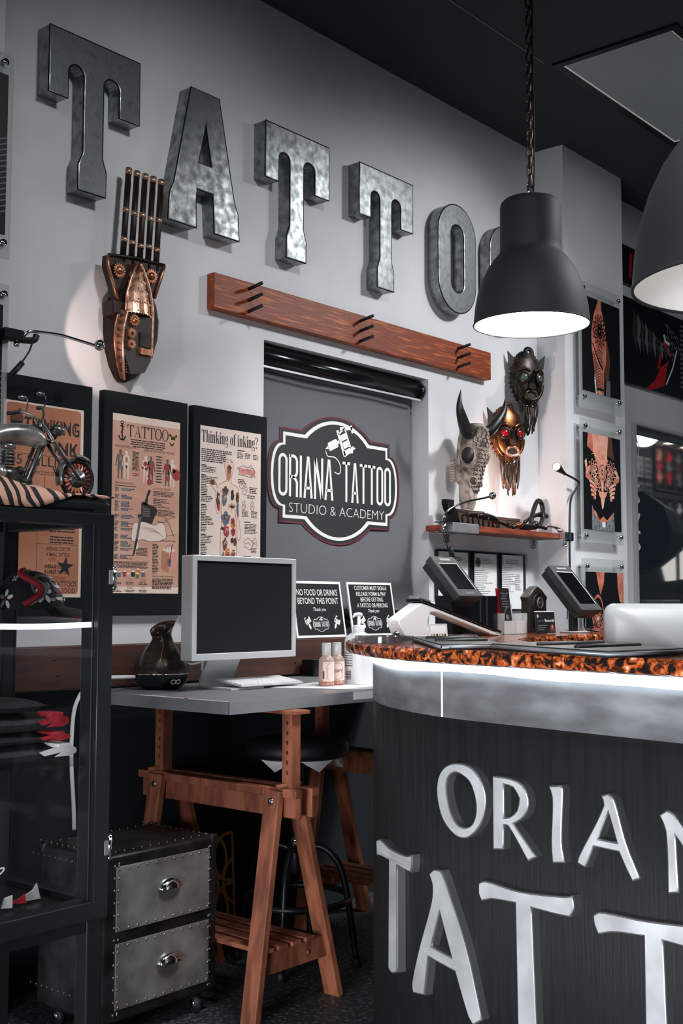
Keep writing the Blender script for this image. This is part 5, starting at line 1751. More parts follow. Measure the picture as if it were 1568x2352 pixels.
# ================================================================ DESK ON TRESTLES
M['deskgrey'] = mat('grey_stone_laminate', (122, 124, 128), 0.38, rgb2=(92, 94, 98), vscale=120, detail=3)
M['deskedge'] = mat('grey_laminate_edge', (128, 130, 134), 0.5, var=0.05, vscale=90)
ds = empty('desk', (3.1, 2.75, .9), 0, 'thick grey laminate desk top resting on two wooden trestles', 'desk')
mb = MB()
mb.box((2.357, 2.425, .8835), (3.90, 3.098, .92), M['deskgrey'], .0015)
mb.build('slab', ds)
mb = MB()
mb.box((2.3545, 2.4235, .884), (2.3575, 3.098, .9195), M['deskedge'])
mb.box((2.3545, 2.4215, .884), (3.90, 2.4255, .9195), M['deskedge'])
mb.build('edge_band', ds)
for (y0, y1, c) in ((2.60, 2.82, 'paperwhite'), (2.44, 2.62, 'paperwhite'), (2.47, 2.70, 'artred')):
    mb = MB(); mb.box((2.359 if c == 'paperwhite' else 2.364, y0, .9202), (2.366 if c == 'paperwhite' else 2.367, y1, .9206 if c == 'paperwhite' else .9208), M[c]); mb.build('edge_tape', ds)


def plank(mb, a, b, wy, wx, m, bev=.003):
    """board from a to b: wy wide along y, wx thick along x"""
    a, b = Vector(a), Vector(b)
    ax = (b - a).normalized()
    u = Vector((0, 1, 0)); v = ax.cross(u).normalized()
    T = Matrix((u, v, ax)).transposed().to_4x4(); T.translation = a
    mb.box((-wy / 2, -wx / 2, 0), (wy / 2, wx / 2, (b - a).length), m, bev, T=T)


def trestle(lab):
    t = empty('trestle', (0, 0, 0), 0, lab, 'trestle', 'wooden desk trestles')
    m = M['trestlewood']
    Y = .295
    for sx in (-1, 1):
        mb = MB()
        mb.box((sx * .0265 - .0055, -.348, .572), (sx * .0265 + .0055, .348, .655), m, .002)
        mb.box((sx * .036 - .015, -.350, .632), (sx * .036 + .015, -.298, .656), m, .002)
        mb.box((sx * .036 - .015, -.222, .632), (sx * .036 + .015, .222, .656), m, .002)
        mb.box((sx * .036 - .015, .298, .632), (sx * .036 + .015, .350, .656), m, .002)
        mb.build('beam', t)
    for sy in (-1, 1):
        for sx in (-1, 1):
            mb = MB()
            plank(mb, (-.140 if sx < 0 else .225, sy * .260, 0.0), (sx * .044, sy * .260, .648), .060, .024, m)
            lgo = mb.build('leg', t)
            mb = MB()
            q = Vector((sx * (.0605 if sx < 0 else .0655), sy * .26, .618))
            mb.ball(q, .0115, M['chrome'], n=14, sc=(.5, 1, 1))
            tag(mb.build('bolt', lgo), 'steel bolt head')
        mb = MB()
        mb.box((-.100, sy * .262 - .011, .128), (.170, sy * .262 + .011, .192), m, .002)
        st = mb.build('stretcher', t)
        for sx in (-1, 1):
            mb = MB(); mb.ball((sx * .09, sy * (.275), .158), .006, M['steel'], n=10, sc=(1, .4, 1)); mb.build('screw', st)
    for x in (-.088, -.029, .029, .088):
        mb = MB(); mb.box((x - .020, -.285, .193), (x + .020, .285, .206), m, .002); mb.build('slat', t)
    for sy in (-1, 1):
        # upright with a row of peg holes
        yc = sy * .285
        mb = MB()
        hole = []
        fr = frame((-.0185, yc, 0), (0, -1, 0), (0, 0, 1))
        hs_ = [arc(0, .70 + q * .029, .0055, .0068, 0, 360, 12)[:-1] for q in range(6)]
        mb.prism([(-.020, .585), (.020, .585), (.020, .871), (-.020, .871)], .037, m, hs_, w0=-.037, T=fr)
        up = mb.build('upright', t)
        mb = MB(); mb.tube([(-.062, yc, .663), (.040, yc, .663)], .0068, m, 10); mb.build('peg', up)
    mb = MB(); mb.box((-.035, -.330, .8715), (.035, .330, .883), m, .002); mb.build('top_rail', t)
    return t


ta = trestle('stained wooden trestle under the near left end of the desk, beside the riveted cabinet')
ta.location = (2.604, 2.70, 0)
tb = copy_tree(ta)
tb.location = (3.44, 2.745, 0)
tb['label'] = 'stained wooden trestle under the far end of the desk, behind the stool'

# ================================================================ MONITOR, KEYBOARD AND DESK THINGS
mo = empty('monitor', (2.74, 2.80, .92), 0, 'silver framed desktop monitor with a dark screen on the desk', 'monitor')
fm = wallf(0, 0, 2.765)
mb = MB(fm)
X0, X1, Z0, Z1 = 2.508, 2.985, 1.018, 1.350
def rrect(x0, z0, x1, z1, r, n=5):
    return arc(x1 - r, z1 - r, r, r, 0, 90, n) + arc(x0 + r, z1 - r, r, r, 90, 180, n) + arc(x0 + r, z0 + r, r, r, 180, 270, n) + arc(x1 - r, z0 + r, r, r, 270, 360, n)
mb.prism(rrect(X0, Z0, X1, Z1, .004), .016, M['alu'], [rrect(X0 + .020, Z0 + .022, X1 - .018, Z1 - .018, .001)], bev=.0015)
mb.prism(rrect(X0 + .0005, Z0 + .0005, X1 - .0005, Z1 - .0005, .004), .034, M['alu'], w0=-.0355, bev=.001)
mb.build('bezel', mo)
mb = MB(fm)
mb.box((X0 + .019, Z0 + .021, .001), (X1 - .017, Z1 - .017, .010), M['screen'])
mb.build('screen', mo)
mb = MB()
P = bez([(2.74, 2.805, 1.10), (2.74, 2.835, 1.04), (2.74, 2.868, .975), (2.74, 2.884, .940), (2.74, 2.870, .926), (2.74, 2.80, .9235), (2.74, 2.735, .9235)], 6)
vs, fs = [], []
for i, p in enumerate(P):
    tq = (P[min(i + 1, len(P) - 1)] - P[max(0, i - 1)]).normalized()
    nq = Vector((0, -tq.z, tq.y)) * .003
    for hx in (-.075, .075):
        vs += [tuple(p + nq + Vector((hx, 0, 0))), tuple(p - nq + Vector((hx, 0, 0)))]
for i in range(len(P) - 1):
    a, b = 4 * i, 4 * i + 4
    fs += [[a, a + 2, b + 2, b], [a + 1, b + 1, b + 3, a + 3], [a, b, b + 1, a + 1], [a + 2, a + 3, b + 3, b + 2]]
fs += [[0, 1, 3, 2], [len(vs) - 4, len(vs) - 2, len(vs) - 1, len(vs) - 3]]
mb.add(vs, fs, M['alu'], False)
mb.build('stand', mo)
kb = empty('keyboard', (2.85, 2.79, .93), 0, 'slim white keyboard lying across the foot of the monitor', 'keyboard')
T = frame((2.700, 2.722, .9285), (1, -.03, 0), (.03, .99, .13))
mb = MB(T)
mb.box((0, 0, 0), (.285, .125, .006), M['alu'], .002)
mb.build('plate', kb)
mb = MB(T)
for r in range(5):
    for c in range(14):
        x = .006 + c * .0196; y = .008 + r * .022
        if r == 0 and 4 <= c <= 8:
            if c == 4: mb.box((x, y, .006), (x + .0945, y + .018, .0085), M['white'], .001)
            continue
        mb.box((x, y, .006), (x + .0168, y + .018, .0085), M['white'], .001)
tag(mb.build('keys', kb), kind='stuff')
# monitor cable
tag(MB().tube(bez([(2.70, 2.86, 1.02), (2.64, 2.90, 1.0), (2.635, 2.97, 1.030), (2.63, 3.06, 1.040)], 6), .0038, M['white'], 8).tube(bez([(2.63, 2.83, 1.015), (2.655, 2.86, .985), (2.70, 2.90, .972), (2.74, 2.94, .965)], 6), .0038, M['white'], 8).build('monitor_cable'),
    'white cable looping out behind the lower left of the monitor', 'cable')

# vase shaped diffuser
M['bronzewood'] = mat('dark_bronze_woodgrain', (62, 50, 44), 0.28, 0.35, rgb2=(28, 24, 23), vscale=18, vstretch=(1, 1, 5))
df = empty('aroma_diffuser', (2.572, 2.965, .92), 0, 'dark bronze jug-shaped aroma diffuser with a white loop mark, on the desk', 'diffuser')
T = Matrix.Translation((2.572, 2.965, .92))
mb = MB(T)
mb.lathe([(.001, .0005), (.054, .0005), (.066, .006), (.081, .020), (.089, .038), (.0915, .050)], M['blackgloss'], 40)
bb = mb.build('base', df)
mb = MB(T); mb.lathe([(.0915, .0495), (.0925, .051), (.0915, .0525)], M['chrome'], 40); tag(mb.build('ring', df), 'thin bright ring')
# flared body with a slanted spout lip
mb = MB(T)
prof = [(.0915, .0525), (.0905, .062), (.084, .082), (.068, .108), (.049, .135), (.036, .156), (.0305, .172), (.031, .188), (.035, .202), (.039, .211)]
n = 36
vs, fs = [], []
for (r, z) in prof:
    k = max(0, (z - .12) / .09)
    for i in range(n):
        a = 2 * PI * i / n
        sp = math.cos(a - .15)
        zz = z + k * k * (.020 * sp - .010)
        rr = r * (1 + .35 * k * k * max(0, sp) ** 3)
        vs.append((rr * math.cos(a), rr * math.sin(a), zz))
for j in range(len(prof) - 1):
    for i in range(n): fs.append([j * n + i, j * n + (i + 1) % n, (j + 1) * n + (i + 1) % n, (j + 1) * n + i])
m0 = len(prof) - 1
for i in range(n): pass
# inside of the mouth
b0 = len(vs)
for i in range(n):
    p = vs[m0 * n + i]; vs.append((p[0] * .72, p[1] * .72, p[2] - .03))
for i in range(n): fs.append([m0 * n + i, m0 * n + (i + 1) % n, b0 + (i + 1) % n, b0 + i])
fs.append([b0 + i for i in range(n)])
mb.add(vs, fs, M['bronzewood'], True)
mb.tube(bez([(-.030, -.012, .185), (-.022, -.026, .165), (-.026, -.038, .142), (-.046, -.052, .108), (-.060, -.060, .085)], 6), .0016, M['copper'], 6)
mb.build('body', df)
# infinity mark on the base
mb = MB(T)
ang = -1.73
for sgn in (-1, 1):
    pts = []
    for q in range(14):
        a = 2 * PI * q / 14
        u = sgn * .0085 + .0085 * math.cos(a); v = .027 + .0065 * math.sin(a)
        th = ang + u / .088
        rad = .0850 + (v - .020) * .45
        pts.append((rad * math.cos(th) * 1.01, rad * math.sin(th) * 1.01, v))
    mb.tube(pts, .0016, M['white'], 6, closed=True)
tag(mb.build('mark', bb), 'white infinity mark')
tag(MB().tube(bez([(2.475, 2.985, .962), (2.40, 2.95, .966), (2.30, 2.92, .968), (2.225, 2.90, .950), (2.182, 2.90, .890), (2.172, 2.90, .790), (2.175, 2.90, .70), (2.195, 2.915, .60), (2.21, 2.93, .525)], 8), .006, M['white'], 10).build('power_cable'),
    'white power cable running from the diffuser down behind the display case', 'cable')

# paper, spray bottles, pump bottle
tag(MB().add([(2.839, 2.73, .9207), (2.975, 2.432, .9207), (3.45, 2.432, .9207), (3.33, 2.74, .9207), (3.10, 2.775, .9207),
              (2.839, 2.73, .9222), (2.975, 2.432, .9222), (3.45, 2.432, .9222), (3.33, 2.74, .9222), (3.10, 2.775, .9222)],
             [[4, 3, 2, 1, 0], [5, 6, 7, 8, 9], [0, 1, 6, 5], [1, 2, 7, 6], [2, 3, 8, 7], [3, 4, 9, 8], [4, 0, 5, 9]], M['paperwhite']).build('paper_sheet'),
    'white paper sheets lying on the desk under the small spray bottles', 'paper')
tag(MB().box((2.90, 2.4185, .894), (3.30, 2.4212, .919), M['paperwhite']).build('edge_note'), 'strip of white paper taped to the front edge of the desk by the counter', 'paper')
M['pinkliquid'] = mat('clear_bottle_with_pink_liquid', (226, 196, 184), 0.12, alpha=0.4)
M['clearcap'] = mat('clear_plastic', (214, 214, 212), 0.15, alpha=0.55)
M['amber'] = mat('amber_liquid', (176, 92, 62), 0.15)
M['labelpink'] = mat('pink_paper_label', (232, 202, 192), 0.7)
for i, (x, y, lab) in enumerate(((3.010, 2.632, 'small spray bottle on the desk, left one of two'), (3.072, 2.640, 'small spray bottle lettered KSPT on the desk, right one of two'))):
    t = empty('spray_bottle', (x, y, .9225), 0, lab, 'bottle', 'small spray bottles')
    T = Matrix.Translation((x, y, .9225))
    mb = MB(T)
    mb.lathe([(.001, .001), (.0255, .001), (.0265, .004), (.0265, .082), (.024, .092), (.016, .100), (.0145, .104), (.001, .104)], M['pinkliquid'], 28)
    mb.build('bottle_body', t)
    mb = MB(T); mb.lathe([(.001, .002), (.0262, .002), (.0266, .014), (.001, .014)], M['amber'], 28); mb.build('liquid', t)
    mb = MB(T)
    a0, a1 = (-2.9, -1.2) if i == 0 else (-2.75, -.35)
    nn = 14; vs = []
    for q in range(nn + 1):
        a = a0 + (a1 - a0) * q / nn
        vs += [(.0270 * math.cos(a), .0270 * math.sin(a), .016), (.0270 * math.cos(a), .0270 * math.sin(a), .080)]
    mb.add(vs, [[2 * q, 2 * q + 2, 2 * q + 3, 2 * q + 1] for q in range(nn)], M['labelpink'], True)
    aL = -2.35
    Tl = frame((.0274 * math.cos(aL), .0274 * math.sin(aL), .0), (-math.sin(aL), math.cos(aL), 0), (0, 0, 1))
    if i == 1:
        mb.text('KSPT', .0095, M['ink'], (.003, .044), .0006, width=.030, T=Tl)
        mb.path([(-.012, .022), (-.016, .028), (-.016, .066), (-.012, .074), (0, .076), (.012, .074), (.016, .066), (.016, .028), (.012, .022), (0, .020)], .0010, M['inkbrown'], .0006, T=Tl, closed=True)
    else:
        mb.path([(.004, .022), (.000, .028), (.000, .066), (.004, .074), (.012, .077)], .0010, M['inkbrown'], .0006, T=Tl)
        mb.rect(-.014, .024, -.010, .05, M['ink'], .0006, T=Tl)
    mb.build('label', t)
    mb = MB(T)
    mb.lathe([(.0155, .102), (.0160, .104), (.0160, .140), (.0148, .144), (.001, .144)], M['clearcap'], 24)
    mb.lathe([(.001, .104), (.008, .104), (.008, .128), (.0045, .136), (.001, .137)], M['white'], 16)
    mb.build('cap', t)
pb = empty('pump_bottle', (3.165, 2.60, .92), 0, 'white pump bottle with a barcode label on the desk, rising behind the counter tip', 'bottle')
T = Matrix.Translation((3.165, 2.62, .9225))
mb = MB(T)
n = 40
def sq(a, r, k=.72): 
    c, s = math.cos(a), math.sin(a)
    return (r * math.copysign(abs(c) ** k, c), r * math.copysign(abs(s) ** k, s))
prof = [(.044, .0), (.046, .003), (.046, .135), (.044, .152), (.037, .166), (.024, .174), (.020, .176)]
vs, fs = [], []
for r, z in prof:
    for i in range(n): vs.append((*sq(2 * PI * i / n, r), z))
for j in range(len(prof) - 1):
    for i in range(n): fs.append([j * n + i, j * n + (i + 1) % n, (j + 1) * n + (i + 1) % n, (j + 1) * n + i])
fs.append(list(range(n))[::-1]); fs.append([(len(prof) - 1) * n + i for i in range(n)])
mb.add(vs, fs, M['white'], True)
mb.build('bottle_body', pb)
mb = MB(T)
mb.lathe([(.019, .175), (.0205, .178), (.0205, .197), (.018, .201), (.006, .202), (.006, .232), (.001, .232)], M['white'], 24)
mb.tube(bez([(.012, 0, .236), (-.004, 0, .238), (-.022, .0, .236), (-.030, 0, .228)], 5), [.008] * 6 + [.0065] * 5 + [.004] * 5, M['white'], 10)
mb.build('pump', pb)
mb = MB(frame((3.165 - .0465, 2.62 + .022, .9225), (0, -1, 0), (0, 0, 1)))
for q in range(6): mb.rect(-.012 + .002 * (q % 2), .105 - q * .0085, .030, .107 - q * .0085, M['ink'], .0004)
mb.path([(-.014, .062), (.032, .062), (.032, .112), (-.014, .112)], .0008, M['ink'], .0004, closed=True)
mb.rect(.0, .012, .030, .050, M['paperwhite'], .0003)
for q in range(9): mb.rect(.003, .016 + q * .0034, .027, .0172 + q * .0034 + .0008 * (q % 3), M['ink'], .0006)
mb.build('label', pb)
tag(MB().box((3.38, 3.02, .9205), (3.62, 3.085, .985), M['blackgloss'], .006).build('card_reader'), 'black plastic box on the desk behind the spray bottles', 'box')

# ================================================================ STOOL UNDER THE DESK
M['seatblack'] = mat('black_stool_vinyl', (22, 23, 25), 0.5, bump=.05, bscale=200)
so = empty('stool', (2.985, 2.74, 0), 0, 'black round stool with a foot ring, under the desk between the trestles', 'stool')
T = Matrix.Translation((2.985, 2.74, 0))
mb = MB(T)
mb.lathe([(.001, .682), (.150, .682), (.172, .690), (.177, .705), (.174, .722), (.165, .738), (.12, .748), (.001, .750)], M['seatblack'], 44)
mb.build('seat', so)
mb = MB(T)
for a in (3.4, 4.35, 5.3):
    c, s_ = math.cos(a), math.sin(a)
    mb.add([(.155 * math.cos(a - .4), .155 * math.sin(a - .4), .684), (.155 * math.cos(a + .4), .155 * math.sin(a + .4), .684), (.08 * c, .08 * s_, .660), (.158 * c, .158 * s_, .648)],
           [[0, 3, 2], [3, 1, 2], [0, 1, 3]], M['white'])
tag(mb.build('seat_lining', so), 'torn pale lining hanging below the seat')
mb = MB(T)
mb.cyl((0, 0, .36), (0, 0, .682), .021, M['blackmetal'], 16)
mb.lathe([(.028, .30), (.034, .32), (.034, .40), (.028, .42)], M['blackmetal'], 20)
mb.lathe([(.034, .404), (.036, .408), (.034, .412)], M['chrome'], 20)
mb.build('post', so)
for a in (.5, .5 + PI / 2, .5 + PI, .5 + 1.5 * PI):
    mb = MB(T)
    c, s_ = math.cos(a), math.sin(a)
    mb.tube(bez([(.02 * c, .02 * s_, .375), (.085 * c, .085 * s_, .385), (.145 * c, .145 * s_, .33), (.175 * c, .175 * s_, .22), (.205 * c, .205 * s_, .02)], 6), .012, M['blackmetal'], 10)
    mb.lathe([(.001, .0005), (.016, .0005), (.016, .02), (.012, .028)], M['black'], 14, T=Matrix.Translation((.205 * c, .205 * s_, 0)))
    mb.build('leg', so)
mb = MB(T)
mb.tube([(.178 * math.cos(q * PI / 20), .178 * math.sin(q * PI / 20), .215) for q in range(40)], .0115, M['blackmetal'], 10, closed=True)
mb.build('foot_ring', so)

# ================================================================ RIVETED METAL CABINET
M['trunkmetal'] = mat('dull_riveted_metal', (164, 162, 161), 0.45, 0.55, rgb2=(106, 101, 99), vscale=9, detail=6, rvar=.1, bump=.04, bscale=30)
M['trunkframe'] = mat('dark_metal_frame', (74, 74, 76), 0.36, 0.8, rgb2=(46, 45, 45), vscale=14)
M['rivet'] = mat('steel_rivet', (150, 146, 142), 0.3, 0.9)
M['trunktop'] = mat('dark_trunk_top', (46, 44, 44), 0.5, 0.5, rgb2=(32, 31, 32), vscale=10)
tk = empty('drawer_cabinet', (2.275, 2.775, 0), 0, 'riveted metal drawer cabinet with two cup handles, on the floor beside the display case', 'cabinet')
X0, X1, Y0_, Y1_, Z0, Z1 = 2.062, 2.490, 2.605, 2.900, .062, .512
mb = MB()
mb.box((X0, Y0_, Z0), (X1, Y1_, Z1), M['trunkframe'], .014, seg=4)
mb.build('body', tk)
mb = MB(); mb.box((X0 + .03, Y0_ + .03, Z1), (X1 - .03, Y1_ - .03, Z1 + .002), M['trunktop']); mb.build('top_panel', tk)
for (x, y) in ((X0, Y0_), (X1, Y0_), (X0, Y1_), (X1, Y1_)):
    mb = MB(); mb.box((x - .003 if x == X0 else x - .030, y - .003 if y == Y0_ else y - .03, Z1 - .030), (x + .030 if x == X0 else x + .003, y + .03 if y == Y0_ else y + .003, Z1 + .003), M['trunkframe'], .010, seg=3); mb.build('corner_cap', tk)
fr = wallf(0, 0, Y0_)
drs = []
for k, (za, zb) in enumerate(((.095, .272), (.303, .478))):
    mb = MB()
    mb.box((X0 + .046, Y0_ - .004, za), (X1 - .036, Y0_ + .02, zb), M['trunkmetal'], .002)
    d = mb.build('drawer', tk)
    mb = MB(fr)
    # cup pull
    T = Matrix.Translation((2.297, (za + zb) / 2 + .012, .004))
    vs, fs = [], []
    nA, nB = 14, 8
    for j in range(nB + 1):
        for i in range(nA + 1):
            a = PI * i / nA; b = PI / 2 * j / nB
            vs.append((.041 * math.cos(a) * math.cos(b * .0 + 0) * (1 - .0 * j), .030 * math.sin(a) * math.cos(b) - .010, .024 * math.sin(b) * math.sin(a) ** .6 + .0005))
    for j in range(nB):
        for i in range(nA): fs.append([j * (nA + 1) + i, j * (nA + 1) + i + 1, (j + 1) * (nA + 1) + i + 1, (j + 1) * (nA + 1) + i])
    mb.add(vs, fs, M['chrome'], True, T)
    mb.path([(.041 * math.cos(PI * i / 16), .030 * math.sin(PI * i / 16) - .010) for i in range(17)], .006, M['steel'], .001, T=T)
    tag(mb.build('handle', d), 'shiny half-round cup handle')
    drs.append((za, zb))
# rivets: every one its own small mesh, sharing data
rmb = MB(); rmb.ball((0, 0, 0), .0036, M['rivet'], n=8, sc=(1, .7, 1))
r0 = rmb.build('rivet', tk)
spots = []
for (za, zb) in drs:
    for i in range(11):
        x = X0 + .055 + i * .0328
        spots += [(x, Y0_ - .0045, zb - .008), (x, Y0_ - .0045, za + .008)]
for i in range(13):
    z = .085 + i * .033
    spots += [(X0 + .041, Y0_ - .001, z), (X0 + .052, Y0_ - .0045, z), (X1 - .041, Y0_ - .0045, z), (X1 - .031, Y0_ - .001, z)]
for i in range(11):
    x = X0 + .055 + i * .0328
    spots += [(x, Y0_ - .001, .486), (x, Y0_ - .001, .087)]
spots = spots[:98]
inv = Vector((2.275, 2.775, 0))
for i, p in enumerate(spots):
    c = r0 if i == 0 else r0.copy()
    if i: col.objects.link(c); c.parent = tk
    c.location = Vector(p)
# the remaining rivets on top and side, as one part
mb = MB()
for i in range(12):
    y = Y0_ + .03 + i * .026
    for x in (X0 + .024, X1 - .024): mb.ball((x, y, Z1 + .001), .003, M['rivet'], n=6)
    mb.ball((X0 - .0005, y, Z1 - .03), .003, M['rivet'], n=6); mb.ball((X0 - .0005, y, .12), .003, M['rivet'], n=6)
for i in range(13):
    x = X0 + .03 + i * .031
    mb.ball((x, Y0_ + .022, Z1 + .001), .003, M['rivet'], n=6); mb.ball((x, Y1_ - .022, Z1 + .001), .003, M['rivet'], n=6)
    mb.ball((X0 - .0005, Y0_ + .04, .10 + i * .031), .003, M['rivet'], n=6)
tag(mb.build('top_and_side_rivets', tk), kind='stuff')
for (x, y) in ((X0 + .05, Y0_ + .04), (X1 - .05, Y0_ + .04), (X0 + .05, Y1_ - .04), (X1 - .05, Y1_ - .04)):
    mb = MB()
    mb.cyl((x - .010, y, .028), (x + .010, y, .028), .0275, M['black'], 20)
    mb.cyl((x - .0115, y, .028), (x + .0115, y, .028), .012, M['chrome'], 14)
    mb.box((x - .015, y - .015, .048), (x + .015, y + .015, .064), M['blackmetal'], .003)
    mb.build('caster', tk)

# board with golden rings behind it
M['goldprint'] = mat('orange_gold_print', (224, 156, 88), 0.5)
gb = empty('printed_board', (2.87, 2.98, 0), 0, 'dark board with an orange interlaced ring design, behind the riveted cabinet', 'board')
T = frame((2.64, 3.014, .0), (1, 0, 0), (0, .05, 1))
mb = MB(T); mb.box((0, 0.001, 0), (.318, .408, .012), M['black'], .004); mb.build('board', gb)
mb = MB(T)
for q in range(6):
    a = PI / 3 * q
    L = [(.255 + .085 * math.cos(a) + .072 * math.cos(2 * PI * i / 28), .235 + .098 * math.sin(a) + .080 * math.sin(2 * PI * i / 28)) for i in range(28)]
    seg_, outl = [], []
    for p in L:
        seg_.append((min(p[0], .316), p[1]))
    mb.path(seg_, .011, M['goldprint'], .0126 + q * .0001, closed=True)
mb.build('ring_design', gb)

# ================================================================ GLASS DISPLAY CASE
M['casemetal'] = mat('black_powder_coated_metal', (27, 30, 33), 0.36, 0.3, spec=.4)
M['caseglass'] = mat('case_glass', (6, 8, 8), 0.03, alpha=0.06)
CX0, CX1, CY0, CY1, CZ = 1.135, 1.705, 2.150, 2.545, 1.436
dc = empty('display_case', (1.42, 2.35, 0), 0, 'tall black metal display case with glass sides at the left frame edge', 'display cabinet')
mb = MB()
p_ = .043
for (x0, y0) in ((CX0, CY0), (CX1 - p_, CY0), (CX0, CY1 - p_), (CX1 - p_, CY1 - p_)):
    mb.box((x0, y0, 0.001), (x0 + p_, y0 + p_, CZ - .01), M['casemetal'], .004)
for z0, z1 in ((1.372, CZ - .01), (.475, .545)):
    mb.box((CX0 + p_, CY0 + .004, z0), (CX1 - p_, CY0 + p_ - .006, z1), M['casemetal'], .003)
    mb.box((CX0 + p_, CY1 - p_ + .006, z0), (CX1 - p_, CY1 - .004, z1), M['casemetal'], .003)
    for x in (CX0 + .004, CX1 - p_ + .006): mb.box((x, CY0 + p_, z0), (x + .033, CY1 - p_, z1), M['casemetal'], .003)
mb.build('frame', dc)
mb = MB(); mb.box((CX0 - .001, CY0 - .001, 1.402), (CX1 + .001, CY1 + .001, CZ), M['casemetal'], .014, seg=4)
mb.build('top', dc)
mb = MB(); mb.ball((CX1 - .012, CY0 - .001, 1.392), .0055, M['chrome'], n=12); mb.build('screw', dc)
mb = MB()
dx0, dx1 = CX0 + .006, CX1 - .001
fr = wallf(0, 0, CY0 - .002)
mb.prism([(dx0, .505), (dx1, .505), (dx1, 1.400), (dx0, 1.400)], .016, M['casemetal'], [[(dx0 + .040, .545), (dx1 - .040, .545), (dx1 - .040, 1.372), (dx0 + .040, 1.372)]], bev=.002, T=fr)
do = mb.build('door', dc)
mb = MB(); mb.box((dx0 + .036, CY0 - .012, .541), (dx1 - .036, CY0 - .008, 1.376), M['caseglass']); tag(mb.build('pane', do), 'clear door glass')
for z in (1.257, .656):
    mb = MB(); mb.cyl((CX1 + .001, CY0 - .018, z - .022), (CX1 + .001, CY0 - .018, z + .022), .0052, M['chrome'], 12)
    for s_ in (-1, 1): mb.ball((CX1 + .001, CY0 - .018, z + s_ * .023), .0056, M['chrome'], n=10)
    mb.box((CX1 - .014, CY0 - .0195, z - .016), (CX1 + .003, CY0 - .0165, z + .016), M['steel'], .001)
    mb.build('hinge', dc)
for x in (CX0 + .006, CX1 - .010):
    mb = MB(); mb.box((x, CY0 + p_, .545), (x + .004, CY1 - p_, 1.372), M['caseglass']); tag(mb.build('side_pane', dc), 'clear side glass')
M['shelfglass'] = mat('shelf_glass', (20, 26, 27), 0.05, alpha=0.25)
mb = MB(); mb.box((CX0 + .010, CY0 + .012, 1.152), (CX1 - .010, CY1 - .02, 1.160), M['shelfglass']); s1 = mb.build('glass_shelf', dc)
mb = MB()
mb.add([(CX0 + .044 + (CX1 - CX0 - .088) * i / 16, CY0 + y, 1.146 + z + .004 * math.cos(i / 16 * PI * 1.4)) for i in range(17) for (y, z) in ((.0035, 0), (.0035, .012), (.010, .012), (.010, 0))],
       [[4 * i + a, 4 * i + (a + 1) % 4, 4 * i + 4 + (a + 1) % 4, 4 * i + 4 + a] for i in range(16) for a in range(4)], M['led'], True)
tag(mb.build('light_strip', s1), 'glowing white strip along the shelf front')
mb = MB(); mb.box((CX0 + .010, CY0 + .02, .838), (CX1 - .010, CY1 - .02, .846), M['shelfglass']); mb.build('glass_shelf', dc)
mb = MB(); mb.box((CX0 + .010, CY0 + .02, .518), (CX1 - .010, CY1 - .02, .530), M['casemetal']); mb.build('base_plate', dc)

# ---- animal print cloth
def stripes_material():
    m = bpy.data.materials.new('animal_print_cloth')
    m.use_nodes = True
    nt = m.node_tree; b = nt.nodes['Principled BSDF']
    tc = nt.nodes.new('ShaderNodeTexCoord'); mp = nt.nodes.new('ShaderNodeMapping')
    mp.inputs['Rotation'].default_value = (0, .5, .55); mp.inputs['Scale'].default_value = (1, .8, 1)
    wv = nt.nodes.new('ShaderNodeTexWave'); wv.inputs['Scale'].default_value = 13; wv.inputs['Distortion'].default_value = 9
    wv.inputs['Detail'].default_value = 1.2; wv.inputs['Detail Scale'].default_value = 1.1
    rp = nt.nodes.new('ShaderNodeValToRGB'); rp.color_ramp.elements[0].position = .42; rp.color_ramp.elements[1].position = .50
    rp.color_ramp.elements[0].color = (*lin((26, 24, 25)), 1); rp.color_ramp.elements[1].color = (*lin((214, 164, 142)), 1)
    nt.links.new(tc.outputs['Object'], mp.inputs[0]); nt.links.new(mp.outputs[0], wv.inputs[0]); nt.links.new(wv.outputs['Fac'], rp.inputs[0]); nt.links.new(rp.outputs[0], b.inputs['Base Color'])
    b.inputs['Roughness'].default_value = .8
    return m


M['zebra'] = stripes_material()
mb = MB()
vs, fs = [], []
NU, NV = 44, 26
for j in range(NV + 1):
    for i in range(NU + 1):
        u = i / NU; v = j / NV
        x = 1.15 + .56 * u
        # the cloth lies on the top and hangs over the front edge at the left
        reach = .294 + .038 * max(0, min(1, (1.60 - x) / .10)) ** .8
        s_ = reach * v
        flat = 2.440 - s_
        edge = CY0 - .004
        damp = .25 if abs(flat - 2.335) < .06 and x > 1.40 else 1.0
        fold = damp * (.012 * math.sin(9 * u + 3 * v + .6) + .009 * math.sin(15 * u - 5 * v) + .010) * (1 if u < .75 else .35)
        if flat > edge:
            y, z = flat, CZ + .004 + max(0, fold) * (1.0 if v > .1 else .4)
        else:
            y, z = edge - .004 - max(0, fold) * .25, CZ + .004 + max(0, fold) * (1 - (edge - flat) / .038) - (edge - flat) * .95
        if x > 1.69: z = CZ + .004 + max(0, fold) * .4
        vs.append((x, y, z))
for j in range(NV):
    for i in range(NU): fs.append([j * (NU + 1) + i, j * (NU + 1) + i + 1, (j + 1) * (NU + 1) + i + 1, (j + 1) * (NU + 1) + i])
mb.add(vs, fs, M['zebra'], True)
o = mb.build('animal_print_cloth')
so_ = o.modifiers.new('thick', 'SOLIDIFY'); so_.thickness = .003; so_.offset = 1
tag(o, 'striped tan and black animal print cloth draped over the top of the display case', 'cloth')

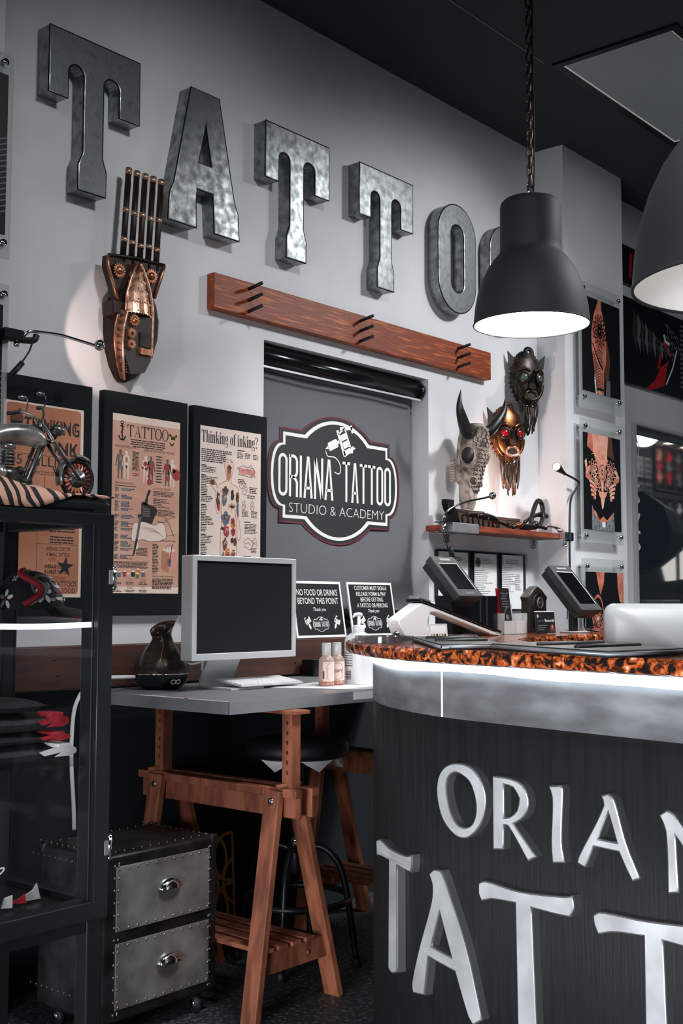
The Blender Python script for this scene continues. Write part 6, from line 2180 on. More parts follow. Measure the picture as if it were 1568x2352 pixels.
# ---- model motorcycle
M['modelmetal'] = mat('dark_polished_scrap_metal', (128, 128, 130), 0.28, 0.7, rgb2=(54, 54, 56), vscale=22)
M['modeltank'] = mat('polished_tank_metal', (196, 194, 192), 0.25, 0.6, rgb2=(110, 108, 108), vscale=12)
M['spokered'] = mat('red_spoke', (150, 44, 34), 0.4, 0.3)
my = 2.335
mc = empty('model_motorcycle', (1.62, my, 1.45), 0, 'metal model motorcycle standing on the animal print cloth', 'model')
WZ = CZ + .012


def wheel(cx):
    cz = WZ + .0505
    T = frame((cx, my, cz), (1, 0, 0), (0, 0, 1))
    mb = MB(T)
    mb.tube([(.0445 * math.cos(q * PI / 20), .0445 * math.sin(q * PI / 20), 0) for q in range(40)], .0062, M['black'], 10, closed=True)
    w_ = mb.build('wheel', mc)
    mb = MB(T)
    mb.tube([(.0385 * math.cos(q * PI / 20), .0385 * math.sin(q * PI / 20), 0) for q in range(40)], .0018, M['modelmetal'], 8, closed=True)
    mb.lathe([(.0215, -.004), (.0215, .006), (.005, .007), (.001, .010)], M['modeltank'], 28)
    for q in range(6): mb.cyl((.0125 * math.cos(q * PI / 3), .0125 * math.sin(q * PI / 3), .004), (.0125 * math.cos(q * PI / 3), .0125 * math.sin(q * PI / 3), .0072), .0022, M['black'], 8)
    mb.build('hub', w_)
    mb = MB(T)
    for q in range(20):
        a = q * PI / 10
        mb.tube([(.0235 * math.cos(a), .0235 * math.sin(a), .002), (.0375 * math.cos(a), .0375 * math.sin(a), .002)], [.0010, .0034], M['spokered'], 6)
    mb.build('spokes', w_)
    return cz


fz = wheel(1.750); wheel(1.455)
mb = MB()
# tank, seat
Ft = frame((0, my, 0), (1, 0, 0), (0, 0, 1))
P = bez([(1.500, 1.572, 0), (1.540, 1.588, 0), (1.590, 1.594, 0), (1.630, 1.588, 0), (1.645, 1.570, 0)], 6)
mb.tube([(p.x, p.y - .004, 0) for p in P], [.008] + [.014 + .012 * math.sin(i / 24 * PI) for i in range(1, 24)] + [.010], M['modeltank'], 14, T=Ft)
mb.cyl((1.615, my, 1.600), (1.617, my, 1.614), .006, M['modeltank'], 12)
mb.build('tank', mc)
mb = MB()
mb.tube(bez([(1.440, 1.560, 0), (1.480, 1.556, 0), (1.520, 1.566, 0)], 5), [.010] * 11, M['black'], 10, T=Ft)
mb.build('seat', mc)
mb = MB(Ft)
for s_ in (-.012, .012):
    mb.tube([(1.642, 1.585, s_), (1.598, 1.480, s_), (1.50, 1.475, s_), (1.455, 1.505, s_)], .0042, M['modelmetal'], 8)
    mb.tube([(1.648, 1.570, s_ * .7), (1.612, 1.488, s_ * .7)], .0042, M['modelmetal'], 8)
    mb.tube([(1.500, 1.560, s_), (1.455, 1.505, s_)], .003, M['modelmetal'], 8)
mb.ball((1.606, 1.482, 0), .014, M['black'], n=12); mb.ball((1.590, 1.478, .01), .012, M['black'], n=12)
mb.build('frame', mc)
mb = MB(Ft)
for s_ in (-.014, .014):
    mb.tube([(1.640, 1.618, s_), (1.690, 1.556, s_), (1.750, 1.494, s_)], [.0045, .005, .0035], M['modelmetal'], 10)
mb.tube([(1.668, 1.580, -.02), (1.668, 1.580, .02)], .004, M['modelmetal'], 8)
mb.ball((1.690, 1.610, 0), .016, M['modelmetal'], n=14, sc=(1.2, .9, 1)); mb.ball((1.676, 1.598, 0), .013, M['black'], n=12)
mb.cyl((1.645, 1.575, 0), (1.640, 1.628, 0), .007, M['modelmetal'], 10)
mb.build('fork', mc)
mb = MB(Ft)
for s_ in (-1, 1):
    mb.tube(bez([(1.640, 1.626, s_ * .006), (1.636, 1.640, s_ * .02), (1.618, 1.650, s_ * .04), (1.596, 1.646, s_ * .058)], 5), .003, M['modelmetal'], 8)
    mb.tube([(1.612, 1.650, s_ * .045), (1.590, 1.645, s_ * .062)], .0045, M['black'], 8)
    mb.tube(bez([(1.624, 1.648, s_ * .034), (1.630, 1.668, s_ * .036), (1.628, 1.682, s_ * .036)], 4), .0018, M['modelmetal'], 6)
    mb.ball((1.615, 1.684, s_ * .036), .010, M['modelmetal'], n=10, sc=(1.3, .6, .5))
mb.build('handlebar', mc)
mb = MB(Ft)
for q in range(8): mb.lathe([(.001, 0), (.0165 if q % 2 == 0 else .0135, 0), (.0165 if q % 2 == 0 else .0135, .004), (.001, .004)], M['modelmetal'], 18, T=frame((1.555, 1.515 + q * .0042, 0), (1, 0, 0), (0, 0, -1)))
mb.lathe([(.001, 0), (.018, 0), (.016, .012), (.001, .014)], M['modeltank'], 18, T=frame((1.555, 1.552, 0), (1, 0, 0), (0, 0, -1)))
mb.tube([(1.525, 1.492, 0), (1.585, 1.492, 0)], .020, M['modelmetal'], 12); mb.ball((1.525, 1.495, .012), .017, M['modeltank'], n=12); mb.ball((1.580, 1.502, .012), .012, M['black'], n=10)
mb.tube(bez([(1.54, 1.480, .018), (1.50, 1.472, .020), (1.44, 1.474, .020), (1.40, 1.480, .02)], 5), .006, M['chrome'], 10)
mb.build('engine', mc)
mb = MB(Ft)
for a0, a1 in ((125, 200), (55, 100)):
    L = [(1.750 + .057 * math.cos(math.radians(a)), fz + .057 * math.sin(math.radians(a))) for a in range(a0, a1 + 1, 5)]
    vs = [(p[0], p[1], s_ * .012 if k_ == 0 else s_ * .006) for p in L for s_, k_ in ((-1, 0), (1, 0))]
    vs = []
    for p in L:
        d = Vector((p[0] - 1.750, p[1] - fz)).normalized()
        vs += [(p[0] - d.x * .004, p[1] - d.y * .004, -.013), (p[0] + d.x * .002, p[1] + d.y * .002, -.006), (p[0] + d.x * .002, p[1] + d.y * .002, .006), (p[0] - d.x * .004, p[1] - d.y * .004, .013)]
    mb.add(vs, [[4 * i + q, 4 * i + q + 1, 4 * i + 5 + q, 4 * i + 4 + q] for i in range(len(L) - 1) for q in range(3)], M['modeltank'], True)
mb.tube([(1.702, 1.494, .014), (1.748, 1.493, .014)], .0018, M['chrome'], 6)
for q in range(3): mb.tube([(1.690, 1.500, .004 * q), (1.680 + .004 * q, 1.522, .004 * q)], .0014, M['black'], 5)
mb.build('mudguard', mc)

# ---- flower cap on the upper shelf
M['capblack'] = mat('black_cap_cloth', (20, 20, 22), 0.8)
M['capred'] = mat('red_cap_print', (150, 26, 44), 0.7)
M['capgrey'] = mat('grey_cap_print', (150, 154, 158), 0.75, rgb2=(70, 74, 78), vscale=30)
M['capwhite'] = mat('white_cap_print', (216, 214, 214), 0.75)
cp = empty('flower_cap', (1.62, 2.36, 1.16), 0, 'black cap with white flowers and red bands in the display case', 'cap')
cxx, cyy, czz = 1.645, 2.37, 1.163
mb = MB()
def dome(a, b, r=1.0):
    """point on the crown: a azimuth, b height angle"""
    return (cxx + .078 * r * math.cos(a) * math.cos(b) * (1.06), cyy + .080 * r * math.sin(a) * math.cos(b), czz + .022 + .090 * r * math.sin(b) ** .9)
vs, fs = [], []
n, k = 32, 10
for j in range(k + 1):
    for i in range(n): vs.append(dome(2 * PI * i / n, PI / 2 * j / k))
for j in range(k):
    for i in range(n): fs.append([j * n + i, j * n + (i + 1) % n, (j + 1) * n + (i + 1) % n, (j + 1) * n + i])
mb.add(vs, fs, M['capblack'], True)
mb.build('crown', cp)
def patch(mb, a0, b0, shape, m, r):
    pts = [dome(a0 + u, b0 + v, r) for u, v in shape]
    c = Vector(dome(a0, b0, r)) 
    mb.add(pts + [tuple(c)], [[i, (i + 1) % len(pts), len(pts)] for i in range(len(pts))], m)
mb = MB()
for q in range(6):
    a0 = -2.6 + q * .35
    patch(mb, a0 + .9, .55, [(.30 * math.cos(t * PI / 5) - .05 * q * 0, .42 * math.sin(t * PI / 5)) for t in range(10)], M['capgrey'], 1.012) if q == 2 else None
B1 = [dome(-2.3 + .5 * math.sin(t / 14 * PI * 1.6), .08 + 1.25 * t / 14, 1.02) for t in range(15)]
mb.tube(B1, .008, M['capred'], 8); mb.tube([(p[0] + .012, p[1] - .004, p[2]) for p in B1], .004, M['capgrey'], 8)
patch(mb, -1.50, .62, [(.62 * math.cos(t * PI / 9), .46 * math.sin(t * PI / 9)) for t in range(18)], M['capgrey'], 1.014)
for q in range(5): patch(mb, -1.16 + .05 * q, .20 + .17 * q, [(.24, 0), (.10, .07), (-.20, .05), (-.05, -.02)], M['capred'] if q % 2 else M['capwhite'], 1.024)
for (a0, b0, s_) in ((-1.72, .36, 1.0), (-2.85, .22, .9), (-2.75, .85, .5)):
    for q in range(5):
        t = 2 * PI * q / 5 + .3
        ca, cb = a0 + .17 * s_ * math.cos(t), b0 + .17 * s_ * math.sin(t)
        patch(mb, ca, cb, [(.11 * s_ * math.cos(t) * math.cos(e * PI / 5) - .06 * s_ * math.sin(t) * math.sin(e * PI / 5), .11 * s_ * math.sin(t) * math.cos(e * PI / 5) + .06 * s_ * math.cos(t) * math.sin(e * PI / 5)) for e in range(10)], M['capwhite'], 1.03)
    patch(mb, a0, b0, [(.05 * s_ * math.cos(e * PI / 4), .05 * s_ * math.sin(e * PI / 4)) for e in range(8)], M['capred'], 1.045)
for q in range(4):
    patch(mb, -.75 + .06 * q, .18 + .16 * q, [(.16, .0), (.05, .06), (-.12, .03), (-.02, -.02)], M['capred'] if q % 2 else M['capwhite'], 1.03)
mb.build('flower_print', cp)
mb = MB()
vs, fs = [], []
n, k = 20, 6
for j in range(k + 1):
    for i in range(n + 1):
        a = -1.05 + 1.9 * i / n - .35
        r = 1 + .85 * j / k
        z = .020 - .010 * j / k - .030 * abs((i / n) * 2 - 1) ** 2 * (j / k) + .008
        vs.append((cxx + .078 * r * math.cos(a), cyy + .080 * r * math.sin(a), max(czz + .002, czz + z)))
for j in range(k):
    for i in range(n): fs.append([j * (n + 1) + i, j * (n + 1) + i + 1, (j + 1) * (n + 1) + i + 1, (j + 1) * (n + 1) + i])
mb.add(vs, fs, M['capblack'], True)
bo = mb.build('brim', cp)
mb = MB(); mb.tube([vs[k * (n + 1) + i] for i in range(n + 1)], .0022, M['capred'], 6); tag(mb.build('brim_edge', bo), 'red brim edge')
# second cap, dark red, at the frame edge
c2 = empty('red_cap', (1.40, 2.36, 1.16), 0, 'dark red cap at the left frame edge on the upper shelf of the display case', 'cap')
M['capdarkred'] = mat('dark_red_cap_cloth', (58, 14, 18), 0.8)
mb = MB()
mb.lathe([(.088, .0), (.090, .02), (.084, .05), (.062, .078), (.03, .092), (.001, .096)], M['capdarkred'], 28, T=Matrix.Translation((1.44, 2.40, 1.163)))
mb.build('crown', c2)
mb = MB(); mb.prism(arc(1.44, -2.33, .095, .10, 200, 340, 14), .004, M['capdarkred'], w0=0, T=frame((0, 0, 1.168), (1, 0, 0), (0, -1, 0))); mb.build('brim', c2)

# ---- folded shirts on the middle shelf
M['shirt'] = mat('charcoal_cotton', (52, 55, 58), 0.95, rgb2=(36, 38, 41), vscale=90)
M['shirtdark'] = mat('black_cotton', (30, 32, 34), 0.95, rgb2=(22, 23, 25), vscale=90)
M['shirtred'] = mat('red_shirt_print', (170, 24, 42), 0.85, rgb2=(120, 14, 30), vscale=60)
M['shirtwhite'] = mat('white_shirt_print', (208, 206, 206), 0.85)
for q, (zb, hh, xr, m_, lab) in enumerate(((.847, .038, 1.672, 'shirt', 'folded charcoal shirt with a white print edge, bottom of the pile in the display case'),
                                         (.886, .026, 1.655, 'shirtdark', 'folded black shirt with a red print edge, second from the bottom of the pile'),
                                         (.913, .042, 1.650, 'shirt', 'folded charcoal shirt with a bright red corner, third from the bottom of the pile'),
                                         (.956, .030, 1.60, 'shirtdark', 'folded black shirt, topmost of the pile in the display case'))):
    t = empty('folded_shirt', (1.45, 2.36, zb), 0, lab, 'shirt', 'folded shirts in the display case')
    mb = MB()
    vs, fs = [], []
    nx, ny = 22, 12
    x0 = 1.185
    for side in (0, 1):
        for j in range(ny + 1):
            for i in range(nx + 1):
                u = i / nx; v = j / ny
                x = x0 + (xr - x0) * u; y = 2.215 + .26 * v
                e = min(1, (1 - u) * 7, u * 7, v * 6, (1 - v) * 6) ** .5
                top = hh * (.5 + .5 * e) + .004 * math.sin(u * 11 + q) * e + .003 * math.sin(v * 9 + u * 5)
                bot = hh * .5 * (1 - e)
                vs.append((x, y, zb + (max(bot + .001, min(hh, top)) if side else bot)))
    N1 = (nx + 1) * (ny + 1)
    for j in range(ny):
        for i in range(nx):
            a = j * (nx + 1) + i
            fs.append([a, a + nx + 1, a + nx + 2, a + 1]); fs.append([N1 + a, N1 + a + 1, N1 + a + nx + 2, N1 + a + nx + 1])
    ring = [i for i in range(nx + 1)] + [(j + 1) * (nx + 1) - 1 for j in range(1, ny + 1)] + [ny * (nx + 1) + i for i in range(nx - 1, -1, -1)] + [j * (nx + 1) for j in range(ny - 1, 0, -1)]
    for a, b in zip(ring, ring[1:] + ring[:1]): fs.append([a, b, N1 + b, N1 + a])
    mb.add(vs, fs, M[m_], True)
    mb.build('cloth', t)
    if q in (0, 1, 2):
        mb = MB()
        m2 = M['shirtwhite'] if q == 0 else M['shirtred']
        xa = xr - (.10 if q == 0 else .085)
        L = [(xa, .60), (xa + .014, .36), (xr - .040, .50), (xr - .060, .26), (xr - .016, .24), (xr - .003, .36), (xr + .0006, .50), (xr - .002, .68), (xr - .016, .82), (xr - .04, .86), (xa + .02, .72)]
        mb.prism([(a, zb + hh * b) for a, b in L], .0012, m2, w0=.0, T=wallf(0, 0, 2.2145))
        mb.box((xr - .05, 2.2138, zb + hh * .72), (xr - .014, 2.27, zb + hh * .995), m2, .003)
        tag(mb.build('print', t), 'white print' if q == 0 else 'red print')
# crumpled items at the bottom of the case
t = empty('paper_scraps', (1.45, 2.26, .53), 0, 'crumpled white and red printed cloth on the bottom of the display case', 'cloth')
mb = MB()
rg = random.Random(8)
for q in range(5):
    L = [(1.40 + .04 * q + rg.uniform(0, .05), .534 + rg.uniform(0, .01)), (1.43 + .045 * q, .545 + rg.uniform(.0, .03)), (1.46 + .04 * q, .552 + rg.uniform(0, .02)), (1.45 + .045 * q, .535)]
    mb.prism(L, .004, M['shirtwhite'] if q % 3 else M['shirtred'], w0=-.01 - .012 * q, T=wallf(0, 0, 2.225))
mb.build('cloth', t)
mb = MB(); mb.tube(bez([(1.46, 2.30, .60), (1.50, 2.29, .612), (1.54, 2.29, .615), (1.52, 2.29, .600), (1.47, 2.30, .598)], 5), .0022, M['white'], 6)
tag(mb.build('tie'), 'thin white tie string above the crumpled cloth in the display case', 'cord')

# ================================================================ RECEPTION COUNTER
CR, CH = 1.03, math.radians(80)
CP = Vector((2.262, 1.5))
S_PRE = 1.0


def crv(s, off=0.0):
    """plan of the counter front: straight, then an arc turning towards the back wall, then straight along x"""
    if s < S_PRE:
        p = CP - Vector((math.cos(CH), math.sin(CH))) * (S_PRE - s); h = CH
    else:
        a = (s - S_PRE) / CR
        c = CP + Vector((math.sin(CH), -math.cos(CH))) * CR
        if a <= CH:
            h = CH - a
            p = c + Vector((-math.sin(h), math.cos(h))) * CR
        else:
            h = 0
            p = c + Vector((0, CR)) + Vector((1, 0)) * ((a - CH) * CR)
    nrm = Vector((-math.sin(h), math.cos(h)))
    return p + nrm * off, nrm, h


S0, S1 = -.9, S_PRE + CR * CH + 1.55
def strip(mb, z0, z1, off, thick, m, sa=S0, sb=S1, n=110, smooth=True, zf=None, of=None):
    vs, fs = [], []
    for i in range(n + 1):
        s = sa + (sb - sa) * i / n
        z0_ = z0 + (zf(s) if zf else 0)
        o_ = off + (of(s) if of else 0)
        a, _, _ = crv(s, o_); b, _, _ = crv(s, off - thick)
        vs += [(a.x, a.y, z0_), (a.x, a.y, z1), (b.x, b.y, z1), (b.x, b.y, z0_)]
    for i in range(n):
        for q in range(4):
            fs.append([4 * i + q, 4 * i + 4 + q, 4 * i + 4 + (q + 1) % 4, 4 * i + (q + 1) % 4])
    fs.append([0, 1, 2, 3]); fs.append([4 * n + 3, 4 * n + 2, 4 * n + 1, 4 * n])
    mb.add(vs, fs, m, smooth)


def granite_material():
    m = bpy.data.materials.new('orange_black_granite')
    m.use_nodes = True
    nt = m.node_tree; b = nt.nodes['Principled BSDF']
    tc = nt.nodes.new('ShaderNodeTexCoord')
    v1 = nt.nodes.new('ShaderNodeTexNoise'); v1.inputs['Scale'].default_value = 52; v1.inputs['Detail'].default_value = 5; v1.inputs['Distortion'].default_value = .9
    r1 = nt.nodes.new('ShaderNodeValToRGB')
    e = r1.color_ramp.elements
    e[0].position = .42; e[0].color = (*lin((26, 20, 20)), 1)
    e[1].position = .72; e[1].color = (*lin((226, 170, 136)), 1)
    for p, c in ((.47, (74, 34, 20)), (.53, (140, 62, 26)), (.62, (172, 88, 44))):
        q = r1.color_ramp.elements.new(p); q.color = (*lin(c), 1)
    nt.links.new(tc.outputs['Object'], v1.inputs['Vector']); nt.links.new(v1.outputs['Fac'], r1.inputs[0]); nt.links.new(r1.outputs[0], b.inputs['Base Color'])
    b.inputs['Roughness'].default_value = .12
    return m


M['granite'] = granite_material()
M['darkveneer'] = mat('black_grained_veneer', (25, 26, 28), 0.55, rgb2=(13, 14, 16), vscale=14, vstretch=(6, 6, .35), detail=5, lo=.4, hi=.65, bump=.12, bscale=30, rvar=.12, spec=.3)
M['letteralu'] = mat('brushed_letter_metal', (190, 191, 194), 0.45, 0.55, var=.10, vscale=9, rvar=.1)
M['letterside'] = mat('letter_side_metal', (120, 121, 124), 0.4, 0.7)
ct = empty('reception_counter', (2.9, 1.6, 0), 0, 'curved reception counter with granite top, lit steel band and raised metal lettering', 'counter')
mb = MB(); strip(mb, 0.001, .934, 0, .30, M['darkveneer']); mb.build('panel', ct)
mb = MB(); strip(mb, .932, 1.046, .0015, .30, M['steel'])
bandp = mb.build('steel_band', ct)
mb = MB()
for s_, z0, z1 in ((1.150, .932, 1.046),):
    strip(mb, z0, z1, .0025, .003, M['paperwhite'], s_ - .003, s_ + .003, 2, False)
tag(mb.build('seam', bandp), 'pale joint line')
mb = MB(); strip(mb, .0, .932, .0008, .003, M['trunkframe'], 1.3705, 1.3735, 2, False); mb.build('joint', ct)
wv = lambda s: -.004 + .0045 * math.sin(s * 7.3 + .6) + .003 * math.sin(s * 13.1)
mb = MB(); strip(mb, 1.0395, 1.064, .010, .02, M['led'], zf=lambda s: .7 * wv(s), n=160); tag(mb.build('light_strip', ct), 'glowing white strip under the granite')
mb = MB()
vs, fs = [], []
n = 260
rg = random.Random(2)
for i in range(n + 1):
    s = S0 + (S1 - S0) * i / n
    j1, j2 = rg.uniform(-.002, .002), rg.uniform(-.003, .002)
    prof = [(-.42, 1.062), (.062, 1.062), (.074 + j1, 1.066), (.079 + j2, 1.078), (.076 + j1, 1.090), (.068, 1.0958), (.0, 1.096), (-.414, 1.096), (-.42, 1.090)]
    for o_, z in prof:
        a, _, _ = crv(s, o_)
        vs.append((a.x, a.y, z))
k = 9
for i in range(n):
    for q in range(k): fs.append([k * i + q, k * i + k + q, k * i + k + (q + 1) % k, k * i + (q + 1) % k])
fs.append(list(range(k))); fs.append([k * n + q for q in range(k)][::-1])
mb.add(vs, fs, M['granite'], False)
mb.build('granite_top', ct)

# raised metal letters: outlines in (distance along the counter, height)
LET = {
    'O': ([(1.067, .836), (1.02, .829), (.987, .796), (.979, .756), (.995, .708), (1.034, .673), (1.076, .671), (1.12, .70), (1.141, .746), (1.138, .792), (1.111, .823)],
          [(1.062, .812), (1.03, .798), (1.013, .766), (1.010, .734), (1.021, .707), (1.044, .695), (1.072, .700), (1.095, .727), (1.107, .768), (1.102, .795), (1.084, .810)], True),
    'R': ([(.959, .820), (.907, .820), (.871, .810), (.854, .783), (.857, .757), (.876, .735), (.897, .724), (.834, .664), (.857, .650), (.913, .716), (.925, .716), (.927, .664), (.959, .659)],
          [(.924, .804), (.897, .800), (.881, .780), (.887, .755), (.908, .738), (.924, .734)], False),
    'I': ([(.799, .817), (.765, .822), (.759, .814), (.764, .703), (.756, .664), (.790, .658), (.793, .699), (.789, .794)], None, False),
    'A': ([(.662, .814), (.643, .820), (.629, .810), (.601, .729), (.569, .666), (.587, .656), (.600, .675), (.619, .708), (.680, .709), (.703, .663), (.725, .669), (.721, .683), (.655, .796)],
          [(.643, .781), (.624, .727), (.669, .727)], False),
    'N': ([(.523, .794), (.505, .806), (.489, .800), (.405, .700), (.402, .806), (.372, .806), (.374, .655), (.398, .652), (.486, .760), (.481, .655), (.506, .648), (.509, .766)], None, False),
    'A_': ([(.262, .814), (.243, .820), (.229, .810), (.201, .729), (.169, .666), (.187, .656), (.200, .675), (.219, .708), (.280, .709), (.303, .663), (.325, .669), (.321, .683), (.255, .796)],
           [(.243, .781), (.224, .727), (.269, .727)], False),
    'T1': ([(1.486, .586), (1.449, .596), (1.370, .588), (1.280, .589), (1.252, .596), (1.249, .575), (1.256, .553), (1.280, .553), (1.330, .555), (1.330, .298), (1.362, .286), (1.387, .291), (1.382, .556), (1.440, .554), (1.482, .548)], None, False),
    'A2': ([(1.175, .566), (1.156, .581), (1.128, .583), (1.113, .564), (1.043, .431), (.995, .285), (1.022, .266), (1.038, .281), (1.080, .368), (1.178, .376), (1.196, .283), (1.247, .274), (1.252, .294), (1.223, .374), (1.165, .507), (1.162, .545)],
           [(1.133, .488), (1.092, .398), (1.166, .404)], False),
    'T3': ([(1.003, .580), (.984, .588), (.886, .584), (.760, .596), (.738, .602), (.733, .578), (.744, .557), (.769, .555), (.848, .555), (.837, .295), (.862, .285), (.891, .290), (.895, .556), (.965, .551), (.994, .541), (1.004, .557)], None, False),
    'T4': ([(.686, .573), (.670, .583), (.564, .588), (.440, .600), (.418, .600), (.414, .578), (.424, .558), (.450, .557), (.518, .558), (.510, .295), (.535, .285), (.563, .290), (.563, .557), (.635, .549), (.673, .537), (.683, .555)], None, False),
    'O5': ([(.27, .600), (.19, .590), (.14, .52), (.13, .43), (.16, .33), (.23, .280), (.31, .290), (.37, .36), (.39, .45), (.375, .53), (.33, .585)],
           [(.265, .562), (.215, .55), (.185, .50), (.175, .43), (.195, .36), (.24, .32), (.30, .33), (.335, .38), (.347, .45), (.335, .52), (.31, .55)], True),
}
LET['T3'][0]
for key, (outl, hole, round_) in LET.items():
    def dens(L, smooth):
        if smooth: return [tuple(p) for p in cbez(L, 5)]
        P_ = [Vector(q) for q in L]; N_ = len(P_)
        corner = []
        for i in range(N_):
            d1 = (P_[i] - P_[i - 1]).normalized(); d2 = (P_[(i + 1) % N_] - P_[i]).normalized()
            corner.append(d1.dot(d2) < .62)
        out = []
        for i in range(N_):
            a, b, c, d = P_[i - 1], P_[i], P_[(i + 1) % N_], P_[(i + 2) % N_]
            seg_l = (c - b).length
            t1 = (c - b) if corner[i] else (c - a).normalized() * seg_l
            t2 = (c - b) if corner[(i + 1) % N_] else (d - b).normalized() * seg_l
            kk = max(2, int(seg_l / .012))
            for q in range(kk):
                t = q / kk
                out.append(tuple(b * (2 * t ** 3 - 3 * t * t + 1) + t1 * (t ** 3 - 2 * t * t + t) + c * (3 * t * t - 2 * t ** 3) + t2 * (t ** 3 - t * t)))
        return out
    o2 = dens(outl, round_)
    h2 = [dens(hole, round_)] if hole else []
    # build flat with u = -s so that the letter reads the right way, then bend it onto the counter
    tmp = MB()
    tmp.prism([(-a, b) for a, b in o2], .024, M['letteralu'], [[(-a, b) for a, b in h] for h in h2], w0=.0, bev=.0035, side=M['letterside'])
    vs = []
    for p in tmp.v:
        q, nr, h = crv(-p.x, .0006 + p.z)
        vs.append((q.x, q.y, p.y))
    mb = MB()
    for i, f_ in enumerate(tmp.f): pass
    b0 = len(mb.v)
    mb.v = [Vector(p) for p in vs]; mb.f = tmp.f; mb.m = tmp.m; mb.sm = tmp.sm; mb.mats = tmp.mats
    mb.build('letter', ct)

# ================================================================ THINGS ON THE COUNTER
TOP = 1.0965
M['leather'] = mat('black_leatherette', (24, 25, 27), 0.5, bump=.06, bscale=260)


def slab(name, corners, z0, z1, m, lab, cat, group=None, ridge=True):
    t = empty(name, (sum(c[0] for c in corners) / 4, sum(c[1] for c in corners) / 4, z0), 0, lab, cat, group)
    mb = MB(); mb.prism(corners, z1 - z0, m, w0=z0, bev=.002); mb.build('cover', t)
    mb = MB()
    mb.tube([(c[0], c[1], (z0 + z1) / 2) for c in corners], (z1 - z0) * .28, M['steel'], 8, closed=True)
    mb.build('edge', t)
    if ridge:
        a, b, c, d = [Vector(q) for q in corners]
        mb = MB()
        for k_ in (.30, .62):
            p, q = a + (d - a) * k_, b + (c - b) * k_
            mb.tube([(*(p + (q - p) * .08), z1 + .001), (*(p + (q - p) * .9), z1 + .001)], .006, m, 8)
        mb.build('ridge', t)
    return t


slab('black_folder', [(2.145, 1.540), (2.285, 1.470), (2.735, 1.845), (2.590, 1.955)], TOP, TOP + .013, M['leather'], 'flat black folder on the granite counter, the farther one by the white card reader stand', 'folder', 'black folders on the counter')
slab('black_folder', [(2.045, 1.075), (2.290, 1.035), (2.545, 1.44), (2.250, 1.475)], TOP, TOP + .014, M['leather'], 'flat black folder on the granite counter, the nearer one at the right frame edge', 'folder', 'black folders on the counter')
# smoky tray with a holder
M['smoke'] = mat('smoky_clear_plastic', (70, 68, 66), 0.12, alpha=.5)
tr = empty('plastic_tray', (2.62, 2.10, TOP), 0, 'smoky clear plastic tray on the tip of the granite counter', 'tray')
mb = MB()
T = frame((2.378, 1.903, TOP), (.93, -.37, 0), (.37, .93, 0))
mb.prism(rrect(0, 0, .120, .15, .03), .004, M['smoke'], T=T)
mb.prism(rrect(0, 0, .120, .15, .03), .014, M['smoke'], [rrect(.008, .008, .112, .142, .025)], w0=.004, bev=.001, T=T)
mb.build('tray_body', tr)
mb = MB(T); mb.lathe([(.001, 0), (.009, 0), (.009, .022), (.005, .026), (.001, .026)], M['chrome'], 16, T=Matrix.Translation((.06, .012, .004))); mb.build('knob', tr)
t = empty('card_stand', (2.80, 2.16, TOP), 0, 'small white card stand on the counter in front of the release form sign', 'sign')
T = frame((2.845, 2.085, TOP + .0), (.9, -.43, 0), (0, .15, 1))
mb = MB(T); mb.box((0, 0.001, 0), (.062, .042, .004), M['paperwhite'], .001); mb.build('card', t)
mb = MB(T)
for q in range(6): mb.rect(.005 + q * .009, .005, .011 + q * .009, .012, (M['inkorange'], M['inkgreen'], M['ink'])[q % 3], .0045)
mb.path([(.003, .016), (.003, .039), (.059, .039), (.059, .016)], .001, M['inkgrey'], .0045)
mb.build('print', t)
# white angled payment stand
ps = empty('payment_stand', (3.05, 2.10, TOP), 0, 'white angled payment terminal stand with a black tablet on its slope, on the counter', 'card reader')
PY = 2.085
f = wallf(0, 0, PY)
side = [(2.738, 1.0985), (2.722, 1.110), (2.698, 1.150), (2.810, 1.200), (2.838, 1.196), (3.242, 1.0985), (3.192, 1.0985), (2.886, 1.173), (2.854, 1.173), (2.841, 1.152), (2.838, 1.127), (2.896, 1.105), (2.891, 1.0985)]
mb = MB(f); mb.prism(side, .045, M['white'], w0=-.045, bev=.003); mb.build('stand_body', ps)
mb = MB()
a, b = Vector((2.806, 0, 1.2045)), Vector((3.250, 0, 1.1000))
d_ = (b - a).normalized()
T = Matrix((d_, Vector((0, 1, 0)), d_.cross(Vector((0, 1, 0))))).transposed().to_4x4(); T.translation = (a.x, PY - .004, a.z)
mb.box((0, 0, 0.0), (.440, .062, .008), M['blackgloss'], .003, T=T)
mb.build('tablet', ps)
mb = MB(); mb.box((-.005, .012, .008), (.060, .050, .018), M['steel'], .003, T=T); mb.build('card_slot', ps)


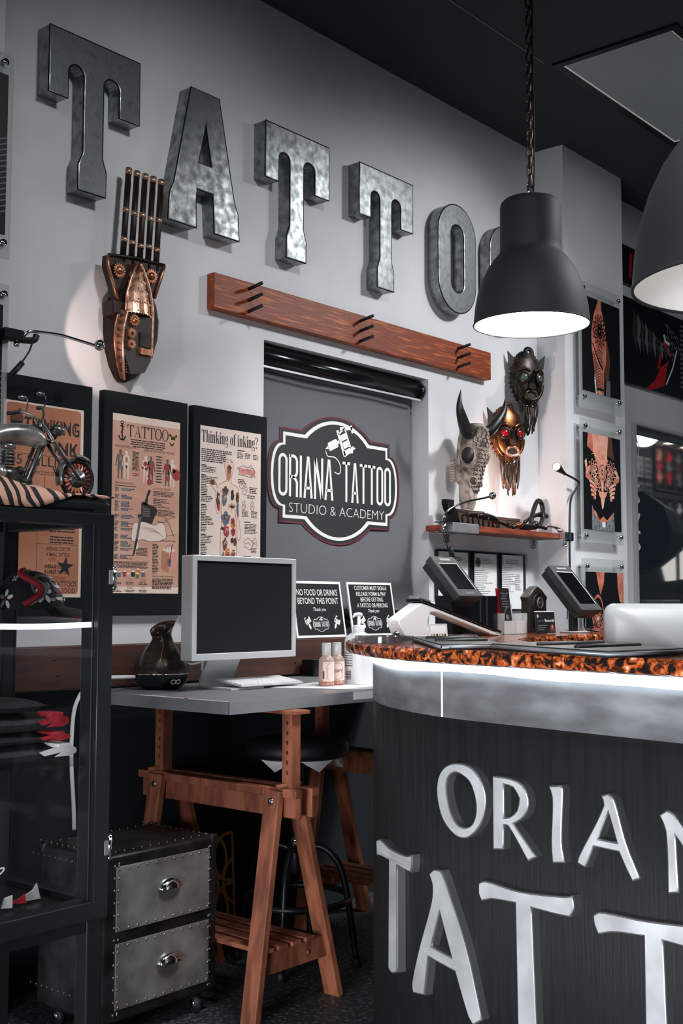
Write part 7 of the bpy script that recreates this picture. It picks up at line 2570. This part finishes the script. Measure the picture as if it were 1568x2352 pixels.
def kiosk(x0, y0, zb, zt, wd, lean, lab, leg):
    """tablet in a black enclosure, leaning back, on a post"""
    t = empty('tablet_kiosk', (x0 + wd / 2, y0, TOP), 0, lab, 'tablet', 'release form tablet kiosks')
    L = (zt - zb) / math.cos(lean)
    T = frame((x0, y0, zb), (1, 0, 0), (0, math.sin(lean), math.cos(lean)))
    mb = MB(T); mb.prism(rrect(0, 0, wd, L, .008), .024, M['kioskbody'], w0=-.024, bev=.003)
    mb.prism(rrect(.004, .004, wd - .004, L - .004, .008), .03, M['black'], w0=-.048)
    mb.build('enclosure', t)
    mb = MB(T); mb.rect(.020, .030, wd - .020, L - .034, M['kioskscreen'], .0008)
    mb.path([(.019, L - .033), (wd - .019, L - .033), (wd - .019, .029)], .0022, M['paperwhite'], .0012)
    mb.build('screen', t)
    mb = MB(T)
    mb.rect(.035, L - .022, wd - .035, L - .008, M['signblack'], .0008)
    mb.text('RELEASE FORM', .0065, M['printwhite'], (wd / 2, L - .0185), .0012, width=wd - .085)
    mb.build('label_strip', t)
    mb = MB(T)
    mb.rect(.045, .008, wd - .045, .018, M['signblack'], .0008)
    mb.build('lower_strip', t)
    mb = MB()
    xc = x0 + wd * leg
    mb.box((xc - .018, y0 + .045, TOP), (xc + .018, y0 + .065, zb + .012), M['black'], .003)
    mb.box((xc - .045, y0 + .01, TOP), (xc + .045, y0 + .085, TOP + .006), M['alu'], .002)
    mb.build('post', t)
    return t


kiosk(3.020, 2.095, 1.222, 1.350, .135, math.radians(42), 'left RELEASE FORM tablet kiosk, rising behind the white payment stand on the counter', .5)
kiosk(3.715, 2.055, 1.176, 1.338, .150, math.radians(40), 'right RELEASE FORM tablet kiosk, beside the white computer back', .2)
tag(MB().tube(bez([(3.80, 2.09, 1.175), (3.79, 2.09, 1.14), (3.785, 2.08, 1.11), (3.82, 2.05, 1.10)], 6), .0035, M['black'], 8).build('kiosk_cable'), 'black cable hanging below the right tablet kiosk', 'cable')
tag(MB().tube([(3.775, 2.06, 1.112), (3.875, 2.05, 1.160)], .003, M['black'], 6).build('kiosk_rod'), 'thin black rod leaning beside the right tablet kiosk post', 'rod')
# black box organiser
t = empty('card_box', (3.20, 2.19, TOP), 0, 'black upright box on the counter between the left kiosk and the leaflet holder', 'box')
mb = MB(); mb.box((3.13, 2.16, TOP), (3.335, 2.27, TOP + .128), M['blackgloss'], .003); mb.build('body', t)
mb = MB()
for x in (3.225, 3.262): mb.box((x, 2.158, TOP + .002), (x + .008, 2.162, TOP + .126), M['smoke'])
mb.build('divider', t)
# leaflet holder with leaflets
t = empty('leaflet_holder', (3.40, 2.16, TOP), 0, 'clear plastic leaflet holder on the counter, right of the black box', 'holder')
mb = MB()
for lo, hi in (((3.340, 2.14, TOP), (3.485, 2.143, TOP + .045)), ((3.340, 2.20, TOP), (3.485, 2.203, TOP + .10)), ((3.340, 2.14, TOP), (3.343, 2.203, TOP + .07)), ((3.482, 2.14, TOP), (3.485, 2.203, TOP + .07)), ((3.34, 2.14, TOP), (3.485, 2.203, TOP + .003)), ((3.412, 2.14, TOP), (3.415, 2.203, TOP + .06))):
    mb.box(lo, hi, M['clearcap'])
mb.build('holder_body', t)
T = frame((3.346, 2.150, TOP + .036), (1, 0, 0), (.28, .12, 1))
for q in range(3):
    mb = MB(T)
    mb.box((0, .001, -.0012), (.060, .118, .0008), M['signblack'] if q == 0 else M['artred'])
    if q == 0:
        for r in range(6): mb.rect(.008 + .004 * (r % 2), .100 - r * .009, .052 - .005 * (r % 3), .103 - r * .009, M['artgrey'], .0012)
        mb.path(arc(.055, .018, .040, .040, 100, 180, 10), .004, M['artgrey'], .0012)
        mb.poly(arc(.034, .022, .010, .010, 0, 360, 10)[:-1], M['artgrey'], .0012)
    o = mb.build('leaflet')
    o.location = (-.002 * q, .005 * q, 0)
    tag(o, ('black printed leaflet standing frontmost in the clear holder', 'red edged leaflet second in the clear holder', 'red edged leaflet at the back of the clear holder')[q], 'leaflet', 'leaflets in the holder')
# rewards card
t = empty('rewards_sign', (3.55, 2.12, TOP), 0, 'small black sign reading Scan for Rewards on the counter, left of the right kiosk', 'sign')
T = frame((3.503, 2.118, TOP), (1, 0, 0), (0, .08, 1))
mb = MB(T); mb.box((0, .001, 0), (.128, .076, .004), M['signblack'], .001); mb.box((0, .074, .0), (.128, .077, .0045), M['paperwhite']); mb.build('card', t)
mb = MB(T)
w = .0046
mb.path(arc(.014, .060, .0042, .0042, 0, 360, 12)[:-1], .0028, M['printwhite'], w, closed=True)
mb.rect(.022, .0585, .038, .0605, M['artgrey'], w)
mb.text('Scan for', .0095, M['artgrey'], (.006, .040), w, align='LEFT', width=.050)
mb.text('Rewards!', .0095, M['printwhite'], (.060, .040), w, align='LEFT', width=.062, off=.012)
for r in range(3): mb.rect(.010, .026 - r * .007, .072 - .010 * r, .029 - r * .007, M['artgrey'], w)
mb.poly([(.085, .006), (.122, .006), (.120, .026), (.108, .034), (.094, .026)], M['artskindim'], w); mb.poly(arc(.106, .022, .006, .008, 0, 360, 10)[:-1], M['artskin'], w + .0003)
mb.build('print', t)
# old wooden clock
t = empty('mantel_clock', (3.65, 2.24, TOP), 0, 'small dark carved mantel clock on the counter behind the rewards sign', 'clock')
f = wallf(3.70, TOP, 2.26)
mb = MB(f); mb.prism([(-.065, 0), (.065, 0), (.06, .02), (.058, .11), (.066, .125), (.045, .14), (.03, .152), (0, .165), (-.03, .152), (-.045, .14), (-.066, .125), (-.058, .11), (-.06, .02)], .035, M['winframe'], bev=.004); mb.build('case', t)
mb = MB(f); mb.prism([(-.035, .02), (.035, .02), (.035, .085), (.045, .10), (.03, .130), (0, .142), (-.03, .130), (-.045, .10), (-.035, .085)], .006, M['trunkframe'], w0=.035, bev=.002)
mb.tube([(.018 * math.cos(q * PI / 10), .105 + .018 * math.sin(q * PI / 10), .043) for q in range(20)], .003, M['steel'], 8, closed=True); mb.ball((0, .105, .042), .006, M['steel'], n=10, sc=(1, 1, .4)); mb.build('dial', t)
# staff-side work top with the white all-in-one computer seen from behind
t = empty('staff_desk', (3.3, .95, 0), 0, 'low staff desk inside the counter carrying the white computer', 'desk')
mb = MB(); mb.box((2.72, .35, .73), (3.9, 1.35, .76), M['deskgrey'], .002); mb.build('top', t)
for x in (2.80, 3.78):
    for y in (.42, 1.26):
        mb = MB(); mb.box((x, y, 0), (x + .04, y + .04, .73), M['blackmetal'], .002); mb.build('leg', t)
aio = empty('desktop_computer', (2.9, 1.0, .76), 0, 'white desktop computer seen from behind at the right frame edge, beyond the counter', 'computer')
aio.rotation_euler = (0, 0, 0)
U = Vector((math.sin(yaw), -math.cos(yaw), 0)); U = (U * .92 + Vector((.72, .69, 0)) * .12).normalized()
T = frame((2.745, 1.262, .86), -U, (0, 0, 1)) @ Matrix.Rotation(0, 4, 'Y')
T = Matrix((-U, Vector((0, 0, 1)), (-U).cross(Vector((0, 0, 1))))).transposed().to_4x4(); T.translation = Vector((2.62, 1.415, 1.03)) + U * .29
mb = MB(T)
M['shell'] = mat('white_computer_shell', (158, 160, 162), 0.4)
# curved back shell: rounded rectangle swelling outwards
vs, fs = [], []
rings = [(1.0, 0.0), (1.0, -.012), (.985, -.022), (.90, -.040), (.7, -.062), (.4, -.074), (.05, -.078)]
base = rrect(-.27, -.19, .27, .17, .028, 6)
# put the outline in the +w side = screen; shell grows to -w (towards the camera)
for (k_, w_) in rings:
    for p in base: vs.append((p[0] * k_, (p[1] + .01) * k_ - .01, w_))
n = len(base)
for j in range(len(rings) - 1):
    for i in range(n): fs.append([j * n + i, (j + 1) * n + i, (j + 1) * n + (i + 1) % n, j * n + (i + 1) % n])
fs.append([(len(rings) - 1) * n + i for i in range(n)]); fs.append([i for i in range(n)])
mb.add(vs, fs, M['shell'], True)
mb.build('back_shell', aio)
mb = MB(T); mb.rect(-.25, -.14, .25, .15, M['screen'], .0008); mb.build('screen', aio)
mb = MB(T); mb.box((-.09, -.27, -.075), (.09, -.1, -.068), M['alu'], .002); mb.box((-.10, -.27, -.08), (.10, -.264, .09), M['alu'], .002); mb.build('stand', aio)
